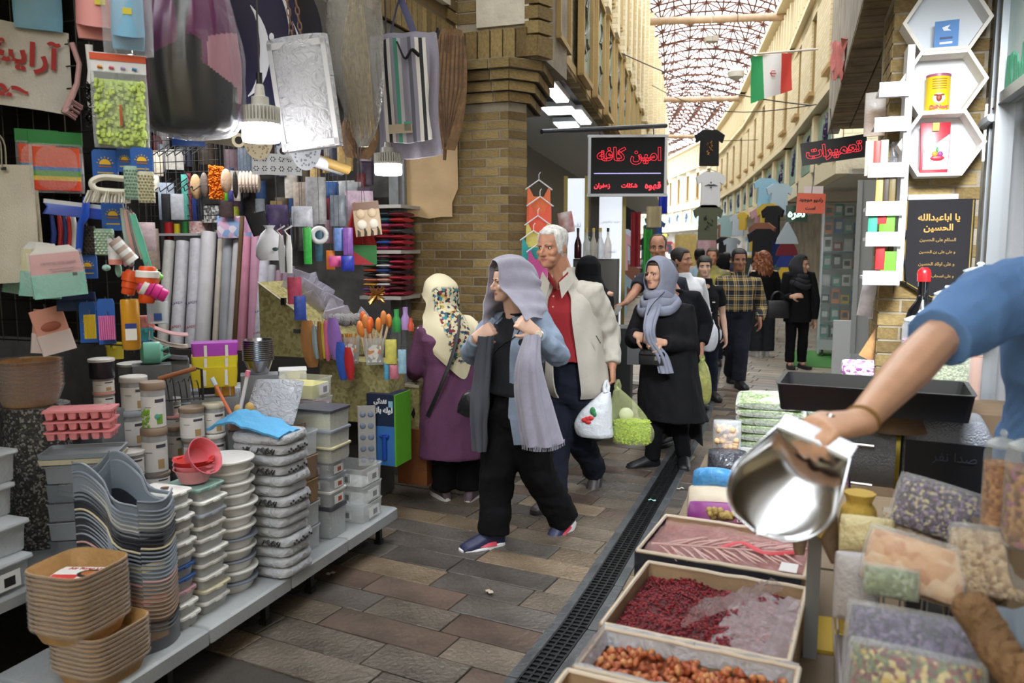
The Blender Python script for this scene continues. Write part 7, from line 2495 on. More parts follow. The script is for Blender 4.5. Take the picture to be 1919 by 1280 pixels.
for i,(u,v,w,c,n_,k)in enumerate(RL):
	t,b=ats(u,v,5.35),ats(u-12+(i%3)*2,690,5.15)
	b.z=.9
	r=w*t.y/FPX/2
	o=thing('plastic_roll',n_+' upright roll of plastic sheeting at the back of the shop','roll',b,0,'rolls of plastic sheeting')
	MB().tube([(0,0,0),t-b],r,16).build('sheet_roll',mat(c,.3,var=.1 if k else.03,vs=30),o)
	MB().tube([(t-b)*.99,(t-b)*1.006],r*.4,10).build('core',mat('b59a70',.7),o)
	if k==3:
		rm=(t-b).to_track_quat('Z','Y').to_euler()
		for j in range(2):
			q=(t-b)*(.20+.22*j)+Vector((0,-r*1.03,0))
			write('KAREN',.09,mat('2a3580' if j else 'b5353a',.5),o,q,(pi/2,radians(-12),0),width=r*1.7,arabic=False,name='roll_lettering')
t,b=ats(454,405,5.0),ats(437,680,4.9)
tag(MB().tube([b,t],.018,8).build('wooden_pole',mat('7a5f42',.7),None),'brown wooden pole leaning between the sheeting rolls','pole')
tag(MB().box((0,0,.45),(1.7,.3,.9)).build('low_bench',mat('54504c',.7),None,A(5.22,-3.9,0),-AL,sm=0),'dark bench under the sheeting rolls','bench')
# wall shelves and what is on them
HUNG='hanging_pack chenille_duster bath_brush sponge_mitt small_pack drawstring_pouch kitchen_gadget white_ring egg_tray_pack red_cape watermelon_pouch kitchen_cloth fabric_bin'.split()
def qitem(name,lab,cat,u0,v0,u1,v1,fn,m,s=5.0,group=None,tilt=0,sm=50):
	s_=Slot(u0,v0,u1,v1,s=s)
	mb=MB()
	fn(mb,s_.w,s_.h)
	o=mb.build(name,m,None,s_.p,(0,radians(tilt),s_.rz),sm)
	if name in HUNG:
		up=s>=4.35 and s<5.15
		MB().tube([(0,0,s_.h*.97),(0,0,3.02-s_.p.z)]if up else[(0,-.01,s_.h*.96),(0,.01,s_.h+.01),(0,.16 if s<5 else 5.95-s,s_.h+.012)],.0016,4).build('string' if up else 'hook',mat('4a4644',.6),o)
	return tag(o,lab,cat,group)
def slab_(d=.03,r=.004):
	return lambda m,w,h:m.rrect([(w,d,0),(w*1.02,d*1.1,h*.5),(w,d,h)],r,2)
def bagf(d=.05):
	return lambda m,w,h:pillow(m,w,h,d,e=.4,wob=.2)
def cylf(m,w,h):
	m.lathe([(w/2,0),(w/2,h)],20)
for u0,u1,v,lab in((308,402,440,'narrow white shelf above the sheeting rolls'),(560,690,345,'upper white shelf at the back right')):
	a=ats((u0+u1)/2,v,5.6)
	tag(MB().box((0,0,0),((u1-u0)*a.y/FPX,.3,.02)).build('wall_shelf',mat('c9c9c9',.5),None,a,-AL,sm=0),lab,'shelf')
for u0,u1,v0,c,n_ in((310,326,418,'b3262a','red'),(327,338,420,'d9c02a','yellow'),(343,354,416,'2e7a35','green')):
	qitem('tape_roll',n_+' cylinder on the narrow shelf above the rolls','roll',u0,v0,u1,441 if n_!='red' else 462,cylf,mat(c,.4),s=5.55)
for u0,u1,v0,v1,cs,n_ in((356,396,416,438,('d9b3ac','e3cfc4','c98f8f'),'pink floral'),(380,432,388,418,('d9d6cf','8f8d8c','5f5c60'),'grey damask'),(434,450,388,408,('b9cf4a','d99ab0','e3cf5a'),'lime and pink striped'),(402,416,416,440,('cfc9bc','9a9288','b5ac9c'),'beige')):
	qitem('ribbon_roll',n_+' wide ribbon roll on the narrow shelf','roll',u0,v0,u1,v1,cylf,speck(cs,60,.6,0),s=5.58)
qitem('printed_pack','flat pink and blue printed pack above the rolls','package',410,406,474,446,bagf(.04),speck(['d9b3d0','8fb0dd','e3dbe6','c98fb5'],22,.3,0),s=5.3)
# back grid with small hanging stock
bg_=thing('wire_rack','black wire grid on the rear wall with hooks and packs','rack',ats(335,410,4.6),-AL)
g2=MB()
for i in range(11):
	g2 .tube([(-.35+i*.07,0,0),(-.35+i*.07,0,.62)],.003,4)
for j in range(9):
	g2 .tube([(-.36,0,.02+j*.075),(.36,0,.02+j*.075)],.003,4)
g2 .build('wire_grid',mat('121213',.4),bg_)
hk=MB()
for k in range(6):
	x=-.05+k*.07
	for z in(.18,.42):
		hk.tube([(x,0,z+.1),(x-.06,-.12,z),(x-.05,-.14,z+.03)],.004,5)
hk.build('hook',mat('121213',.4),bg_)['kind']='stuff'
SMALL=[(300,328,345,412,'a9b4c4','pale blue blister',4.55),(305,325,365,415,'2a2b2f','black comb',4.5),(322,345,365,412,'b9bcc4','grey card',4.5),(343,356,330,412,'5fb5a8','turquoise slim',4.6),(352,362,328,412,'8d3f4c','maroon slim',4.62),(362,372,372,414,'2f4a9c','navy slim',4.6),(372,382,372,412,'3b3f52','slate slim',4.6),(288,300,330,360,'d9d2c0','cream folded',4.6),(290,306,285,330,'d6cbb5','pale wooden',4.8),(310,345,282,318,'e6e2d8','white lit',5.2),(262,292,418,470,'c9b3b5','floral wrapped',4.4),(278,300,430,505,'cdb9a8','beige lace',4.6)]
for u0,u1,v0,v1,c,n_,sv in SMALL:
	qitem('hanging_pack',n_+' pack hanging on the rear grid of the shop','package',u0,v0,u1,v1,bagf(.025),mat(c,.4,var=.15,vs=40),s=sv)
o=qitem('chenille_duster','bright orange chenille duster hanging in the middle of the shop','duster',394,314,420,374,slab_(.05),mat('d97a1e',.8),s=4.6)
fz=MB()
s_=Slot(394,314,420,374,s=4.6)
for k in range(160):
	fz.ell((R.uniform(-.5,.5)*s_.w,-.03-R.uniform(0,.015),R.uniform(0,1)*s_.h),(.009,.011,.006),5,3)
fz.build('chenille_pile',mat('f08a1e',.8),o)['kind']='stuff'
for u0,u1,v0,v1,c,n_ in((418,428,345,376,'6fbf3a','lime green'),(412,420,340,372,'b5351f','rust red'),(428,438,358,378,'3b3a7a','indigo')):
	qitem('chenille_duster',n_+' chenille duster behind the orange one','duster',u0,v0,u1,v1,bagf(.03),mat(c,.8),s=4.75)
for k,(u0,u1,v0,v1,c,lab)in enumerate(((415,435,318,362,'d3b193','tan bath sponge bundle right of the orange duster'),(358,378,328,374,'c9a678','left wooden back brush on the wire hooks'),(376,392,325,372,'6f6660','right dark back brush on the wire hooks'),(437,447,322,372,'2f2622','dark brown brush beyond the sponges'))):
	qitem('bath_brush',lab,'brush',u0,v0,u1,v1,lambda m,w,h:m.ell((0,0,h/2),(w/2,.02,h/2),14,10),mat(c,.6,bump=.2),s=4.55)
for k in range(6):
	u=452+k*6.4
	qitem('sponge_mitt','cream mesh bath mitt, number %s from the left of the row'%['one','two','three','four','five','six'][k],'mitt',u-5,322,u+5,362,lambda m,w,h:m.ell((0,0,h/2),(w/2,.05,h/2),12,8),mat('d2c0b0',.7,bump=.4,bs=70),s=4.65,group='row of bath mitts')
# rods, rolls and lace high up
def rod(name,lab,p0,p1,r,c,cat='roll',hole=True):
	o=thing(name,lab,cat,p0,0)
	MB().tube([(0,0,0),p1-p0],r,14).build('tube',mat(c,.5,var=.1),o)
	if hole:
		d=(p1-p0).normalized()
		MB().tube([p1-p0,p1-p0+d*.004],r*.55,12).build('tube_core',mat('2a2522',.8),o)
rod('cardboard_tube','cream cardboard tube lying high across the shop by the lamp',ats(338,248,3.9),ats(447,263,3.4),.035,'d8cdb0')
rod('lace_roll','white lace roll lying high across the shop',ats(640,318,4.6),ats(531,283,3.6),.035,'cfd2d6')
rod('gold_tube','dull gold cardboard tube sticking out behind the lace',ats(598,300,4.2),ats(652,318,4.4),.03,'a8894a')
qitem('printed_sleeve','blue printed sleeve lying on the high rail','package',325,258,382,274,slab_(.04),mat('3a62b5',.4),s=3.9)
for u0,u1,v0,v1,c1,c2,lab in((458,512,258,300,'c9bda0','9d8f6f','cream lace half-round mat under the lamp'),(545,602,272,320,'c6cbd4','8f949e','white lace half-round mat right of the lamp')):
	s_=Slot(u0,v0,u1,v1,s=3.55)
	mb=MB()
	mb.grid(20,6,lambda u,v:Vector((s_.w*.5*cos(pi*u)*(.15+.85*v),-.02*sin(pi*u),s_.h*(1-v*sin(pi*u)))),.003)
	o=tag(mb.build('lace_mat',mat(c1,.8),None,s_.p,s_.rz),lab,'mat')
	hl=MB()
	for k in range(46):
		u,v=R.uniform(.05,.95),R.uniform(.2,.95)
		hl.ell((s_.w*.5*cos(pi*u)*(.15+.85*v),-.02*sin(pi*u)-.003,s_.h*(1-v*sin(pi*u))),(.005,.003,.005),5,3)
	hl.build('lace_holes',mat(c2,.8),o)['kind']='stuff'
s_=Slot(476,290,564,328,s=3.7)
o=tag(MB().grid(14,6,lambda u,v:Vector((s_.w*(u-.5),.012*sin(u*14),s_.h*v)),.003).build('lace_runner',mat('d6dade',.8),None,s_.p,s_.rz),'white lace runner with dark flower cut-outs hanging from the rod','cloth')
hl=MB()
for i in range(6):
	for j in range(2):
		for k in range(6):
			a=k*pi/3
			hl.ell((s_.w*(-.42+i*.168)+.011*cos(a),-.015,s_.h*(.28+.45*j)+.011*sin(a)),(.004,.004,.004),5,3)
hl.build('flower_holes',mat('3a3a3c',.8),o)['kind']='stuff'
# the crowded right half of the shop
MID=[(575,612,335,420,'a9a9ad','grey gathered film',4.6,.06),(552,588,345,420,'b5a69a','mesh and ribbon',4.8,.06),(500,540,385,425,'5a4a78','purple patterned',4.4,.04),(508,530,378,420,'8a7450','brown hair',4.5,.04),(548,586,388,425,'c3c6d2','pale bath puff',4.4,.06),(588,634,342,372,'3f6fb5','blue sponge-ball',5.0,.04),(636,678,342,372,'b9bcc0','white mesh',5.2,.05),(620,650,368,424,'7f8a96','grey mesh bag',4.7,.04),(590,608,372,412,'2a3a78','navy',4.9,.03),(605,620,372,412,'8d2a4a','crimson',4.95,.03),(648,700,360,425,'c9b0c4','lilac header',4.85,.03),(626,646,428,470,'6a8fd0','blue and purple pens',4.6,.03),(644,662,428,478,'8a5ab0','violet pens',4.6,.03),(556,572,420,470,'2d2d30','black gadget',4.4,.03),(570,585,428,495,'35b045','neon green scissors',4.3,.02),(592,606,430,490,'3a6a80','teal tool',4.6,.02),(612,628,470,505,'d97a22','orange',4.6,.03),(616,640,480,500,'d95a98','hot pink bow',4.5,.03),(640,664,480,508,'2f3fae','royal blue ribbon',4.5,.04),(540,566,520,570,'c24a68','red-pink printed',4.3,.03),(552,574,555,600,'3a55b0','blue brush',4.2,.03)]
for u0,u1,v0,v1,c,n_,sv,d in MID:
	qitem('hanging_pack',n_+' pack hanging in the crowded middle of the shop','package',u0,v0,u1,v1,bagf(d),mat(c,.4,var=.2,vs=30),s=sv)
FC=['8f99a8','b5a9b8','5a4a60','c9c2b8','3a3f52','9a7a86','a8b0b8','6a5a4a','7a8a9c','d0c8d0','4a3a3a','8a3a44','3f5a8a','c9a86a']
for k in range(64):
	u,v=R.uniform(425,690),R.uniform(288,440)
	if k>48:
		u,v=R.uniform(285,690),R.uniform(268,300)
	hw_,hh_=R.uniform(6,15),R.uniform(14,32)
	qitem('small_pack','small muted pack hanging on the crowded rear wall of the shop','package',u-hw_,v-hh_,u+hw_,v+hh_,bagf(.03),mat(FC[k%14],.4,var=.2,vs=40),s=5.5+R.uniform(-.3,.3),group='small packs on the rear wall')
o=qitem('drawstring_pouch','white drawstring pouch with printed bow emblems hanging before the rolls','pouch',480,424,534,488,lambda m,w,h:m.lathe([(w*.36,0),(w*.48,h*.12),(w*.48,h*.4),(w*.3,h*.75),(w*.12,h*.9),(w*.2,h)],20,sy=.5,wob=lambda k,z:.05*sin(k*2*pi*7+z*20)),mat('e2e3ea',.5),s=4.2)
MB().ell((.03,-.075,.07),(.018,.006,.012),8,5).ell((.058,-.07,.075),(.014,.006,.012),8,5).build('bow_print',mat('2c4a44',.5),o)
qitem('fabric_bin','black fabric bin tipped on its side above the pouch','bin',472,400,508,440,lambda m,w,h:m.rrect([(w*.8,.12,0),(w,.14,h)],.01,2),mat('161618',.7),s=4.3,tilt=-15)
for u,c,n_ in((529,'cfd3d8','left'),(543,'e2e4e6','right')):
	o=qitem('kitchen_gadget',n_+' grey and white long-handled gadget by the pouch','gadget',u-6,425,u+6,512,lambda m,w,h:(m.rrect([(w*.8,.02,0),(w,.025,h*.5),(w*.6,.02,h*.8)],.008,3),m.tube([(0,0,h*.78),(-w*.6,0,h*.9),(w*.6,0,h)],.006,6)),mat(c,.3),s=4.1)
qitem('white_ring','white ring magnifier hanging at the back right','gadget',584,426,614,456,lambda m,w,h:m.tube([(w*.42*cos(t*pi/10),0,h/2+h*.42*sin(t*pi/10))for t in range(21)],.016,8,False),mat('dfe1e4',.4),s=4.5)
o=qitem('egg_tray_pack','brown and cream printed mould card hanging before the scarves','package',668,380,716,442,slab_(.03),mat('b9a284',.5),s=4.7,tilt=-6)
s_=Slot(668,380,716,442,s=4.7)
for a in(-.22,.22):
	for b,c in((.66,'c9b496'),(.34,'dcd6c8')):
		MB().ell((s_.w*a,-.016,s_.h*b),(s_.w*.19,.012,s_.w*.19),12,8).build('round_mould',mat(c,.5),o)
MB().box((0,-.0185,s_.h*.88),(s_.w,.004,s_.h*.22)).build('card_top',mat('6e4d3c',.5),o)
for k in range(4):
	MB().tube([(s_.w*(-.38+.25*k),-.018,0),(s_.w*(-.36+.25*k),-.02,s_.h*.12),(s_.w*(-.4+.25*k),-.018,s_.h*(.2+.06*(k%2)))],[.012,.009,.003],6).build('dark_print',mat('4a4038',.5),o)
qitem('red_cape','red cloth cape with a grey band hanging beside the mould card','cloth',642,382,705,460,lambda m,w,h:m.grid(12,8,lambda u,v:Vector((w*(u-.5)*(1.0-.65*v),-.02*sin(u*9),h*v)),.02),[mat('a8201c',.8)],s=4.85)
qitem('watermelon_pouch','green and red triangular pouch below the red cape','pouch',655,460,706,496,lambda m,w,h:(m.grid(6,6,lambda u,v:Vector((w*(u-.5),0,h*v)),.03),m.poly([(-w*.5,-.032,0),(w*.4,-.032,0),(-w*.4,-.032,h*.75)],(0,-.004,0),m=1)),[mat('2f7a3c',.6),mat('b02a3c',.6)],s=4.8)
# folded scarves on white shelves
for v,lab in((389,'top shelf board over the folded scarves'),(472,'middle white shelf board of folded scarves'),(556,'lower white shelf board of folded scarves')):
	a,b=ats(694,v,5.4),ats(770,v,5.4)
	c_=(a+b)/2
	tag(MB().box((0,0,0),((b-a).length,.32,.025)).build('scarf_shelf',mat('b5b3ae',.6),None,c_,-AL,sm=0),lab,'shelf')
SC_=[['c98f2a','b5741f','a3242a','a35a88','7a1f28','a81f2c','b0406a'],['37474f','3a6a78','b05a88','b8202c','9a1a2a','2f56a8','a3245a'],['6f1f2c','b8302c','98203c','4a4a50','a01f30','b0283c','8a1a30'],['20202a','d0d4d8','3a5a3a','c0502c','1f1f28','d98a78','c89a3a','7a4a8a','a8283a'],['c07a8a','2a4a42','d9d9d8','2f5090','dcdcd8','d9a090','d3d6d8','8a2a5a','9a2030'],['6a1f30','a82040','8a1830','3a1a24','b02a3a','701828','5a1a28','98203a']]
for i,cl in enumerate(SC_):
	lo=i>=3
	u=706+(i%3)*24
	base=ats(u,470 if not lo else 554,5.36)
	hh=(72 if not lo else 78)*base.y/FPX/len(cl)
	for j,c in enumerate(reversed(cl)):
		n=len(cl)
		mb=MB()
		mb.loft([[(x,.11*cos(a),hh*.47+hh*.5*sin(a)*(.8+.2*cos(x*40)))for a in[2*pi*k/12 for k in range(12)]]for x in[-.052,-.05,0,.05,.052]])
		o=mb.build('folded_scarf',mat(c,.9,bump=.3,bs=120),None,base+Vector((0,0,j*hh)),-AL+R.uniform(-.08,.08),sm=60)
		tag(o,'folded scarf, %s of the %s pile on the %s shelf'%(nth(n-1-j,n),['left','middle','right'][i%3],'lower' if lo else 'middle'),'scarf','folded scarves on the shelves')
# gold-patterned display boxes with pockets
GOLD=speck(['a39a66','8d8552','b0a876','9a9060','a8a070'],55,.6,0)
ed_=mat('cfc9b0',.6)
pg=A(4.62,-2.72,0)
gd=thing('display_box','gold-patterned display box with a slanting open top full of clear packs','box',pg,-AL)
MB().add([(-.58,-.25,1.0),(.02,-.25,1.0),(.02,.3,1.0),(-.58,.3,1.0),(-.58,-.25,1.48),(.02,-.25,1.10),(.02,.3,1.10),(-.58,.3,1.48)],[(3,2,1,0),(0,1,5,4),(1,2,6,5),(2,3,7,6),(3,0,4,7),(4,5,6,7)]).build('box_body',GOLD,gd,sm=0)
MB().tube([(-.58,-.255,1.48),(.02,-.255,1.10)],.006,5).build('edge_tape',ed_,gd)
MB().rrect([(.50,.22,.60),(.50,.22,.99)],.004,1,(.10,-.12,0)).build('lower_box',GOLD,gd)
MB().box((-.28,-.258,1.17),(.07,.01,.025)).build('slot',mat('4a4a48',.6),gd)
cl_=MB().box((-.38,-.265,1.36),(.03,.02,.045)).build('binder_clip',mat('141414',.4),gd)
MB().box((-.2,.14,.3),(.6,.3,.58)).build('box_stand',mat('4f4b46',.8),gd)
for k in range(9):
	x,y=-.5+.055*k,R.uniform(-.15,.2)
	mb=MB()
	pillow(mb,.16,.15,.04,e=.4,wob=.3)
	o=mb.build('clear_pack',film('c9c6dc',.4,.1,.6,30),None,pg+Vector((CA*x--SA*0+y*SA,-SA*x+y*CA,1.47-(x+.58)*.63)),(R.uniform(-.5,.5),R.uniform(-.6,.6),R.uniform(-1,1)),sm=70)
	tag(o,'clear lilac pack, %s down the slope of the gold display box'%ORD[k].replace('top','first'),'package','clear packs on the gold display box')
qitem('tinsel_bunch','bronze tinsel bunch at the lower end of the display box','tinsel',690,535,722,570,lambda m,w,h:[m.tube([(0,0,h/2),Vector((R.uniform(-.5,.5)*w,R.uniform(-.4,.4)*w,h/2+R.uniform(-.5,.5)*h))],.004,4)for k in range(60)],mat('a3763a',.3,metal=.7),s=4.65)
def bin_(u0,v0,u1,v1,lab,c,sv=4.30):
	s_=Slot(u0,v0,u1,v1,s=sv)
	o=thing('clear_bin',lab,'bin',s_.p,s_.rz)
	MB().rrect([(s_.w*.8,.09,0),(s_.w,.11,s_.h),(s_.w*.98,.108,s_.h),(s_.w*.78,.088,.004)],.008,2).build('bin_body',film('cdd3d6',.3,.1),o)
	MB().rrect([(s_.w*.6,.003,s_.h*.1),(s_.w*.6,.003,s_.h*.75)],.002,1,(0,-.052,0)).build('label_card',speck(['d9d6d2','c98a5a','e3e0dc','9a9a9c'],40,.5,0),o)
	return s_,o
s1,o1=bin_(636,630,676,680,'clear bin of grey fluffy dusters on the gold box','b')
for k in range(11):
	b_=s1 .p+Vector((R.uniform(-.05,.05),R.uniform(-.03,.03),.05))
	t_=b_+Vector((R.uniform(-.06,.05),R.uniform(-.03,.03),.22))
	o=MB().tube([b_,b_.lerp(t_,.6)],.006,6).ell(t_,(.026,.026,.04),8,6,m=1).build('fluffy_duster',[mat('c98a3a',.4),mat('9a9a9c',.9,bump=.8,bs=120)],None)
	tag(o,'grey fluffy duster with an amber handle in the bin on the gold box','duster','grey dusters in the clear bin')
s2,o2=bin_(682,632,722,682,'clear bin of orange-tipped brushes on the gold box','b')
for k in range(9):
	b_=s2 .p+Vector((R.uniform(-.05,.05),R.uniform(-.03,.03),.03))
	t_=b_+Vector((R.uniform(-.08,.07),R.uniform(-.03,.03),R.uniform(.16,.26)))
	o=MB().tube([b_,t_],.008,6).ell(t_,(.02,.02,.045),8,6,m=1).build('pastry_brush',[mat('d9c0a0',.4),mat(['e0662a','e58a3a','d9884a'][k%3],.5)],None)
	tag(o,'orange silicone brush standing in the second clear bin','brush','orange brushes in the clear bin')
for u0,v0,u1,v1,c,n_ in((722,636,744,682,'d9d36a','yellow and blue'),(720,680,730,712,'5aa8d0','light blue'),(730,684,748,710,'c9788a','pink and white'),(746,655,762,700,'9cc4dc','long pale blue')):
	qitem('hanging_pack',n_+' pack on the face of the lower gold box','package',u0,v0,u1,v1,bagf(.03),mat(c,.4,var=.15,vs=30),s=4.26)
for k,(u0,u1,v0,v1,c,n_)in enumerate(((562,594,600,688,'9a6b3c','brown'),(584,598,610,672,'8fa0a4','grey-blue'),(594,606,602,674,'8a6238','tan'),(602,610,604,672,'c9b83a','yellow'),(606,618,600,676,'cf6a90','pink'),(612,638,595,674,'8a64b0','purple'),(628,650,640,712,'2f56b5','blue'),(644,662,650,712,'b8242c','red'))):
	qitem('kitchen_cloth',n_+' leaf-cut felt cloth hanging in the row left of the gold box','cloth',u0,v0,u1,v1,lambda m,w,h:m.grid(8,8,lambda u,v:Vector((w*(u-.5)*sin(pi*(.12+.76*v))**.6+w*.25*(1-v),-.02*sin(pi*u),h*v)),.008),mat(c,.85,bump=.2,bs=120),s=4.15)
for k,(u0,u1,v0,v1,c,n_)in enumerate(((735,752,580,622,'3aa050','green spray'),(752,768,576,618,'a98ac9','lilac bag'),(764,776,596,620,'c9503a','red and white'))):
	qitem('spray_bottle',n_+' item standing on the lower gold box behind the bins','bottle',u0,v0,u1,v1,lambda m,w,h:m.lathe([(w*.45,0),(w*.5,h*.5),(w*.25,h*.7),(w*.3,h)],14),mat(c,.4),s=4.5)
# drain-gun carton, holed sheet, crates
s_=Slot(678,735,752,872,s=4.34)
cx=thing('cardboard_carton','dark blue printed carton with white Persian words and a green side','box',s_.p,-AL)
w,h=s_.w*1.0,s_.h
MB().box((0,.1,h/2),(w*.8,.2,h)).build('carton_body',mat('1d2b48',.5),cx,sm=0)
MB().box((w*.42,.1,h/2),(.012,.205,h)).build('green_side',mat('5aa524',.6),cx,sm=0)
MB().box((0,-.002,h*.28),(w*.8,.003,h*.55)).build('printed_panel',mat('3c74b8',.5),cx,sm=0)
MB().tube([(.03,-.012,h*.1),(.03,-.012,h*.45)],.016,10).tube([(.0,-.012,h*.42),(.06,-.012,h*.42)],.012,8).build('printed_pump',mat('1f4aa8',.4),cx)
for t_,z_ in(('لوله بازکن',.78),('تفنگی',.9)):
	write(t_,.05,mat('e9ebef',.5),cx,(.0,-.003,h*z_),width=w*(.72 if z_<.8 else.38),bold=.003)
MB().box((w*.3,-.003,h*.87),(.03,.002,.04)).build('printed_badge',mat('8fc0d8',.5),cx,sm=0)
s_=Slot(672,757,706,872,s=4.28)
o=tag(MB().rrect([(s_.w,.02,0),(s_.w,.02,s_.h)],.008,2).build('holed_sheet',mat('b5b3b0',.5),None,s_.p,s_.rz),'pale grey sheet with two columns of round blisters by the blue carton','sheet')
for i in range(2):
	for j in range(5):
		MB().ell((s_.w*(-.22+.44*i),-.012,s_.h*(.1+.19*j)),(s_.w*.17,.006,s_.w*.17),14,6).build('round_blister',mat('7f8da3',.3),o)
s_=Slot(740,800,806,908,s=4.72)
tag(MB().box((0,.12,s_.h/2),(s_.w*.94,.24,s_.h)).build('wooden_crate',mat('7d4a26',.6,var=.25,vs=3,bump=.1),None,s_.p,-AL,sm=0),'reddish-brown wooden crate on the ground beside the woman in purple','crate')
s2_=Slot(752,722,788,800,s=4.74)
tag(MB().box((0,.08,s2_.h/2),(s2_.w,.16,s2_.h)).box((0,.08,s2_.h+.008),(s2_.w*1.05,.17,.016),m=1).build('gold_box',[GOLD,mat('b9b39a',.5)],None,(s2_.p.x,s2_.p.y,s_.p.z+s_.h+.001),-AL,sm=0),'small gold-patterned lidded box on the reddish crate','box')
tag(MB().box((0,.1,.04),(.4,.26,.08)).build('low_pallet',mat('6a6258',.7),None,A(4.36,-2.83,0),-AL,sm=0),'low board under the blue carton','board')
#  RIGHT-HAND SPICE STALL
st_=thing('stall_table','long stall table carrying the open boxes and the grinder','table',A(0,0,0),-AL)
MB().rrect([(.78,1.75,.55),(.78,1.75,.59)],.01,1,(-.03,2.0,0)).build('table_top',mat('6a5a46',.7),st_)
MB().rrect([(1.25,1.45,.55),(1.25,1.45,.59)],.01,1,(.2,3.62,0)).build('table_top',mat('6a5a46',.7),st_)
for x,y in((-.38,1.2),(-.38,4.2),(.28,1.2),(.78,4.2),(-.38,2.8),(.78,3.0)):
	MB().box((x,y,.275),(.05,.05,.55)).build('leg',mat('3c3934',.6),st_)
CARD=mat('a98f72',.85,var=.12,vs=8,bump=.15)
BX=-radians(25)
def carton(lab,c,w,d,h,side=None):
	o=thing('open_carton',lab,'box',(c[0],c[1],.59),BX)
	t=.008
	for k,(x,y,sx,sy)in enumerate(((0,-d/2,w,t),(0,d/2,w,t),(-w/2,0,t,d),(w/2,0,t,d))):
		MB().grid(10,3,lambda u,v:Vector((x+(u-.5)*(sx if sx>t else 0),y+(u-.5)*(sy if sy>t else 0),h*v+.004*noise.noise((u*7,k*3,v))*v)),t).build('side_panel',mat(side,.6,bump=.3,bs=25)if side and k in(0,2)else CARD,o)
		ed=MB().tube([(x+(i/8-.5)*(sx if sx>t else 0),y+(i/8-.5)*(sy if sy>t else 0),h+.003*noise.noise((i*.9,k,2)))for i in range(9)],.006,6)
		ed.build('cut_edge',mat('d3c6b4',.85),o)
	MB().box((0,0,.004),(w,d,.008)).build('box_floor',CARD,o)
	return o
bC=carton('open carton of dark red dried barberries with film bunched at one side',(.535,2.075),.46,.45,.147)
bD=carton('open carton with dark sides covered by creased film over red saffron',(.70,2.50),.50,.37,.16,'1d2030')
bB=carton('open carton of reddish-brown peanuts lined with clear film',(.403,1.745),.47,.21,.15)
bA=carton('open carton of wrapped sweets nearest to us',(.276,1.48),.47,.30,.16)
# barberries
def bed(mb,w,d,z,amp=.012,n=24,f=9):
	mb.grid(n,n,lambda u,v:Vector((w*(u-.5),d*(v-.5),z+amp*noise.noise((u*f*.6,v*f*.6,1)))))
	return mb
mb=bed(MB(),.45,.44,.105,.016)
for i in range(3800):
	x,y=R.uniform(-.22,.16),R.uniform(-.215,.215)
	z=.107+.016*noise.noise(((x/.45+.5)*5.4,(y/.44+.5)*5.4,1))+R.uniform(0,.008)
	mb.ell((x,y,z),(R.uniform(.003,.005),.003,.0026),5,3,m=1+i%2)
mb.build('barberries',[mat('4d0e16',.6),mat('8e1524',.45),mat('6b0f1c',.45)],bC)['kind']='stuff'
mb=MB().grid(26,20,lambda u,v:Vector((.02+.21*u+.03*(1-u)*v,.43*(v-.5),.112+.05*u*sin(pi*v)+.02*noise.noise((u*7,v*9,3))+.012*sin(v*30+u*8)*u)),.001)
mb.grid(20,12,lambda u,v:Vector((-.04+.16*u+.05*v,-.14+.27*u-.02+.08*v,.15+.04*sin(pi*v)+.02*noise.noise((u*9,v*6,7)))),.001)
mb.build('bunched_film',film('f0e4ea',.10,.1,.8,30),bC,sm=70)
# saffron under creased film
bed(MB(),.49,.36,.13,.008).build('saffron',mat('84161e',.6,col2='55101a',vs=18,bump=.6,bs=80),bD)['kind']='stuff'
mb=MB().grid(40,24,lambda u,v:Vector((.49*(u-.5),.36*(v-.5),.146+.006*sin(26*u+10*(v-.4)**2*(1 if v>.4 else-1)*6)*(.3+u)+.01*noise.noise((u*4,v*5,2)))),.001)
mb.build('cover_film',film('e9b9b4',.10,.1,1.0,18),bD,sm=70)
cs_=MB()
for k in range(34):
	t=k/33
	x0,y0=-.2+.36*t,-.08+.10*t
	sg=1 if k%2 else-1
	cs_.tube([(x0+.02*j+.01*sin(k),y0+sg*(.012+.026*j)*(1-.3*t),.153+.003*sin(j+k))for j in range(5)],[.0012,.003,.0035,.003,.001],4)
cs_.tube([(-.23+.09*j,-.09+.022*j,.156)for j in range(6)],.003,5)
cs_.build('film_creases',film('f0cfcb',.55,.2),bD)['kind']='stuff'
MB().box((.2,-.12,.158),(.05,.07,.002)).build('paper_note',mat('e6e3e3',.7),bD)
MB().tube(cr([(-.02,-.02,.15),(.04,.03,.158),(.12,-.03,.158),(.2,.02,.156)],14),[(.012,.004)]*15,6).build('print_ribbon',mat('c9404a',.5),bD)
# peanuts
NUTM=[MB().lathe([(.001,-.011),(.0055,-.008),(.0068,-.002),(.006,.004),(.0035,.009),(.001,.011)],10).mesh('peanut',mat(c,.4,var=.2,vs=90),60)for c in('b5653a','9c4a2a','c98a58','a85734')]
bed(MB(),.46,.2,.10,.006).build('peanut_bed',mat('8a4526',.6,bump=.8,bs=70),bB)['kind']='stuff'
for i in range(290):
	o=mkobj('peanut',NUTM[i%4],bB,(R.uniform(-.21,.21),R.uniform(-.095,.09),.112+R.uniform(-.004,.014)),(R.uniform(0,3),R.uniform(0,3),R.uniform(0,6)))
	o.scale=(1.15,)*3
mb=MB()
for s_,y0 in((1,.105),(-1,-.105)):
	mb.grid(30,4,lambda u,v:Vector((.47*(u-.5),y0+.02*(v-.5),.16-.05*abs(v-.5)*2+.008*noise.noise((u*14,v*3,s_)))),.001)
mb.grid(10,16,lambda u,v:Vector((-.235+.03*(u-.5),.21*(v-.5),.165-.05*abs(u-.5)*2+.01*noise.noise((u*5,v*12,5)))),.001)
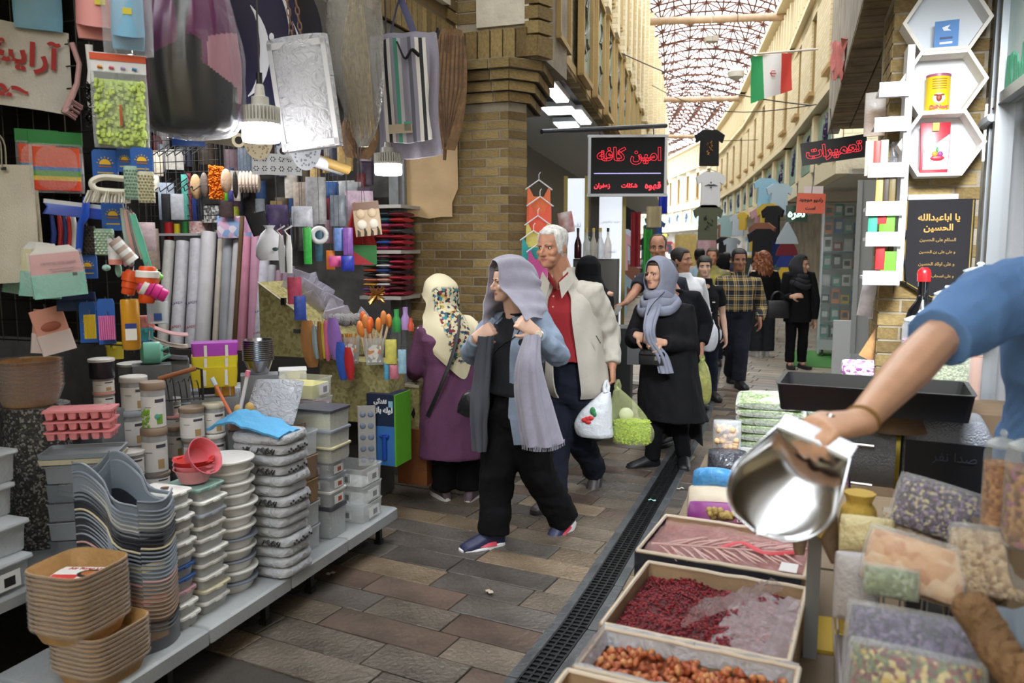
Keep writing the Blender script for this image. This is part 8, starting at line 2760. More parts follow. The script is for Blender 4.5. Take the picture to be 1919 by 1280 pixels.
mb.build('film_lining',film('e6eaf6',.4,.1,.7,30),bB,sm=70)
# sweets
for i in range(44):
	c,n_=[('e8742a','orange'),('f0c028','yellow'),('e85a1e','deep orange'),('6cc23a','green'),('e8488a','pink')][i%5]
	mb=MB()
	pillow(mb,.055,.03,.016,e=.4,T=Matrix.Translation((0,0,0))@Matrix.Rotation(pi/2,4,'X'))
	o=mb.build('wrapped_sweet',mat(c,.3),None,Vector((.276,1.48,.59))+Matrix.Rotation(BX,3,'Z')@Vector((R.uniform(-.19,.17),R.uniform(-.12,.13),.115+.018*(i%3))),(R.uniform(-.4,.4),R.uniform(-.4,.4),R.uniform(0,6)))
	tag(o,n_+' foil-wrapped sweet in the nearest carton','sweet',n_+' sweets in the nearest carton')
# things around the boxes
def pbag(name,lab,cat,u0,v0,u1,v1,Y,m,d=.06,e=.35,tilt=0,lean=0,wob=.2,fill=None,fm=None,group=None,rot=None):
	s_=Slot(u0,v0,u1,v1,Y=Y)
	o=thing(name,lab,cat,s_.p,(radians(lean),radians(tilt),s_.rz if rot is None else rot),group)
	if fill:
		mb=MB()
		pillow(mb,s_.w*.94,s_.h*fill,d*.85,e=e)
		mb.build('contents',fm,o,sm=70)
	mb=MB()
	pillow(mb,s_.w,s_.h,d,e=e,wob=wob)
	mb.build('bag_film',m,o,sm=70)
	return o
FLW=speck(['4a3550','6b4a78','3a2d48','c9b98a','8a7aa0','2f2838'],150,.6,.6)
GRNH=speck(['7d8f62','93a57a','a9b394','6b7d55'],90,.7,.5)
pbag('blue_bag','bright blue crumpled plastic bag behind the red film carton','bag',1296,882,1385,925,2.95,mat('4f9ad6',.4,bump=.5,bs=25),.2,lean=-40)
pbag('cream_bag','cream flat sack lying behind the purple walnut bag','bag',1285,905,1400,972,2.85,mat('c9bda9',.6,bump=.4,bs=14),.12,lean=-50)
o=pbag('walnut_bag','purple and maroon printed sack of walnuts behind the red film carton','bag',1285,945,1490,1000,2.74,mat('7d3a86',.4,col2='8a1838',vs=3),.10,lean=-35)
write('Best Quality',.03,mat('e9dfe2',.5),o,(.06,-.06,.03),(radians(70),0,0),arabic=False)
NTM=MB().ell((0,0,0),(.014,.012,.012),8,6).mesh('walnut',mat('b39a5c',.7,bump=.6,bs=90),60)
for i in range(26):
	mkobj('walnut',NTM,o,(R.uniform(-.12,.08),-.065+R.uniform(-.02,.02),.035+R.uniform(0,.02)),(R.random()*3,0,R.random()*3))
o=pbag('snack_bag','clear bag of tan puffed balls standing at the lane edge of the stall','bag',1335,786,1388,850,3.75,CLEAR2,.12,wob=.2)
BLM=MB().ell((0,0,0),(.017,.017,.016),8,6).mesh('snack_ball',mat('c9a47c',.7),60)
for i in range(60):
	mkobj('snack_ball',BLM,o,(R.uniform(-.045,.045),R.uniform(-.045,.02),R.uniform(.02,.13)))
pbag('dark_sack','dark translucent sack under the bag of tan balls','bag',1325,842,1398,905,3.6,film('3a3d46',.75,.2,.5,20),.2)
s_=Slot(1372,835,1500,872,Y=3.75)
tag(MB().rrect([(s_.w,.3,0),(s_.w*1.04,.32,s_.h),(s_.w*.98,.3,s_.h),(s_.w*.95,.28,.01)],.01,2).build('white_tray',mat('d0d2d4',.4),None,s_.p+Vector((0,.1,0)),s_.rz),'white plastic tray holding the pile of green herb bags','tray')
tag(MB().rrect([(s_.w*.9,.3,0),(s_.w*.9,.3,s_.p.z-.592)],.01,1).build('white_crate',mat('c6c9cc',.5),None,(s_.p.x,s_.p.y+.12,.59),s_.rz),'white crate under the herb tray','crate')
for k in range(11):
	a=k<7
	p=at(1436,846-k*15,3.78)if a else at(1536,800-(k-7)*16,3.9)
	mb=MB()
	pillow(mb,.30 if a else.24,.2,.04,e=.3,wob=.2,T=Matrix.Rotation(-pi/2+.12,4,'X'))
	o=mb.build('herb_bag',[GRNH,film('e3e9e0',.45,.1,.5,25)][0],None,p+Vector((0,-.06,0)),s_.rz+R.uniform(-.1,.1),sm=70)
	tag(o,'flat clear bag of pale green herbs, %s of the %s pile'%(nth(6-k,7)if a else nth(10-k,4),'left' if a else 'right'),'bag','green herb bags')
	mb=MB()
	pillow(mb,.32 if a else.26,.22,.052,e=.25,wob=.3,T=Matrix.Rotation(-pi/2+.12,4,'X'))
	mb.build('bag_film',film('e3e9e0',.3,.1,.6,25),o,(0,0,-.006),sm=70)
tag(MB().rrect([(.4,.4,0),(.4,.4,.2)],.01,1).build('carton',CARD,None,(1.53,4.0,.59),-.3),'brown carton under the right pile of herb bags','box')
for u0,v0,u1,v1,Y,fm,lab in((1486,716,1600,748,4.6,speck(['8a4a5a','d98a3a','c9b9b0','6a3a4a','e3d9d0'],40,.5,.3),'shallow tray of orange and maroon dried fruit behind the herb bags'),(1482,698,1590,720,5.0,speck(['3a6a60','b53a34','8a9a90','5a3a3a'],40,.5,.3),'shallow tray of mixed small packs furthest along the stall')):
	s_=Slot(u0,v0,u1,v1,Y=Y)
	o=thing('goods_tray',lab,'tray',s_.p,s_.rz)
	MB().rrect([(s_.w,.3,-.06),(s_.w,.3,.01),(s_.w*.96,.28,.01),(s_.w*.94,.27,0)],.01,2).build('tray_body',mat('3f5a58',.5),o)
	bed(MB(),s_.w*.92,.27,.02,.05,18,14).build('dried_goods',fm,o)['kind']='stuff'
tag(MB().box((0,0,.34),(.5,.8,.68)).build('stall_cabinet',mat('59544d',.7),None,(1.72,5.05,0),-AL,sm=0),'grey stall cabinet under the far trays','cabinet')
for k in range(3):
	pbag('floral_bag','white bag printed with purple flowers, %s of the pile beyond the grinder'%nth(2-k,3),'bag',1578,700-k*12,1680,732-k*12,4.3,speck(['e3dfe6','e6e3ea','9a5a98','ddd6e2','b585b5'],75,.4,.2),.14,lean=-20,group='purple floral bags')
tag(MB().rrect([(.36,.26,0),(.36,.26,.26)],.01,1).build('carton',CARD,None,(1.72,4.28,.59),-.4),'brown carton under the purple floral bags','box')
# grinder
HAM=mat('7d8087',.35,metal=.35,bump=.5,bs=160)
s_=Slot(1588,780,1836,940,Y=2.75)
gr=thing('spice_grinder','hammered grey and black spice grinder standing on the stall','grinder',s_.p,s_.rz+.05)
w,h=s_.w,s_.h
MB().tube([(-w*.5,.12,h*.52),(-w*.14,.12,h*.52)],h*.48,28,up=(0,0,1)).build('drum',HAM,gr)
MB().tube([(-w*.145,.12,h*.52),(-w*.115,.12,h*.52)],h*.49,28,up=(0,0,1)).build('gold_band',mat('8a7a2a',.4,metal=.6),gr)
MB().rrect([(w*.62,.24,0),(w*.62,.24,h*.80),(w*.5,.2,h*.98),(w*.46,.18,h)],.02,3,(w*.21,.12,0)).build('housing',HAM,gr)
MB().box((w*.21,-.004,h*.42),(w*.58,.012,h*.66)).build('black_plate',mat('15161c',.4),gr)
o=write('صدا نفر',.05,mat('3c3f4c',.4),gr,(w*.26,-.012,h*.58),width=w*.3)
for z in(.18,.66):
	MB().tube([(-w*.52,-.03,h*z),(-w*.30,-.04,h*z)],.007,8).ell((-w*.5,-.03,h*z),(.012,.012,.012),8,6).build('latch',STL,gr)
MB().tube([(-w*.49,-.03,h*.95),(-w*.50,-.05,h*.6),(-w*.46,-.05,h*.1)],.006,6).build('lever',STL,gr)
s_=Slot(1490,700,1832,778,Y=2.7)
tr=thing('scale_tray','wide black shallow tray with a yellowish residue above the grinder','tray',s_.p+Vector((0,.12,.0)),s_.rz+.02)
w=s_.w
MB().rrect([(w*.96,.30,0),(w,.32,s_.h*.62),(w*1.02,.33,s_.h*.66),(w*.97,.3,s_.h*.66),(w*.93,.27,.012)],.02,3).build('tray_body',mat('1a1b1e',.4),tr)
MB().box((w*.1,0,.02),(w*.75,.26,.004)).build('residue',mat('a8a03a',.6,col2='5a5a2a',vs=12),tr)
MB().lathe([(.12,-.075),(.1,-.04),(.1,0)],20,(.08,.05,0)).build('tray_foot',mat('6a5038',.6),tr)
# jars and bottle
GLASS=film('e6eef0',.13,.04)
def gjar(lab,u0,v0,u1,v1,Y,fm,fill=.7,knob=True,lidm=None):
	s_=Slot(u0,v0,u1,v1,Y=Y)
	r,h=s_.w/2,s_.h
	o=thing('glass_jar',lab,'jar',s_.p,0)
	MB().lathe([(r*.94,.003),(r*.96,h*fill)],24).build('contents',fm,o)
	MB().lathe([(r*.96,0),(r,h*.02),(r,h*.76),(r*.86,h*.83),(r*.86,h*.84)],28).build('glass_body',GLASS,o)
	MB().lathe([(r*.92,h*.835),(r*.92,h*.86),(r*.5,h*.91),(r*.15,h*.92),(r*.14,h*.94),(r*.24,h*.965),(r*.15,h)],24).build('glass_lid',film('e6eef0',.3,.04),o)
	return o
gjar('glass jar of purple dried rosebuds left of the herb jar',1688,580,1755,705,3.5,speck(['7a3a78','a05a98','5a2a50','c9a0b5','8a8060'],60,.7,.5),.55)
gjar('large glass jar of green dried herbs behind the arm',1722,590,1822,740,3.3,speck(['8a9068','9da37c','777d58','a9ad8c'],120,.8,.4),.62)
gjar('tall narrow jar of brown powder with a black lid right of the herb jar',1812,645,1836,748,3.2,mat('9a6a50',.8),.8)
gjar('lidded glass jar half hidden behind the shoulder',1745,535,1795,640,3.7,speck(['b5a080','c9b598','9a8468'],80,.8,.3),.4)
gjar('squat glass jar with a knobbed lid by the window frame',1800,492,1862,600,3.75,speck(['a08a68','c9b080','8a7050'],70,.8,.3),.4)
gjar('glass jar of golden-brown granules at the right edge',1838,798,1900,985,1.72,speck(['b5763a','c98a4a','9a5a28','d9a05a'],110,.7,.4),.66)
gjar('glass jar of brown granules and dried flowers cut by the right edge',1878,795,1975,1020,1.62,speck(['9a6a3a','b5824a','7a4a2a','c9985a','b06a80'],80,.7,.4),.66)
s_=Slot(1694,502,1752,665,Y=3.8)
o=thing('dark_bottle','tall black bottle sealed with red wax before the black banner','bottle',s_.p,0)
r,h=s_.w/2,s_.h
MB().lathe([(r*.9,0),(r,h*.02),(r,h*.40),(r*.8,h*.52),(r*.4,h*.62),(r*.33,h*.7),(r*.33,h*.86)],28).build('glass_body',mat('0b0c10',.06,spec=.8),o)
MB().lathe([(r*.40,h*.84),(r*.42,h*.93),(r*.37,h*.97),(r*.2,h)],20).build('wax_cap',mat('b81a20',.3),o)
tag(MB().box((0,0,.2),(.75,.4,.4)).build('shelf_crate',mat('5c4a36',.7,var=.2),None,A(4.05,.62,.59),-AL,sm=0),'dark wooden crate carrying the jars and the black bottle','crate')
for u_,v_,Y_,n_ in((1869,985,1.72,'first'),(1926,1020,1.62,'second')):
	p=at(u_,v_,Y_)
	tag(MB().rrect([(.09,.1,.70),(.09,.1,p.z-.001)],.01,2).build('jar_stand',mat('6b5a46',.7),None,(p.x,p.y,0),-.3),'small wooden block under the '+('golden-brown granule jar' if n_=='first' else 'jar cut by the right edge'),'stand')
# near basket of bagged herbs at the lower right
NR=thing('wire_basket','chrome wire basket of bagged herbs at the lower right','basket',(1.02,1.62,0),-.35)
wb_=MB()
for z in(.70,.80):
	wb_.tube([(-.3,-.22,z),(.45,-.22,z),(.45,.3,z+.06),(-.3,.3,z+.06),(-.3,-.22,z)],.0035,6)
for k in range(15):
	x=-.28+k*.05
	for y,dz in((-.22,0),(.3,.06)):
		wb_.tube([(x,y,.70+dz),(x,y,.80+dz),(x+.012,y,.82+dz),(x+.026,y,.82+dz),(x+.038,y,.80+dz),(x+.038,y,.7+dz)],.0028,5)
wb_.build('wire_frame',STL,NR)
MB().box((.075,.04,.69),(.74,.5,.012)).build('basket_floor',mat('7a7a7a',.5),NR)
for x in(-.26,.42):
	for y in(-.2,.28):
		MB().box((x,y,.345),(.04,.04,.69)).build('leg',mat('2b2b2d',.5),NR)
CHIP=speck(['d9a878','e3b98a','c98f5c','e8c8a0'],40,.7,.5)
BRN=speck(['b5946a','c9ab80','9a7850','d3ba94'],100,.7,.8)
pbag('chips_bag','clear bag of peach-coloured dried slices in the wire basket','bag',1606,1000,1800,1110,1.66,CLEAR,.10,lean=-35,fill=.92,fm=CHIP,tilt=10)
pbag('root_bag','clear bag of light brown dried curls at the right of the basket','bag',1772,985,1935,1120,1.62,CLEAR,.12,lean=-30,fill=.92,fm=BRN)
pbag('flower_bag','clear bag of dark purple dried flowers propped above the basket','bag',1662,900,1836,1005,1.85,CLEAR,.07,lean=-30,fill=.95,fm=FLW,tilt=12)
pbag('brown_flake_bag','clear bag of brown flakes behind the basket wires','bag',1650,955,1760,1045,1.9,CLEAR,.08,lean=-10,fill=.9,fm=BRN)
pbag('noodle_bag','pack of pale yellow noodles at the left end of the basket','bag',1572,968,1672,1040,1.85,mat('ddd0a0',.6,bump=.6,bs=60),.1,lean=-25)
pbag('herb_blend_bag','large clear bag of violet petals with green and yellow herbs at the bottom edge','bag',1572,1140,1832,1330,1.45,CLEAR,.10,lean=-30,fill=.95,fm=speck(['5a4f78','6f6590','48406a','3f4a58','857ca0'],150,.6,.5))
pbag('mixed_herb_bag','clear bag of green, yellow and red mixed herbs below the violet petals','bag',1580,1215,1840,1345,1.38,CLEAR,.10,lean=-30,fill=.9,fm=speck(['7a8a58','c9a83c','8a3a40','5a6a48','d3c080','6a3038'],110,.6,.5))
pbag('green_herb_bag','clear bag of dark green herbs under the peach slices','bag',1615,1060,1720,1120,1.58,CLEAR,.08,lean=-25,fill=.9,fm=GRNH)
bp_=cr([at(1822,1140,1.3),at(1850,1180,1.28),at(1880,1230,1.24),at(1945,1300,1.2)],60)
o=thing('braided_rope','braided','rope',bp_[0])
for k in range(3):
	MB().tube([p-bp_[0]+Vector((.017*cos(i*.55+k*2.09),.006*sin(i*.9),.017*sin(i*.55+k*2.09)))for i,p in enumerate(bp_)],[.017]*61,8).build('rope_strand',mat('8a6a4a',.85,bump=.7,bs=90,var=.3),o)
tag(o,'thick brown braided roll at the lower right corner','rope')
tag(drape([[at(1850,1140,1.42),at(1890,1150,1.4),at(1940,1145,1.4)],[at(1870,1190,1.32),at(1900,1200,1.3),at(1945,1200,1.3)],[at(1890,1225,1.25),at(1920,1240,1.22),at(1950,1245,1.2)]],10,10,.01,.005,2).build('grey_cloth',mat('6a7480',.8),None,sm=70),'grey-blue cloth behind the braided roll','cloth')
# cloth bags, paper cones and post beside the boxes
s_=Slot(1556,905,1640,1180,Y=2.0)
o=tag(MB().loft(cr_rings([[(s_.w*k*cos(2*pi*i/30)*(1+.08*sin(i*2.4)),.07*k*1.6*sin(2*pi*i/30),s_.h*z)for i in range(30)]for z,k in((0,.42),(.3,.46),(.7,.42),(.88,.36),(.93,.26),(1,.34))],3)).build('yellow_sack',mat('c9a94f',.8,bump=.3,bs=100),None,s_.p,s_.rz,sm=70),'tall mustard-yellow cloth sack tied at the neck beside the boxes','sack')
MB().tube([(-.05,-.05,s_.h*.92),(-.07,-.06,s_.h*.8),(-.09,-.06,s_.h*.7)],.006,6).build('tie_string',mat('b0924a',.8),o)
o=pbag('white_sack','white cloth sack hanging beside the mustard sack','sack',1560,1030,1640,1160,1.75,mat('c3c0c4',.8,bump=.3,bs=90),.07)
for k,(u,v,t,lab)in enumerate(((1500,925,8,'left brown paper cone by the boxes'),(1535,940,-14,'right brown paper cone with a red tag'))):
	a,b=at(u,v,2.02),at(u+10-t*1.5,v+115,1.98)
	o=thing('paper_cone',lab,'cone',b,0)
	MB().tube([(0,0,0),(a-b)*.6,a-b],[.012,.03,.045],12).build('cone_body',mat('77634f',.8,bump=.4,bs=40,var=.2),o)
	if k:
		MB().ell((a-b)*.8+Vector((-.02,-.045,0)),(.03,.012,.012),10,6).build('red_tag',mat('d02a3a',.6),o)
p=at(1512,1060,2.05)
tag(MB().box((0,0,p.z/2+.05),(.035,.035,p.z+.1)).build('metal_post',mat('8d9094',.4,metal=.5),None,(p.x+.03,p.y+.03,0),-AL,sm=0),'grey metal post standing beside the red film carton','post')
tag(MB().box((0,0,.3),(.3,.22,.6)).build('yellow_stool',mat('b5952a',.6),None,(1.02,2.15,0),-AL,sm=0),'yellow-sided box behind the mustard sack','box')
# ---- pillar: hexagon shelves, banner, stepped shelf, window
SH=PRs-.005
WD=mat('dcd6cc',.6,var=.06,vs=5)
for k,(u,v,lab)in enumerate(((1766,52,'top white hexagon wall shelf holding a blue box'),(1758,162,'middle white hexagon wall shelf holding a yellow can'),(1755,275,'lowest white hexagon wall shelf holding a red pouch'))):
	c=ats(u,v,SH-.002)
	o=thing('hexagon_shelf',lab,'shelf',c,-AL)
	r=71*c.y/FPX
	o.scale=(1,1,.93)
	D=.15
	for i in range(6):
		a0,a1=i*pi/3,(i+1)*pi/3
		pts=[(r*cos(a0),0,r*sin(a0)),(r*cos(a1),0,r*sin(a1)),(r*.9*cos(a1),0,r*.9*sin(a1)),(r*.9*cos(a0),0,r*.9*sin(a0))]
		MB().poly(pts,(0,-D,0)).build('shelf_board',WD,o,sm=0)
	MB().poly([(r*.95*cos(i*pi/3),0,r*.95*sin(i*pi/3))for i in range(6)],(0,-.008,0)).build('back_board',mat('e6eaee',.5),o,sm=0)
	z0=-r*.72
	if k==0:
		q=thing('tea_box','blue carton with a white bird emblem in the top hexagon shelf','box',c+Vector((0,0,z0))+A(-.07,.01),-AL-.15)
		MB().box((0,0,.075),(.105,.06,.15)).build('carton_body',mat('3f7fc0',.5),q,sm=0)
		MB().poly([(-.02,-.032,.118),(.015,-.032,.128),(.004,-.032,.112),(.02,-.032,.1),(-.012,-.032,.102)],(0,-.002,0)).build('bird_emblem',mat('e6eaf0',.5),q,sm=0)
		for z_,c_ in((.045,'e6eaf0'),(.068,'223a6a')):
			MB().box((0,-.031,z_),(.055,.002,.01)).build('caption_line',mat(c_,.5),q,sm=0)
	elif k==1:
		q=thing('yellow_can','yellow cylindrical can with a cow emblem in the middle hexagon shelf','can',c+Vector((0,0,z0))+A(-.07,-.01),-AL)
		MB().lathe([(.055,0),(.055,.17),(.056,.172)],28).build('can_body',mat('e8c620',.4),q)
		MB().lathe([(.056,.17),(.056,.182),(.05,.184)],28).build('can_lid',mat('a05a78',.4),q)
		MB().ell((0,-.052,.065),(.028,.006,.026),14,8).ell((0,-.056,.065),(.014,.006,.018),10,6,m=1).ell((-.014,-.057,.079),(.01,.004,.005),6,4,m=1).ell((.014,-.057,.079),(.01,.004,.005),6,4,m=1).build('cow_emblem',[mat('f0ece0',.5),mat('8a3a1a',.5)],q)
		write('CalNort',.034,mat('c02a1a',.5),q,(0,-.057,.022),arabic=False,width=.085,bold=.002)
		for j in range(5):
			MB().grid(6,1,lambda u,v:Vector((.0565*sin(-.6+1.2*u),-.0565*cos(-.6+1.2*u),.11+.011*j+.004*v)),-.0005).build('small_print',mat('a0702a',.5),q)
	else:
		q=thing('red_pouch','red and white stand-up pouch with a fruit bowl picture in the lowest hexagon shelf','pouch',c+Vector((0,0,z0))+A(-.07,-.02),-AL)
		MB().rrect([(.125,.05,0),(.13,.05,.1),(.135,.02,.22),(.135,.006,.25)],.004,2).build('pouch_body',mat('a81f30',.3),q)
		MB().poly([(-.05,-.027,.02),(.06,-.027,.02),(.062,-.024,.19),(-.052,-.026,.1)],(0,-.002,0)).build('white_panel',mat('dcdce0',.4),q,sm=0)
		MB().ell((.012,-.031,.075),(.032,.005,.014),12,6).ell((.0,-.032,.095),(.014,.005,.014),8,6,m=1).ell((.024,-.032,.094),(.013,.005,.013),8,6,m=2).ell((.01,-.031,.115),(.006,.004,.014),6,5,m=3).build('fruit_picture',[mat('b8283a',.4),mat('d98a2a',.5),mat('8a3a80',.5),mat('3a8a3a',.5)],q)
		MB().box((0,-.014,.228),(.03,.012,.04)).build('green_tab',mat('9aa83a',.5),q,sm=0)
# banner
c=ats(1750,562,SH-.03)
k_=c.y/FPX
bn=thing('black_banner','black wall banner with gold Arabic calligraphy and a pointed lower edge','banner',c,-AL)
w,h=116*k_,186*k_
MB().poly([(-w/2,0,h),(-w/2,0,h*.18),(-w*.06,0,0),(w*.06,0,0),(w/2,0,h*.18),(w/2,0,h)],(0,-.008,0)).build('banner_cloth',mat('120f14',.85),bn,sm=0)
GLD=mat('b58a3c',.5)
MB().tube([(-w*.47,-.012,h*.99),(-w*.47,-.012,h*.19),(-w*.05,-.012,h*.03),(w*.05,-.012,h*.03),(w*.47,-.012,h*.19),(w*.47,-.012,h*.99)],.0035,5).build('gold_trim',mat('8a7436',.6),bn)
for t_,z_,ww,m_ in(('یا اباعبدالله',.82,.6,GLD),('الحسین',.72,.42,GLD),('السلام علی الحسین',.60,.52,mat('8a6c34',.5)),('و علی علی بن الحسین',.48,.52,mat('8a6c34',.5)),('و علی اولاد الحسین',.36,.52,mat('8a6c34',.5)),('و علی اصحاب الحسین',.24,.52,mat('8a6c34',.5))):
	write(t_,.05,m_,bn,(0,-.010,h*z_),width=w*ww,bold=.0015)
o=MB().box((0,0,0),(w*.72,.02,.04)).build('white_ledge',mat('c3c6c9',.5),None,ats(1748,372,SH-.012),-AL,sm=0)
tag(o,'pale plate above the black banner','plate')
# dreamcatcher
c=ats(1680,440,SH-.06)
o=thing('dreamcatcher','black and white dreamcatcher with dark feathers left of the banner','ornament',c,-AL)
MB().tube([(.042*cos(t*pi/10),0,.042*sin(t*pi/10))for t in range(21)],.009,6,False).build('ring',mat('17171a',.6),o)
MB().ell((0,-.004,0),(.012,.004,.012),8,5).tube([(-.03,0,0),(.03,0,0)],.003,4).tube([(0,0,-.03),(0,0,.03)],.003,4).tube([(-.02,0,-.02),(.02,0,.02)],.003,4).tube([(-.02,0,.02),(.02,0,-.02)],.003,4).build('web',mat('dcdcdc',.6),o)
for x,l in((-.03,.2),(0,.26),(.03,.22)):
	MB().tube([(x,0,-.04),(x*1.6,0,-.04-l*.6),(x*2,0,-.04-l)],[(.002,.002),(.016,.003),(.003,.002)],6).build('feather',mat('25252a',.8),o)
MB().tube([(0,0,.04),(0,0,.25)],.002,4).build('cord',mat('25252a',.8),o)
# stepped white shelf with packs
a,b=ats(1681,525,4.50),ats(1685,92,4.50)
sw=thing('step_shelf','white stepped wall shelf full of packs left of the hexagons','shelf',a,-AL)
hh=b.z-a.z
MB().box((0,0,hh/2),(.032,.16,hh)).build('side_board',mat('dcdcdd',.4),sw,sm=0)
kk=a.y/FPX
for i,(v,wpx)in enumerate(((520,62),(448,60),(392,62),(322,62),(240,55),(178,50))):
	z=(525-v)*kk*.985
	MB().box((-wpx*kk/2,0,z),(wpx*kk,.2,.016)).box((-wpx*kk/2,-.1,z),(wpx*kk,.012,.07)).build('shelf_board',mat('e3e3e6',.4),sw,sm=0)
WALLP=[(1650,472,1676,516,'63b82f','lime green box on the bottom step','box'),(1648,400,1674,446,'66bd33','lime green box on the second step','box'),(1626,400,1642,444,'3a9a80','teal and white box left of the upper lime box','box'),(1636,388,1660,420,'b02a2c','red pack behind the upper lime box','pack'),(1640,462,1656,505,'a8282c','red pack behind the lower lime box','pack'),(1620,268,1634,330,'c9b9a0','tan packet on the fourth step, leftmost','pack'),(1634,268,1648,325,'b8382f','red-topped packet on the fourth step','pack'),(1648,266,1662,325,'9aa89a','sage packet on the fourth step','pack'),(1640,340,1652,392,'c9a858','gold thin sachet on the third step','pack'),(1653,335,1664,392,'3c3026','dark sachet on the third step','pack'),(1664,338,1676,390,'6a5a30','olive sachet on the third step','pack')]
for u0,v0,u1,v1,c,lab,cat in WALLP:
	qitem('boxed_pack',lab,cat,u0,v0,u1,v1,slab_(.05),mat(c,.4),s=4.44)
pbag('silver_packet','silvery foil packet hanging at the right edge of the stepped shelf','package',1664,270,1690,362,4.2,mat('a9abb0',.25,metal=.6,bump=.6,bs=40),.04)
pbag('clear_packet','clear packet of orange slices on the top step','package',1620,178,1662,255,4.4,film('dcd6cf',.5,.1,.5,25),.05,fill=.6,fm=mat('cfa078',.6))
# leaning packs, white boards below
for u0,v0,u1,v1,c,lab,t in((1608,598,1638,672,'b58a5a','orange-printed clear pack leaning against the pillar',28),(1630,605,1662,676,'b9a0b5','lilac-printed clear pack leaning beside the orange one',20),(1606,530,1632,592,'cfc9d0','hanging white packet with a magenta foot below the steps',8)):
	qitem('leaning_pack',lab,'package',u0,v0,u1,v1,slab_(.04),mat(c,.4,var=.3,vs=14),s=4.75,tilt=t)
qitem('white_panel_board','white board below the stepped shelf','board',1628,524,1658,598,slab_(.02),mat('d0d0d2',.5),s=4.9)
# window at the right: frame, pane, stock behind, painted panel above
wn_=struct('window_1',None,None)
wa=A(4.58,.90)
wr=-AL-pi/2
al_=mat('9fa3a6',.35,metal=.6)
for x,wd in((.0,.06),(.13,.05),(1.33,.05)):
	MB().box((x,0,1.75),(wd,.08,2.6)).build('window_frame',al_,wn_,wa,wr,sm=0)
MB().box((.065,.03,1.75),(.08,.02,2.6)).build('window_seal',mat('141416',.5),wn_,wa,wr,sm=0)
for z in(.5,2.40,3.0):
	MB().box((.67,0,z),(1.33,.07,.05)).build('window_frame',al_,wn_,wa,wr,sm=0)
MB().box((.70,.01,1.45),(1.25,.006,1.85)).build('window_pane',film('dfe8ea',.02,.03,gain=.06),wn_,wa,wr,sm=0)
MB().box((.70,.0,2.70),(1.25,.02,.56)).build('painted_panel',mat('d3dcdc',.5,col2='a9c8c4',vs=3),wn_,wa,wr,sm=0)
gm2=MB()
for i in range(160):
	x=R.uniform(.16,1.3)
	gm2 .tube([(x,-.013,2.43),(x+R.uniform(-.03,.03),-.014,2.43+R.uniform(.04,.16))],.004,3)
gm2 .build('painted_grass',mat('4f9a78',.6),wn_,wa,wr)['kind']='stuff'
MB().box((.9,.7,1.5),(1.8,.05,2.4)).build('wall_inner',brickmat('7a3f45','6b363d','b9a8a5'),wn_,wa,wr,sm=0)
MB().box((0,.35,1.5),(.05,.7,2.4)).build('wall_end',mat('8a8a8c',.7),wn_,wa,wr,sm=0)
for j in range(5):
	z=1.50+j*.19
	MB().box((.7,.35,z-.012),(1.2,.16,.008)).build('glass_shelf',film('cfdcd8',.3,.05),wn_,wa,wr,sm=0)
	for i in range(10):
		x=.2+i*.1
		c=['3a2d33','b5b8a8','6d7a52','a9a0a2','4a3238','8f9a78'][(i+j*2)%6]
		mb=MB()
		pillow(mb,.08,.13 if j else.15,.03,e=.4)
		o=mb.build('snack_packet',mat(c,.35),None,wa+A(-x,.33,z-.006),wr,sm=70)
		tag(o,'small packet on the glass shelves behind the window, %s row, %s from the frame'%(['bottom','second','third','fourth','top'][j],ORD[i].replace('top','first')),'packet','packets behind the window')
MB().tube([(-.02,-.05,2.30),(.05,-.07,2.30),(.12,-.05,2.32)],.022,8).build('frame_bracket',mat('b9bcc0',.4),wn_,wa,wr)
# shop lamp under the right-hand ceiling
sl_=thing('ceiling_light','square LED panel under the ceiling of the spice stall','light',A(2.6,.55,2.95),(radians(45),0,-AL))
MB().box((0,0,.03),(.6,.6,.05)).build('housing',mat('d5d5d2',.5),sl_)
MB().box((0,0,0),(.56,.56,.02)).build('diffuser',mat('eef4ff',.4,emit=5),sl_)
ld_=bpy.data.lights.new('stall_lamp','AREA')
ld_.size,ld_.energy,ld_.color=.56,74,(.9,.95,1)
ld_.spread=radians(95)
lo_=bpy.data.objects.new('stall_lamp',ld_)
COL.objects.link(lo_)
lo_.parent=sl_
lo_.location=(0,0,-.03)
#  NEXT SHOPS, SIGNS AND THINGS OVERHEAD
LEDM=mat('f2f6ff',.4,emit=7)
for u,v,w,l,lab in((1038,172,.12,1.0,'long lit tube panel nearest the brick capital'),(1048,207,.3,.4,'square lit ceiling panel of the neighbouring shop'),(1062,234,.24,.4,'lit ceiling panel behind the square one'),(1088,220,.12,.9,'long lit panel beside the brick frieze')):
	p=atz(u,v,3.14)
	o=thing('ceiling_light',lab,'light',p,-LB)
	MB().box((0,0,.03),(w+.03,l+.03,.05)).build('housing',mat('c9cccd',.5),o)
	MB().box((0,0,-.002),(w,l,.02)).build('diffuser',LEDM,o)
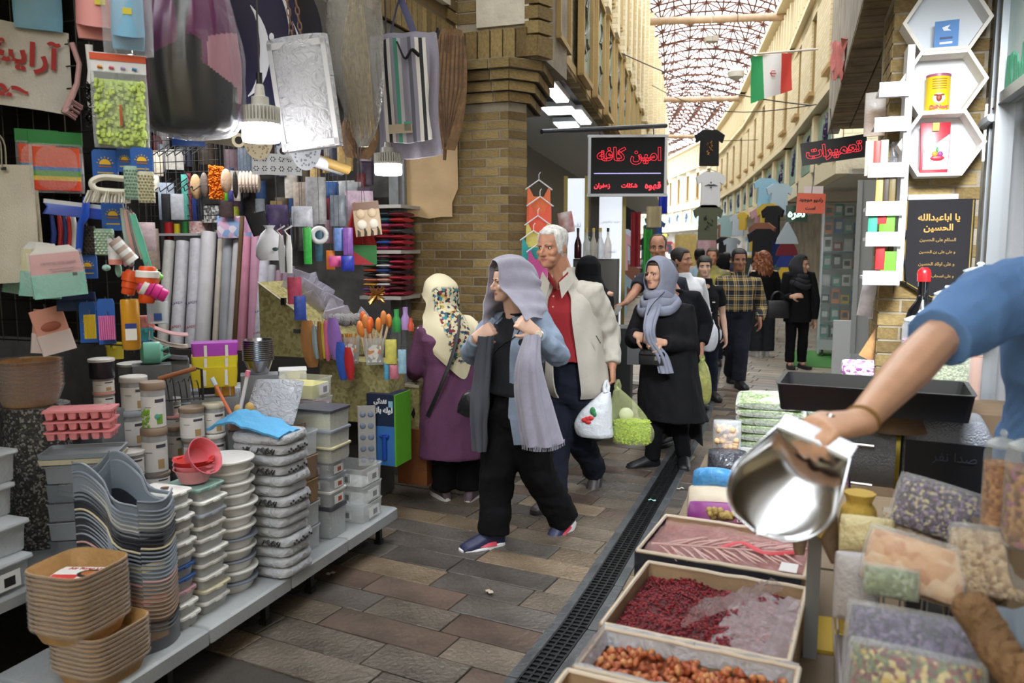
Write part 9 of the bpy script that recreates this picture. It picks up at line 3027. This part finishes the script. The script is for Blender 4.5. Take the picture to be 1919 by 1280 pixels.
# roller shutter, posts and light-box doors of that shop
sh=struct('wall_left_shopfront',None,None)
for i in range(22):
	MB().box((0,0,0),(.02,.9,.05)).build('shutter_slat',mat('7d858c',.4,metal=.3),sh,Bf(1.55,-.62,1.95+i*.056),-LB+.35,sm=0)
MB().box((0,0,0),(.12,.14,3.1)).build('shutter_post',mat('6d7478',.5),sh,Bf(.75,-.45,1.55),-LB,sm=0)
MB().box((0,0,0),(.06,.5,2.4)).build('dark_door',mat('17171a',.5),sh,Bf(2.2,-.75,1.2),-LB,sm=0)
def lightbox(lab,u0,u1,v0,v1,Y,words):
	a,b=at(u0,v1,Y),at(u1,v0,Y)
	w,h=b.x-a.x,b.z-a.z
	o=thing('light_box',lab,'sign',((a.x+b.x)/2,Y,a.z),-.1)
	MB().box((0,0,h/2),(w,.06,h)).build('lit_panel',mat('e9f0fa',.4,emit=.7),o,sm=0)
	for x in(-w/2-.02,w/2+.02):
		MB().box((x,0,h/2),(.04,.08,h+.05)).build('frame_rail',mat('a0915a',.4,metal=.5),o,sm=0)
	for t_,z_,k in words:
		write(t_,.12,mat('8f979f',.6),o,(0,-.034,h*z_),width=w*k)
lightbox('white lit panel with faint grey Persian words, right-hand one',1120,1166,365,640,8.6,(('خرید و فروش',.82,.8),('شمش',.62,.5)))
lightbox('white lit panel with faint grey Persian words, left-hand one',1062,1096,335,640,8.3,(('نقره',.72,.6),))
tag(MB().box((0,0,1.3),(.09,.1,2.6)).build('dark_pillar',mat('2a211b',.5),None,at(1112,640,8.5)*1-Vector((0,0,at(1112,640,8.5).z)),-.1,sm=0),'dark brown post between the two white lit panels','post')
# café sign with red neon outlines
NEON=mat('ff3040',.4,emit=2.2)
a,b=at(1104,366,8.0),at(1247,256,8.0)
cs=thing('cafe_sign','black hanging sign with red neon outlined Persian words in a white frame','sign',((a.x+b.x)/2,8.0,a.z),-.04)
w,h=b.x-a.x,b.z-a.z
MB().box((0,0,h/2),(w,.06,h)).build('black_panel',mat('0c0c10',.4,spec=.25),cs,sm=0)
for x,z,sx,sz in((0,0,w+.04,.025),(0,h,w+.04,.025),(-w/2,h/2,.025,h),(w/2,h/2,.025,h)):
	MB().box((x,-.005,z),(sx,.09,sz)).build('white_frame',mat('d5d7da',.4),cs,sm=0)
write('امین',.3,NEON,cs,(w*.24,-.045,h*.68),width=w*.40,outline=.0022,bold=.011)
write('کافه',.3,NEON,cs,(-w*.22,-.045,h*.68),width=w*.38,outline=.0022,bold=.011)
for t_,x in(('قهوه',.34),('شکلات',.03),('زعفران',-.33)):
	write(t_,.1,NEON,cs,(w*x,-.035,h*.16),width=w*.21,bold=.002)
MB().box((0,-.033,h*.37),(w*.88,.004,.008)).build('lit_line',mat('a9a0e0',.4,emit=1.2),cs,sm=0)
MB().tube([at(1022,246,7.2)-cs.location,at(1247,236,8.1)-cs.location],.022,8).build('bracket_bar',mat('3a3d42',.4),cs)
for u in(1125,1225):
	MB().tube([at(u,240,7.9)-cs.location,at(u,258,7.98)-cs.location],.006,5).build('hanger_rod',mat('3a3d42',.4),cs)
# tops on clear hangers by the column
for k,(u,v,c,n_)in enumerate(((1010,345,'d9734a','orange'),(1012,376,'e0604a','coral red'),(1008,412,'cdbf68','yellow'),(1000,440,'3aa0a0','turquoise'),(1012,462,'c9559a','pink'))):
	p=at(u,v,5.95-.03*k)
	o=thing('tank_top',n_+' sleeveless top on a clear hanger beside the brick column','clothing',p,.2)
	MB().tube([(-.1,0,-.04),(0,0,.03),(.1,0,-.04)],.006,6).tube([(0,0,.03),(0,0,.07),(.012,0,.085)],.003,5).build('hanger',film('e8eaee',.6,.1),o)
	MB().poly([(-.085,0,-.03),(-.07,0,-.03),(-.04,0,-.09),(.04,0,-.09),(.07,0,-.03),(.085,0,-.03),(.09,0,-.3),(-.09,0,-.3)],(0,.012,0)).build('fabric',mat(c,.8,bump=.2),o,sm=0)
# bottles and cart
s_=Slot(1100,500,1176,640,Y=7.5)
tag(MB().rrect([(.5,.4,.0),(.5,.4,.96)],.01,1).box((.3,-.22,.78),(.17,.02,.30),m=1).build('coffee_cart',[mat('4a4d50',.5),mat('9a9da2',.4)],None,(s_.p.x,7.6,0),-.2,sm=0),'grey coffee cart with a plain side plate behind the pale jacket','cart')
tag(MB().rrect([(.42,.2,.96),(.42,.2,1.60)],.01,1).build('bottle_stand',mat('5d5a56',.5),None,(s_.p.x-.1,7.6,0),-.2,sm=0),'grey stand on the coffee cart carrying a row of bottles','stand')
for k,(u,c,n_)in enumerate(((1083,'3a1418','dark red-labelled'),(1099,'d0d6d8','first clear'),(1112,'d9d3c4','second clear'),(1125,'c9cdd0','third clear'),(1139,'cfc2b2','black-capped clear'))):
	p=at(u,470,7.45)
	p.z=1.605
	o=thing('bottle',n_+' bottle in the row on the coffee cart','bottle',p,0)
	MB().lathe([(.03,0),(.034,.01),(.034,.13),(.012,.2),(.011,.25)],16).build('bottle_glass',mat(c,.15)if not k else film(c,.45,.06),o)
	MB().lathe([(.013,.245),(.013,.28)],10).build('cap',mat('1d1a1a' if k in(0,4)else 'c9b05a',.4),o)
pbag('crisp_packet','white and red crisp packet hanging by the left lit panel','package',1050,398,1078,436,7.0,mat('d9d2cc',.4,col2='b03040',vs=9),.04,tilt=-10)
# shirts, jackets and other clothes hanging along the lane
TS=MB().poly([(-.13,0,0),(.13,0,0),(.28,0,-.1),(.24,0,-.24),(.17,0,-.19),(.18,0,-.66),(-.18,0,-.66),(-.17,0,-.19),(-.24,0,-.24),(-.28,0,-.1)],(0,.05,0))
TSM={}
def shirt(u,v,Y,sc,c,name,lab,group=None,rz=0.0,cat='clothing'):
	if c not in TSM:
		TSM[c]=TS.mesh('shirt',mat(c,.85,bump=.2,bs=40),30)
	o=mkobj(name,TSM[c],None,at(u,v,Y),rz)
	o.scale=(sc,1,sc)
	return tag(o,lab,cat,group)
for u,v,c,n_,gc in((1331,243,'101014','black tee with a gold calligraphic print hanging high over the lane','b5803a'),(1333,322,'dcdce0','white tee with a dark winged emblem hanging below the black tee','2f3238'),(1328,384,'585c48','olive tee with a black script print hanging lowest of three','17171a')):
	o=shirt(u,v,12.5,.82,c,'hanging_tee',n_)
	g=MB()
	if c[0]=='d':
		g.tube([(-.12,-.006,-.26),(-.05,-.008,-.24),(0,-.008,-.25),(.05,-.008,-.24),(.12,-.006,-.26)],[.004,.014,.016,.014,.004],6).ell((0,-.008,-.2),(.014,.004,.02),6,4).ell((0,-.008,-.29),(.02,.004,.014),6,4)
	else:
		for k in range(7):
			x,z=R.uniform(-.07,.07),-.2-.035*k
			g.tube([(x,-.006,z),(x+.03*sin(k),-.008,z-.03),(x-.04*cos(k),-.008,z-.035),(x+.02,-.006,z-.06)],[.004,.008,.007,.002],5)
	g.build('shirt_print',mat(gc,.6),o)['kind']='stuff'
	MB().tube([(-.14,.02,-.01),(0,.02,.04),(.14,.02,-.01)],.008,5).tube([(0,.02,.04),(0,.02,2.2 if c[0]=='1' else.16)],.004,4).build('hanger',mat('8a8a8c',.4),o)
COLS=['2b2f3c','b9c6d6','7a2430','d9d6d2','2f4a8c','3a3d40','c99aa2','5d7a6a','d0b24a','8a5a48','9db8c9','1b1b20']
def rail(n,f,lab,group,sc=(.55,.8),name='hanging_garment'):
	for i in range(n):
		u,v,Y=f(i)
		shirt(u,v,Y,R.uniform(*sc),COLS[R.randrange(12)],name,lab,group,R.uniform(-.5,.5))
def rfp(Y,off=0.0):
	for k in range(len(RF)-1):
		if RF[k][1]<=Y<=RF[k+1][1]:
			t=(Y-RF[k][1])/(RF[k+1][1]-RF[k][1])
			return RF[k][0]*(1-t)+RF[k+1][0]*t+off
	return RF[-1][0]
def shirtw(x,Y,z,lab,group,rz,sc):
	c=COLS[R.randrange(12)]
	o=shirt(960,465,10,sc,c,'hanging_garment',lab,group,rz)
	o.location=(x,Y,z)
for i in range(70):
	Y=13.5+32*(i/70)**1.2
	shirtw(rfp(Y,-.15-.5*R.random()),Y,R.choice((1.45,2.05,2.5))+R.uniform(-.15,.1),'garment hanging outside the far shops along the curving right-hand side','clothes along the far right shops',R.uniform(-1.2,.3),R.uniform(.6,.95))
for i in range(44):
	d=3.6+24*(i/44)**1.15
	p=Bf(d,-.5+.5*R.random(),R.choice((1.3,1.9,2.5))+R.uniform(-.1,.15))
	shirtw(p.x,p.y,p.z,'garment hanging outside the shops along the left-hand side past the lit panels','clothes along the far left shops',-LB+R.uniform(-.3,1.2),R.uniform(.7,1.1))
for u,v0,v1,w_,c,Y,lab in((1190,400,500,14,'8a1c24',9.5,'red and black suitcase-like bag hanging past the lit panels'),(1212,432,520,16,'3a9a40',11,'bright green upright panel beyond the café sign'),(1225,388,426,28,'a89a78',10.5,'khaki board with a green stripe hanging beyond the café sign'),(1242,366,400,14,'2438b0',11,'vivid blue cloth hanging below the café sign'),(1284,440,500,40,'d9c07a',30,'yellow and white banner far down the lane'),(1318,445,500,24,'c9a6b0',28,'pink and white goods rack far down the lane'),(1362,400,470,20,'9dbcc0',22,'pale turquoise coat hanging far down the lane'),(1440,360,420,20,'cfe0ee',15,'pale blue jacket hanging by the green neon sign'),(1462,340,418,26,'b9d0e2',14.5,'light blue denim jacket hanging by the green neon sign'),(1437,330,366,25,'9cc8e0',14.8,'blue and white paper sign above the pale jackets')):
	s_=Slot(u-w_/2,v0,u+w_/2,v1,Y=Y)
	if 'jacket' in lab or 'coat' in lab:
		shirt(u,v0+4,Y,s_.w/.34 if 'coat' in lab else s_.w/.3,c,'hanging_jacket',lab)
		continue
	tag(MB().grid(8,8,lambda a,b:Vector((s_.w*(a-.5),-.03*sin(a*9),s_.h*b)),.04).build('hanging_cloth',mat(c,.8,var=.12,vs=6),None,s_.p,s_.rz,sm=60),lab,'cloth')
for k,(c,n_)in enumerate((('a9b3ba','grey'),('6a1a26','maroon'),('26357a','navy'),('d9b23a','yellow'))):
	p=at(1476,428+k*22,12.6)
	tag(MB().poly([(-.14,0,-.14),(0,0,.12),(.14,0,-.14),(.17,0,-.24),(-.17,0,-.24)],(0,.06,0)).build('folded_jumper',mat(c,.85),None,p,-.2,sm=0),n_+' jumper in the column of displayed jumpers','clothing')
# flag on a pole
p0,p1=at(1408,102,9.6),at(1533,92,9.4)
fg=thing('flag','green, white and red flag with a small red emblem on a thin white pole','flag',p0,0)
MB().tube([(0,0,0),p1-p0],.012,8).build('pole',mat('cfcac2',.5),fg)
d=(p1-p0)
Lf=.47
for k,(c,x0,x1)in enumerate((('2f9a5c',0,.3),('e6e6e6',.3,.72),('d2493f',.72,1))):
	MB().grid(6,10,lambda u,v:d*(x0+(x1-x0)*u)*.62+Vector((.02*v,.03*sin((x0+(x1-x0)*u)*7+v*2),-.02-(.53-.12*(x0+(x1-x0)*u))*v)),.004).build('flag_stripe',mat(c,.8),fg,sm=60)
g=MB()
for a in(-1,1):
	g.tube([(.0,0,-.03),(a*.03,0,-.01),(a*.03,0,.025)],.005,5)
g.tube([(0,0,-.035),(0,0,.035)],.005,5).build('emblem',mat('c9403a',.6),fg,d*.32+Vector((0,-.05,-.24)),(0,pi/2,0))
# neon repair sign, orange notice, green neon sign
def board(name,lab,u0,v0,u1,v1,Y,c,words,wc,emit=False,tilt=0,outline=0,rz=-.3):
	s_=Slot(u0,v0,u1,v1,Y=Y)
	o=thing(name,lab,'sign',s_.p,(0,radians(tilt),rz))
	w,h=s_.w/cos(rz),s_.h
	MB().box((0,0,h/2),(w,.04,h)).build('sign_board',mat(c,.3),o,sm=0)
	for t_,z_,k in words:
		write(t_,.1,mat(wc,.5,emit=2.0 if emit else 0),o,(0,-.024-outline,h*z_),width=w*k,outline=outline,bold=.004)
	MB().tube([(0,0,h),(0,0,h+.3)],.004,4).build('hanger_wire',mat('3a3a3a',.5),o)
board('neon_sign','black sign with red neon Persian lettering under the right-hand soffit',1510,262,1618,302,8.2,'0d0d12',(('تعمیرات',.5,.85),),'ff3a48',True,-7,.0008)
board('notice','orange card with two lines of black Persian words',1494,364,1541,400,9.4,'e0572e',(('رادیو موجود',.68,.85),('است',.26,.35)),'1d1512',tilt=3)
board('neon_sign','dark green sign with pale neon word beside the orange card',1474,386,1510,416,10.2,'0f3a2a',(('نقره',.5,.8),),'c9ffe0',True)
board('patterned_notice','small white card with red dots above the orange card',1508,350,1540,366,9.6,'dcd3d3',(),'000000')
# glass cabinet of electronics
gc_=thing('glass_cabinet','tall glass display cabinet of boxed electronics at the right','cabinet',atz(1588,668,0),-.33)
for x in(-.45,.45):
	for y in(-.22,.22):
		MB().box((x,y,1.25),(.03,.03,2.4)).build('corner_post',mat('c3c8cb',.4,metal=.4),gc_)
MB().box((0,0,.2),(.94,.48,.16)).build('cabinet_base',mat('b9bfc2',.5),gc_)
for x in(-.4,.4):
	MB().tube([(x,-.2,.03),(x+.03,-.2,.03)],.035,10).box((x+.015,-.2,.09),(.03,.04,.06)).build('caster',mat('222225',.5),gc_)
MB().box((0,-.235,1.3),(.9,.006,2.1)).box((-.465,0,1.3),(.006,.44,2.1)).build('glass_pane',film('d9e8e6',.12,.03),gc_)
MB().box((0,.235,1.3),(.92,.01,2.2)).build('back_board',mat('aeb6b8',.5),gc_)
BXC=['d9d9d6','2b2d33','a8283a','d0b52a','e3e3e3','3a6aa8','d97a3a','7a8388','c9ccd0','4a9a8a']
for r_ in range(8):
	z=.30+r_*.27
	MB().box((0,0,z),(.9,.44,.012)).build('glass_shelf',mat('7fa0b5',.3)if r_==5 else film('cfe0dc',.3,.05),gc_)
	for i in range(6):
		c=BXC[R.randrange(10)]
		h_=R.uniform(.12,.22)
		p=gc_.location+Matrix.Rotation(-.33,3,'Z')@Vector((-.37+i*.145,-.1+R.uniform(-.04,.04),z+.007))
		o=MB().box((0,0,h_/2),(.12,.07,h_)).box((0,-.036,h_*.55),(.08,.004,h_*.5),m=1).build('boxed_gadget',[mat(c,.4),mat('35373c' if c[0]in 'de' else 'd9d9db',.4)],None,p,-.33+R.uniform(-.15,.15),sm=0)
		tag(o,'small boxed gadget in the glass cabinet, %s shelf up, %s from the left'%(ORD[r_].replace('top','first'),ORD[i].replace('top','first')),'box','boxed gadgets in the glass cabinet')
qitem('cabinet_side','grey metal frame cabinet between the electronics and the stepped shelf','cabinet',1600,345,1660,660,lambda m,w,h:(m.box((0,0,h/2),(w,.3,h)),m.box((-w/2,-.16,h/2),(.04,.03,h))),[mat('b5b9ba',.5)],s=7.6)
for u,v0,v1,c,n_ in((1575,600,690,'d5d8da','white'),(1600,610,690,'c3c7ca','grey')):
	s_=Slot(u-16,v0,u+16,v1,Y=8.2)
	tag(MB().box((0,0,s_.p.z/2+s_.h/2),(s_.w,.05,s_.p.z+s_.h)).build('leaning_board',mat(c,.4),None,(s_.p.x,s_.p.y,0),-.3,sm=0),n_+' board standing by the foot of the glass cabinet','board')
a=atz(1538,678,0.0)
tag(MB().rrect([(.62,1.9,.0),(.62,1.9,.015)],.01,1).build('green_mat',mat('5a9a52',.9,bump=.5,bs=200),None,(a.x,a.y+.3,.001),-.3),'green artificial-grass mat at the foot of the glass cabinet','mat')
# lamps and wires over the lane
o=thing('bulb_lamp','white bulb lamp hanging under the roof left of the flag','lamp',at(1379,152,13),0)
MB().lathe([(.02,0),(.12,.06),(.13,.14),(.07,.2),(.05,.24)],18).build('shade',mat('e6e3da',.4),o)
MB().tube([(0,0,.24),(0,0,1.6)],.006,5).build('cord',mat('4a4038',.6),o)
tag(MB().box((0,0,0),(.22,.22,.1)).tube([(0,0,0),(0,0,.7)],.006,5).build('box_lamp',mat('b5ada0',.5),None,at(1333,74,16),0,sm=0),'square lamp housing hanging high under the roof','lamp')
for k,(a,b,sag,lab)in enumerate(((at(1165,100,11),at(1520,198,9.6),.12,'upper black cable sagging across the lane'),(at(1222,160,15),at(1530,196,9.7),.25,'lower black cable sagging across the lane'),(at(1245,262,16),at(1420,262,16),.02,'thin cable carrying the hanging tees'))):
	tag(MB().tube([a.lerp(b,t/12)-Vector((0,0,sag*sin(pi*t/12)))for t in range(13)],.007,5).build('cable',mat('2a2624',.6),None),lab,'cable')
# litter on the paving and a scrap on the grating
for k,(u,v,c)in enumerate(((1222,940,'9fd0cc'),(620,1078,'cfc9bd'),(917,1112,'b5a898'),(1275,918,'c9c4bb'))):
	tag(MB().grid(3,2,lambda a,b:Vector((.05*(a-.5),.025*(b-.5),.012+.006*sin(a*6)))).build('litter_scrap',mat(c,.7),None,atz(u,v,.004),k,sm=0),['turquoise paper scrap on the drain grating','pale paper scrap near the display platform','small pale scrap in the middle of the paving','thin scrap beside the drain near the boots'][k],'litter')
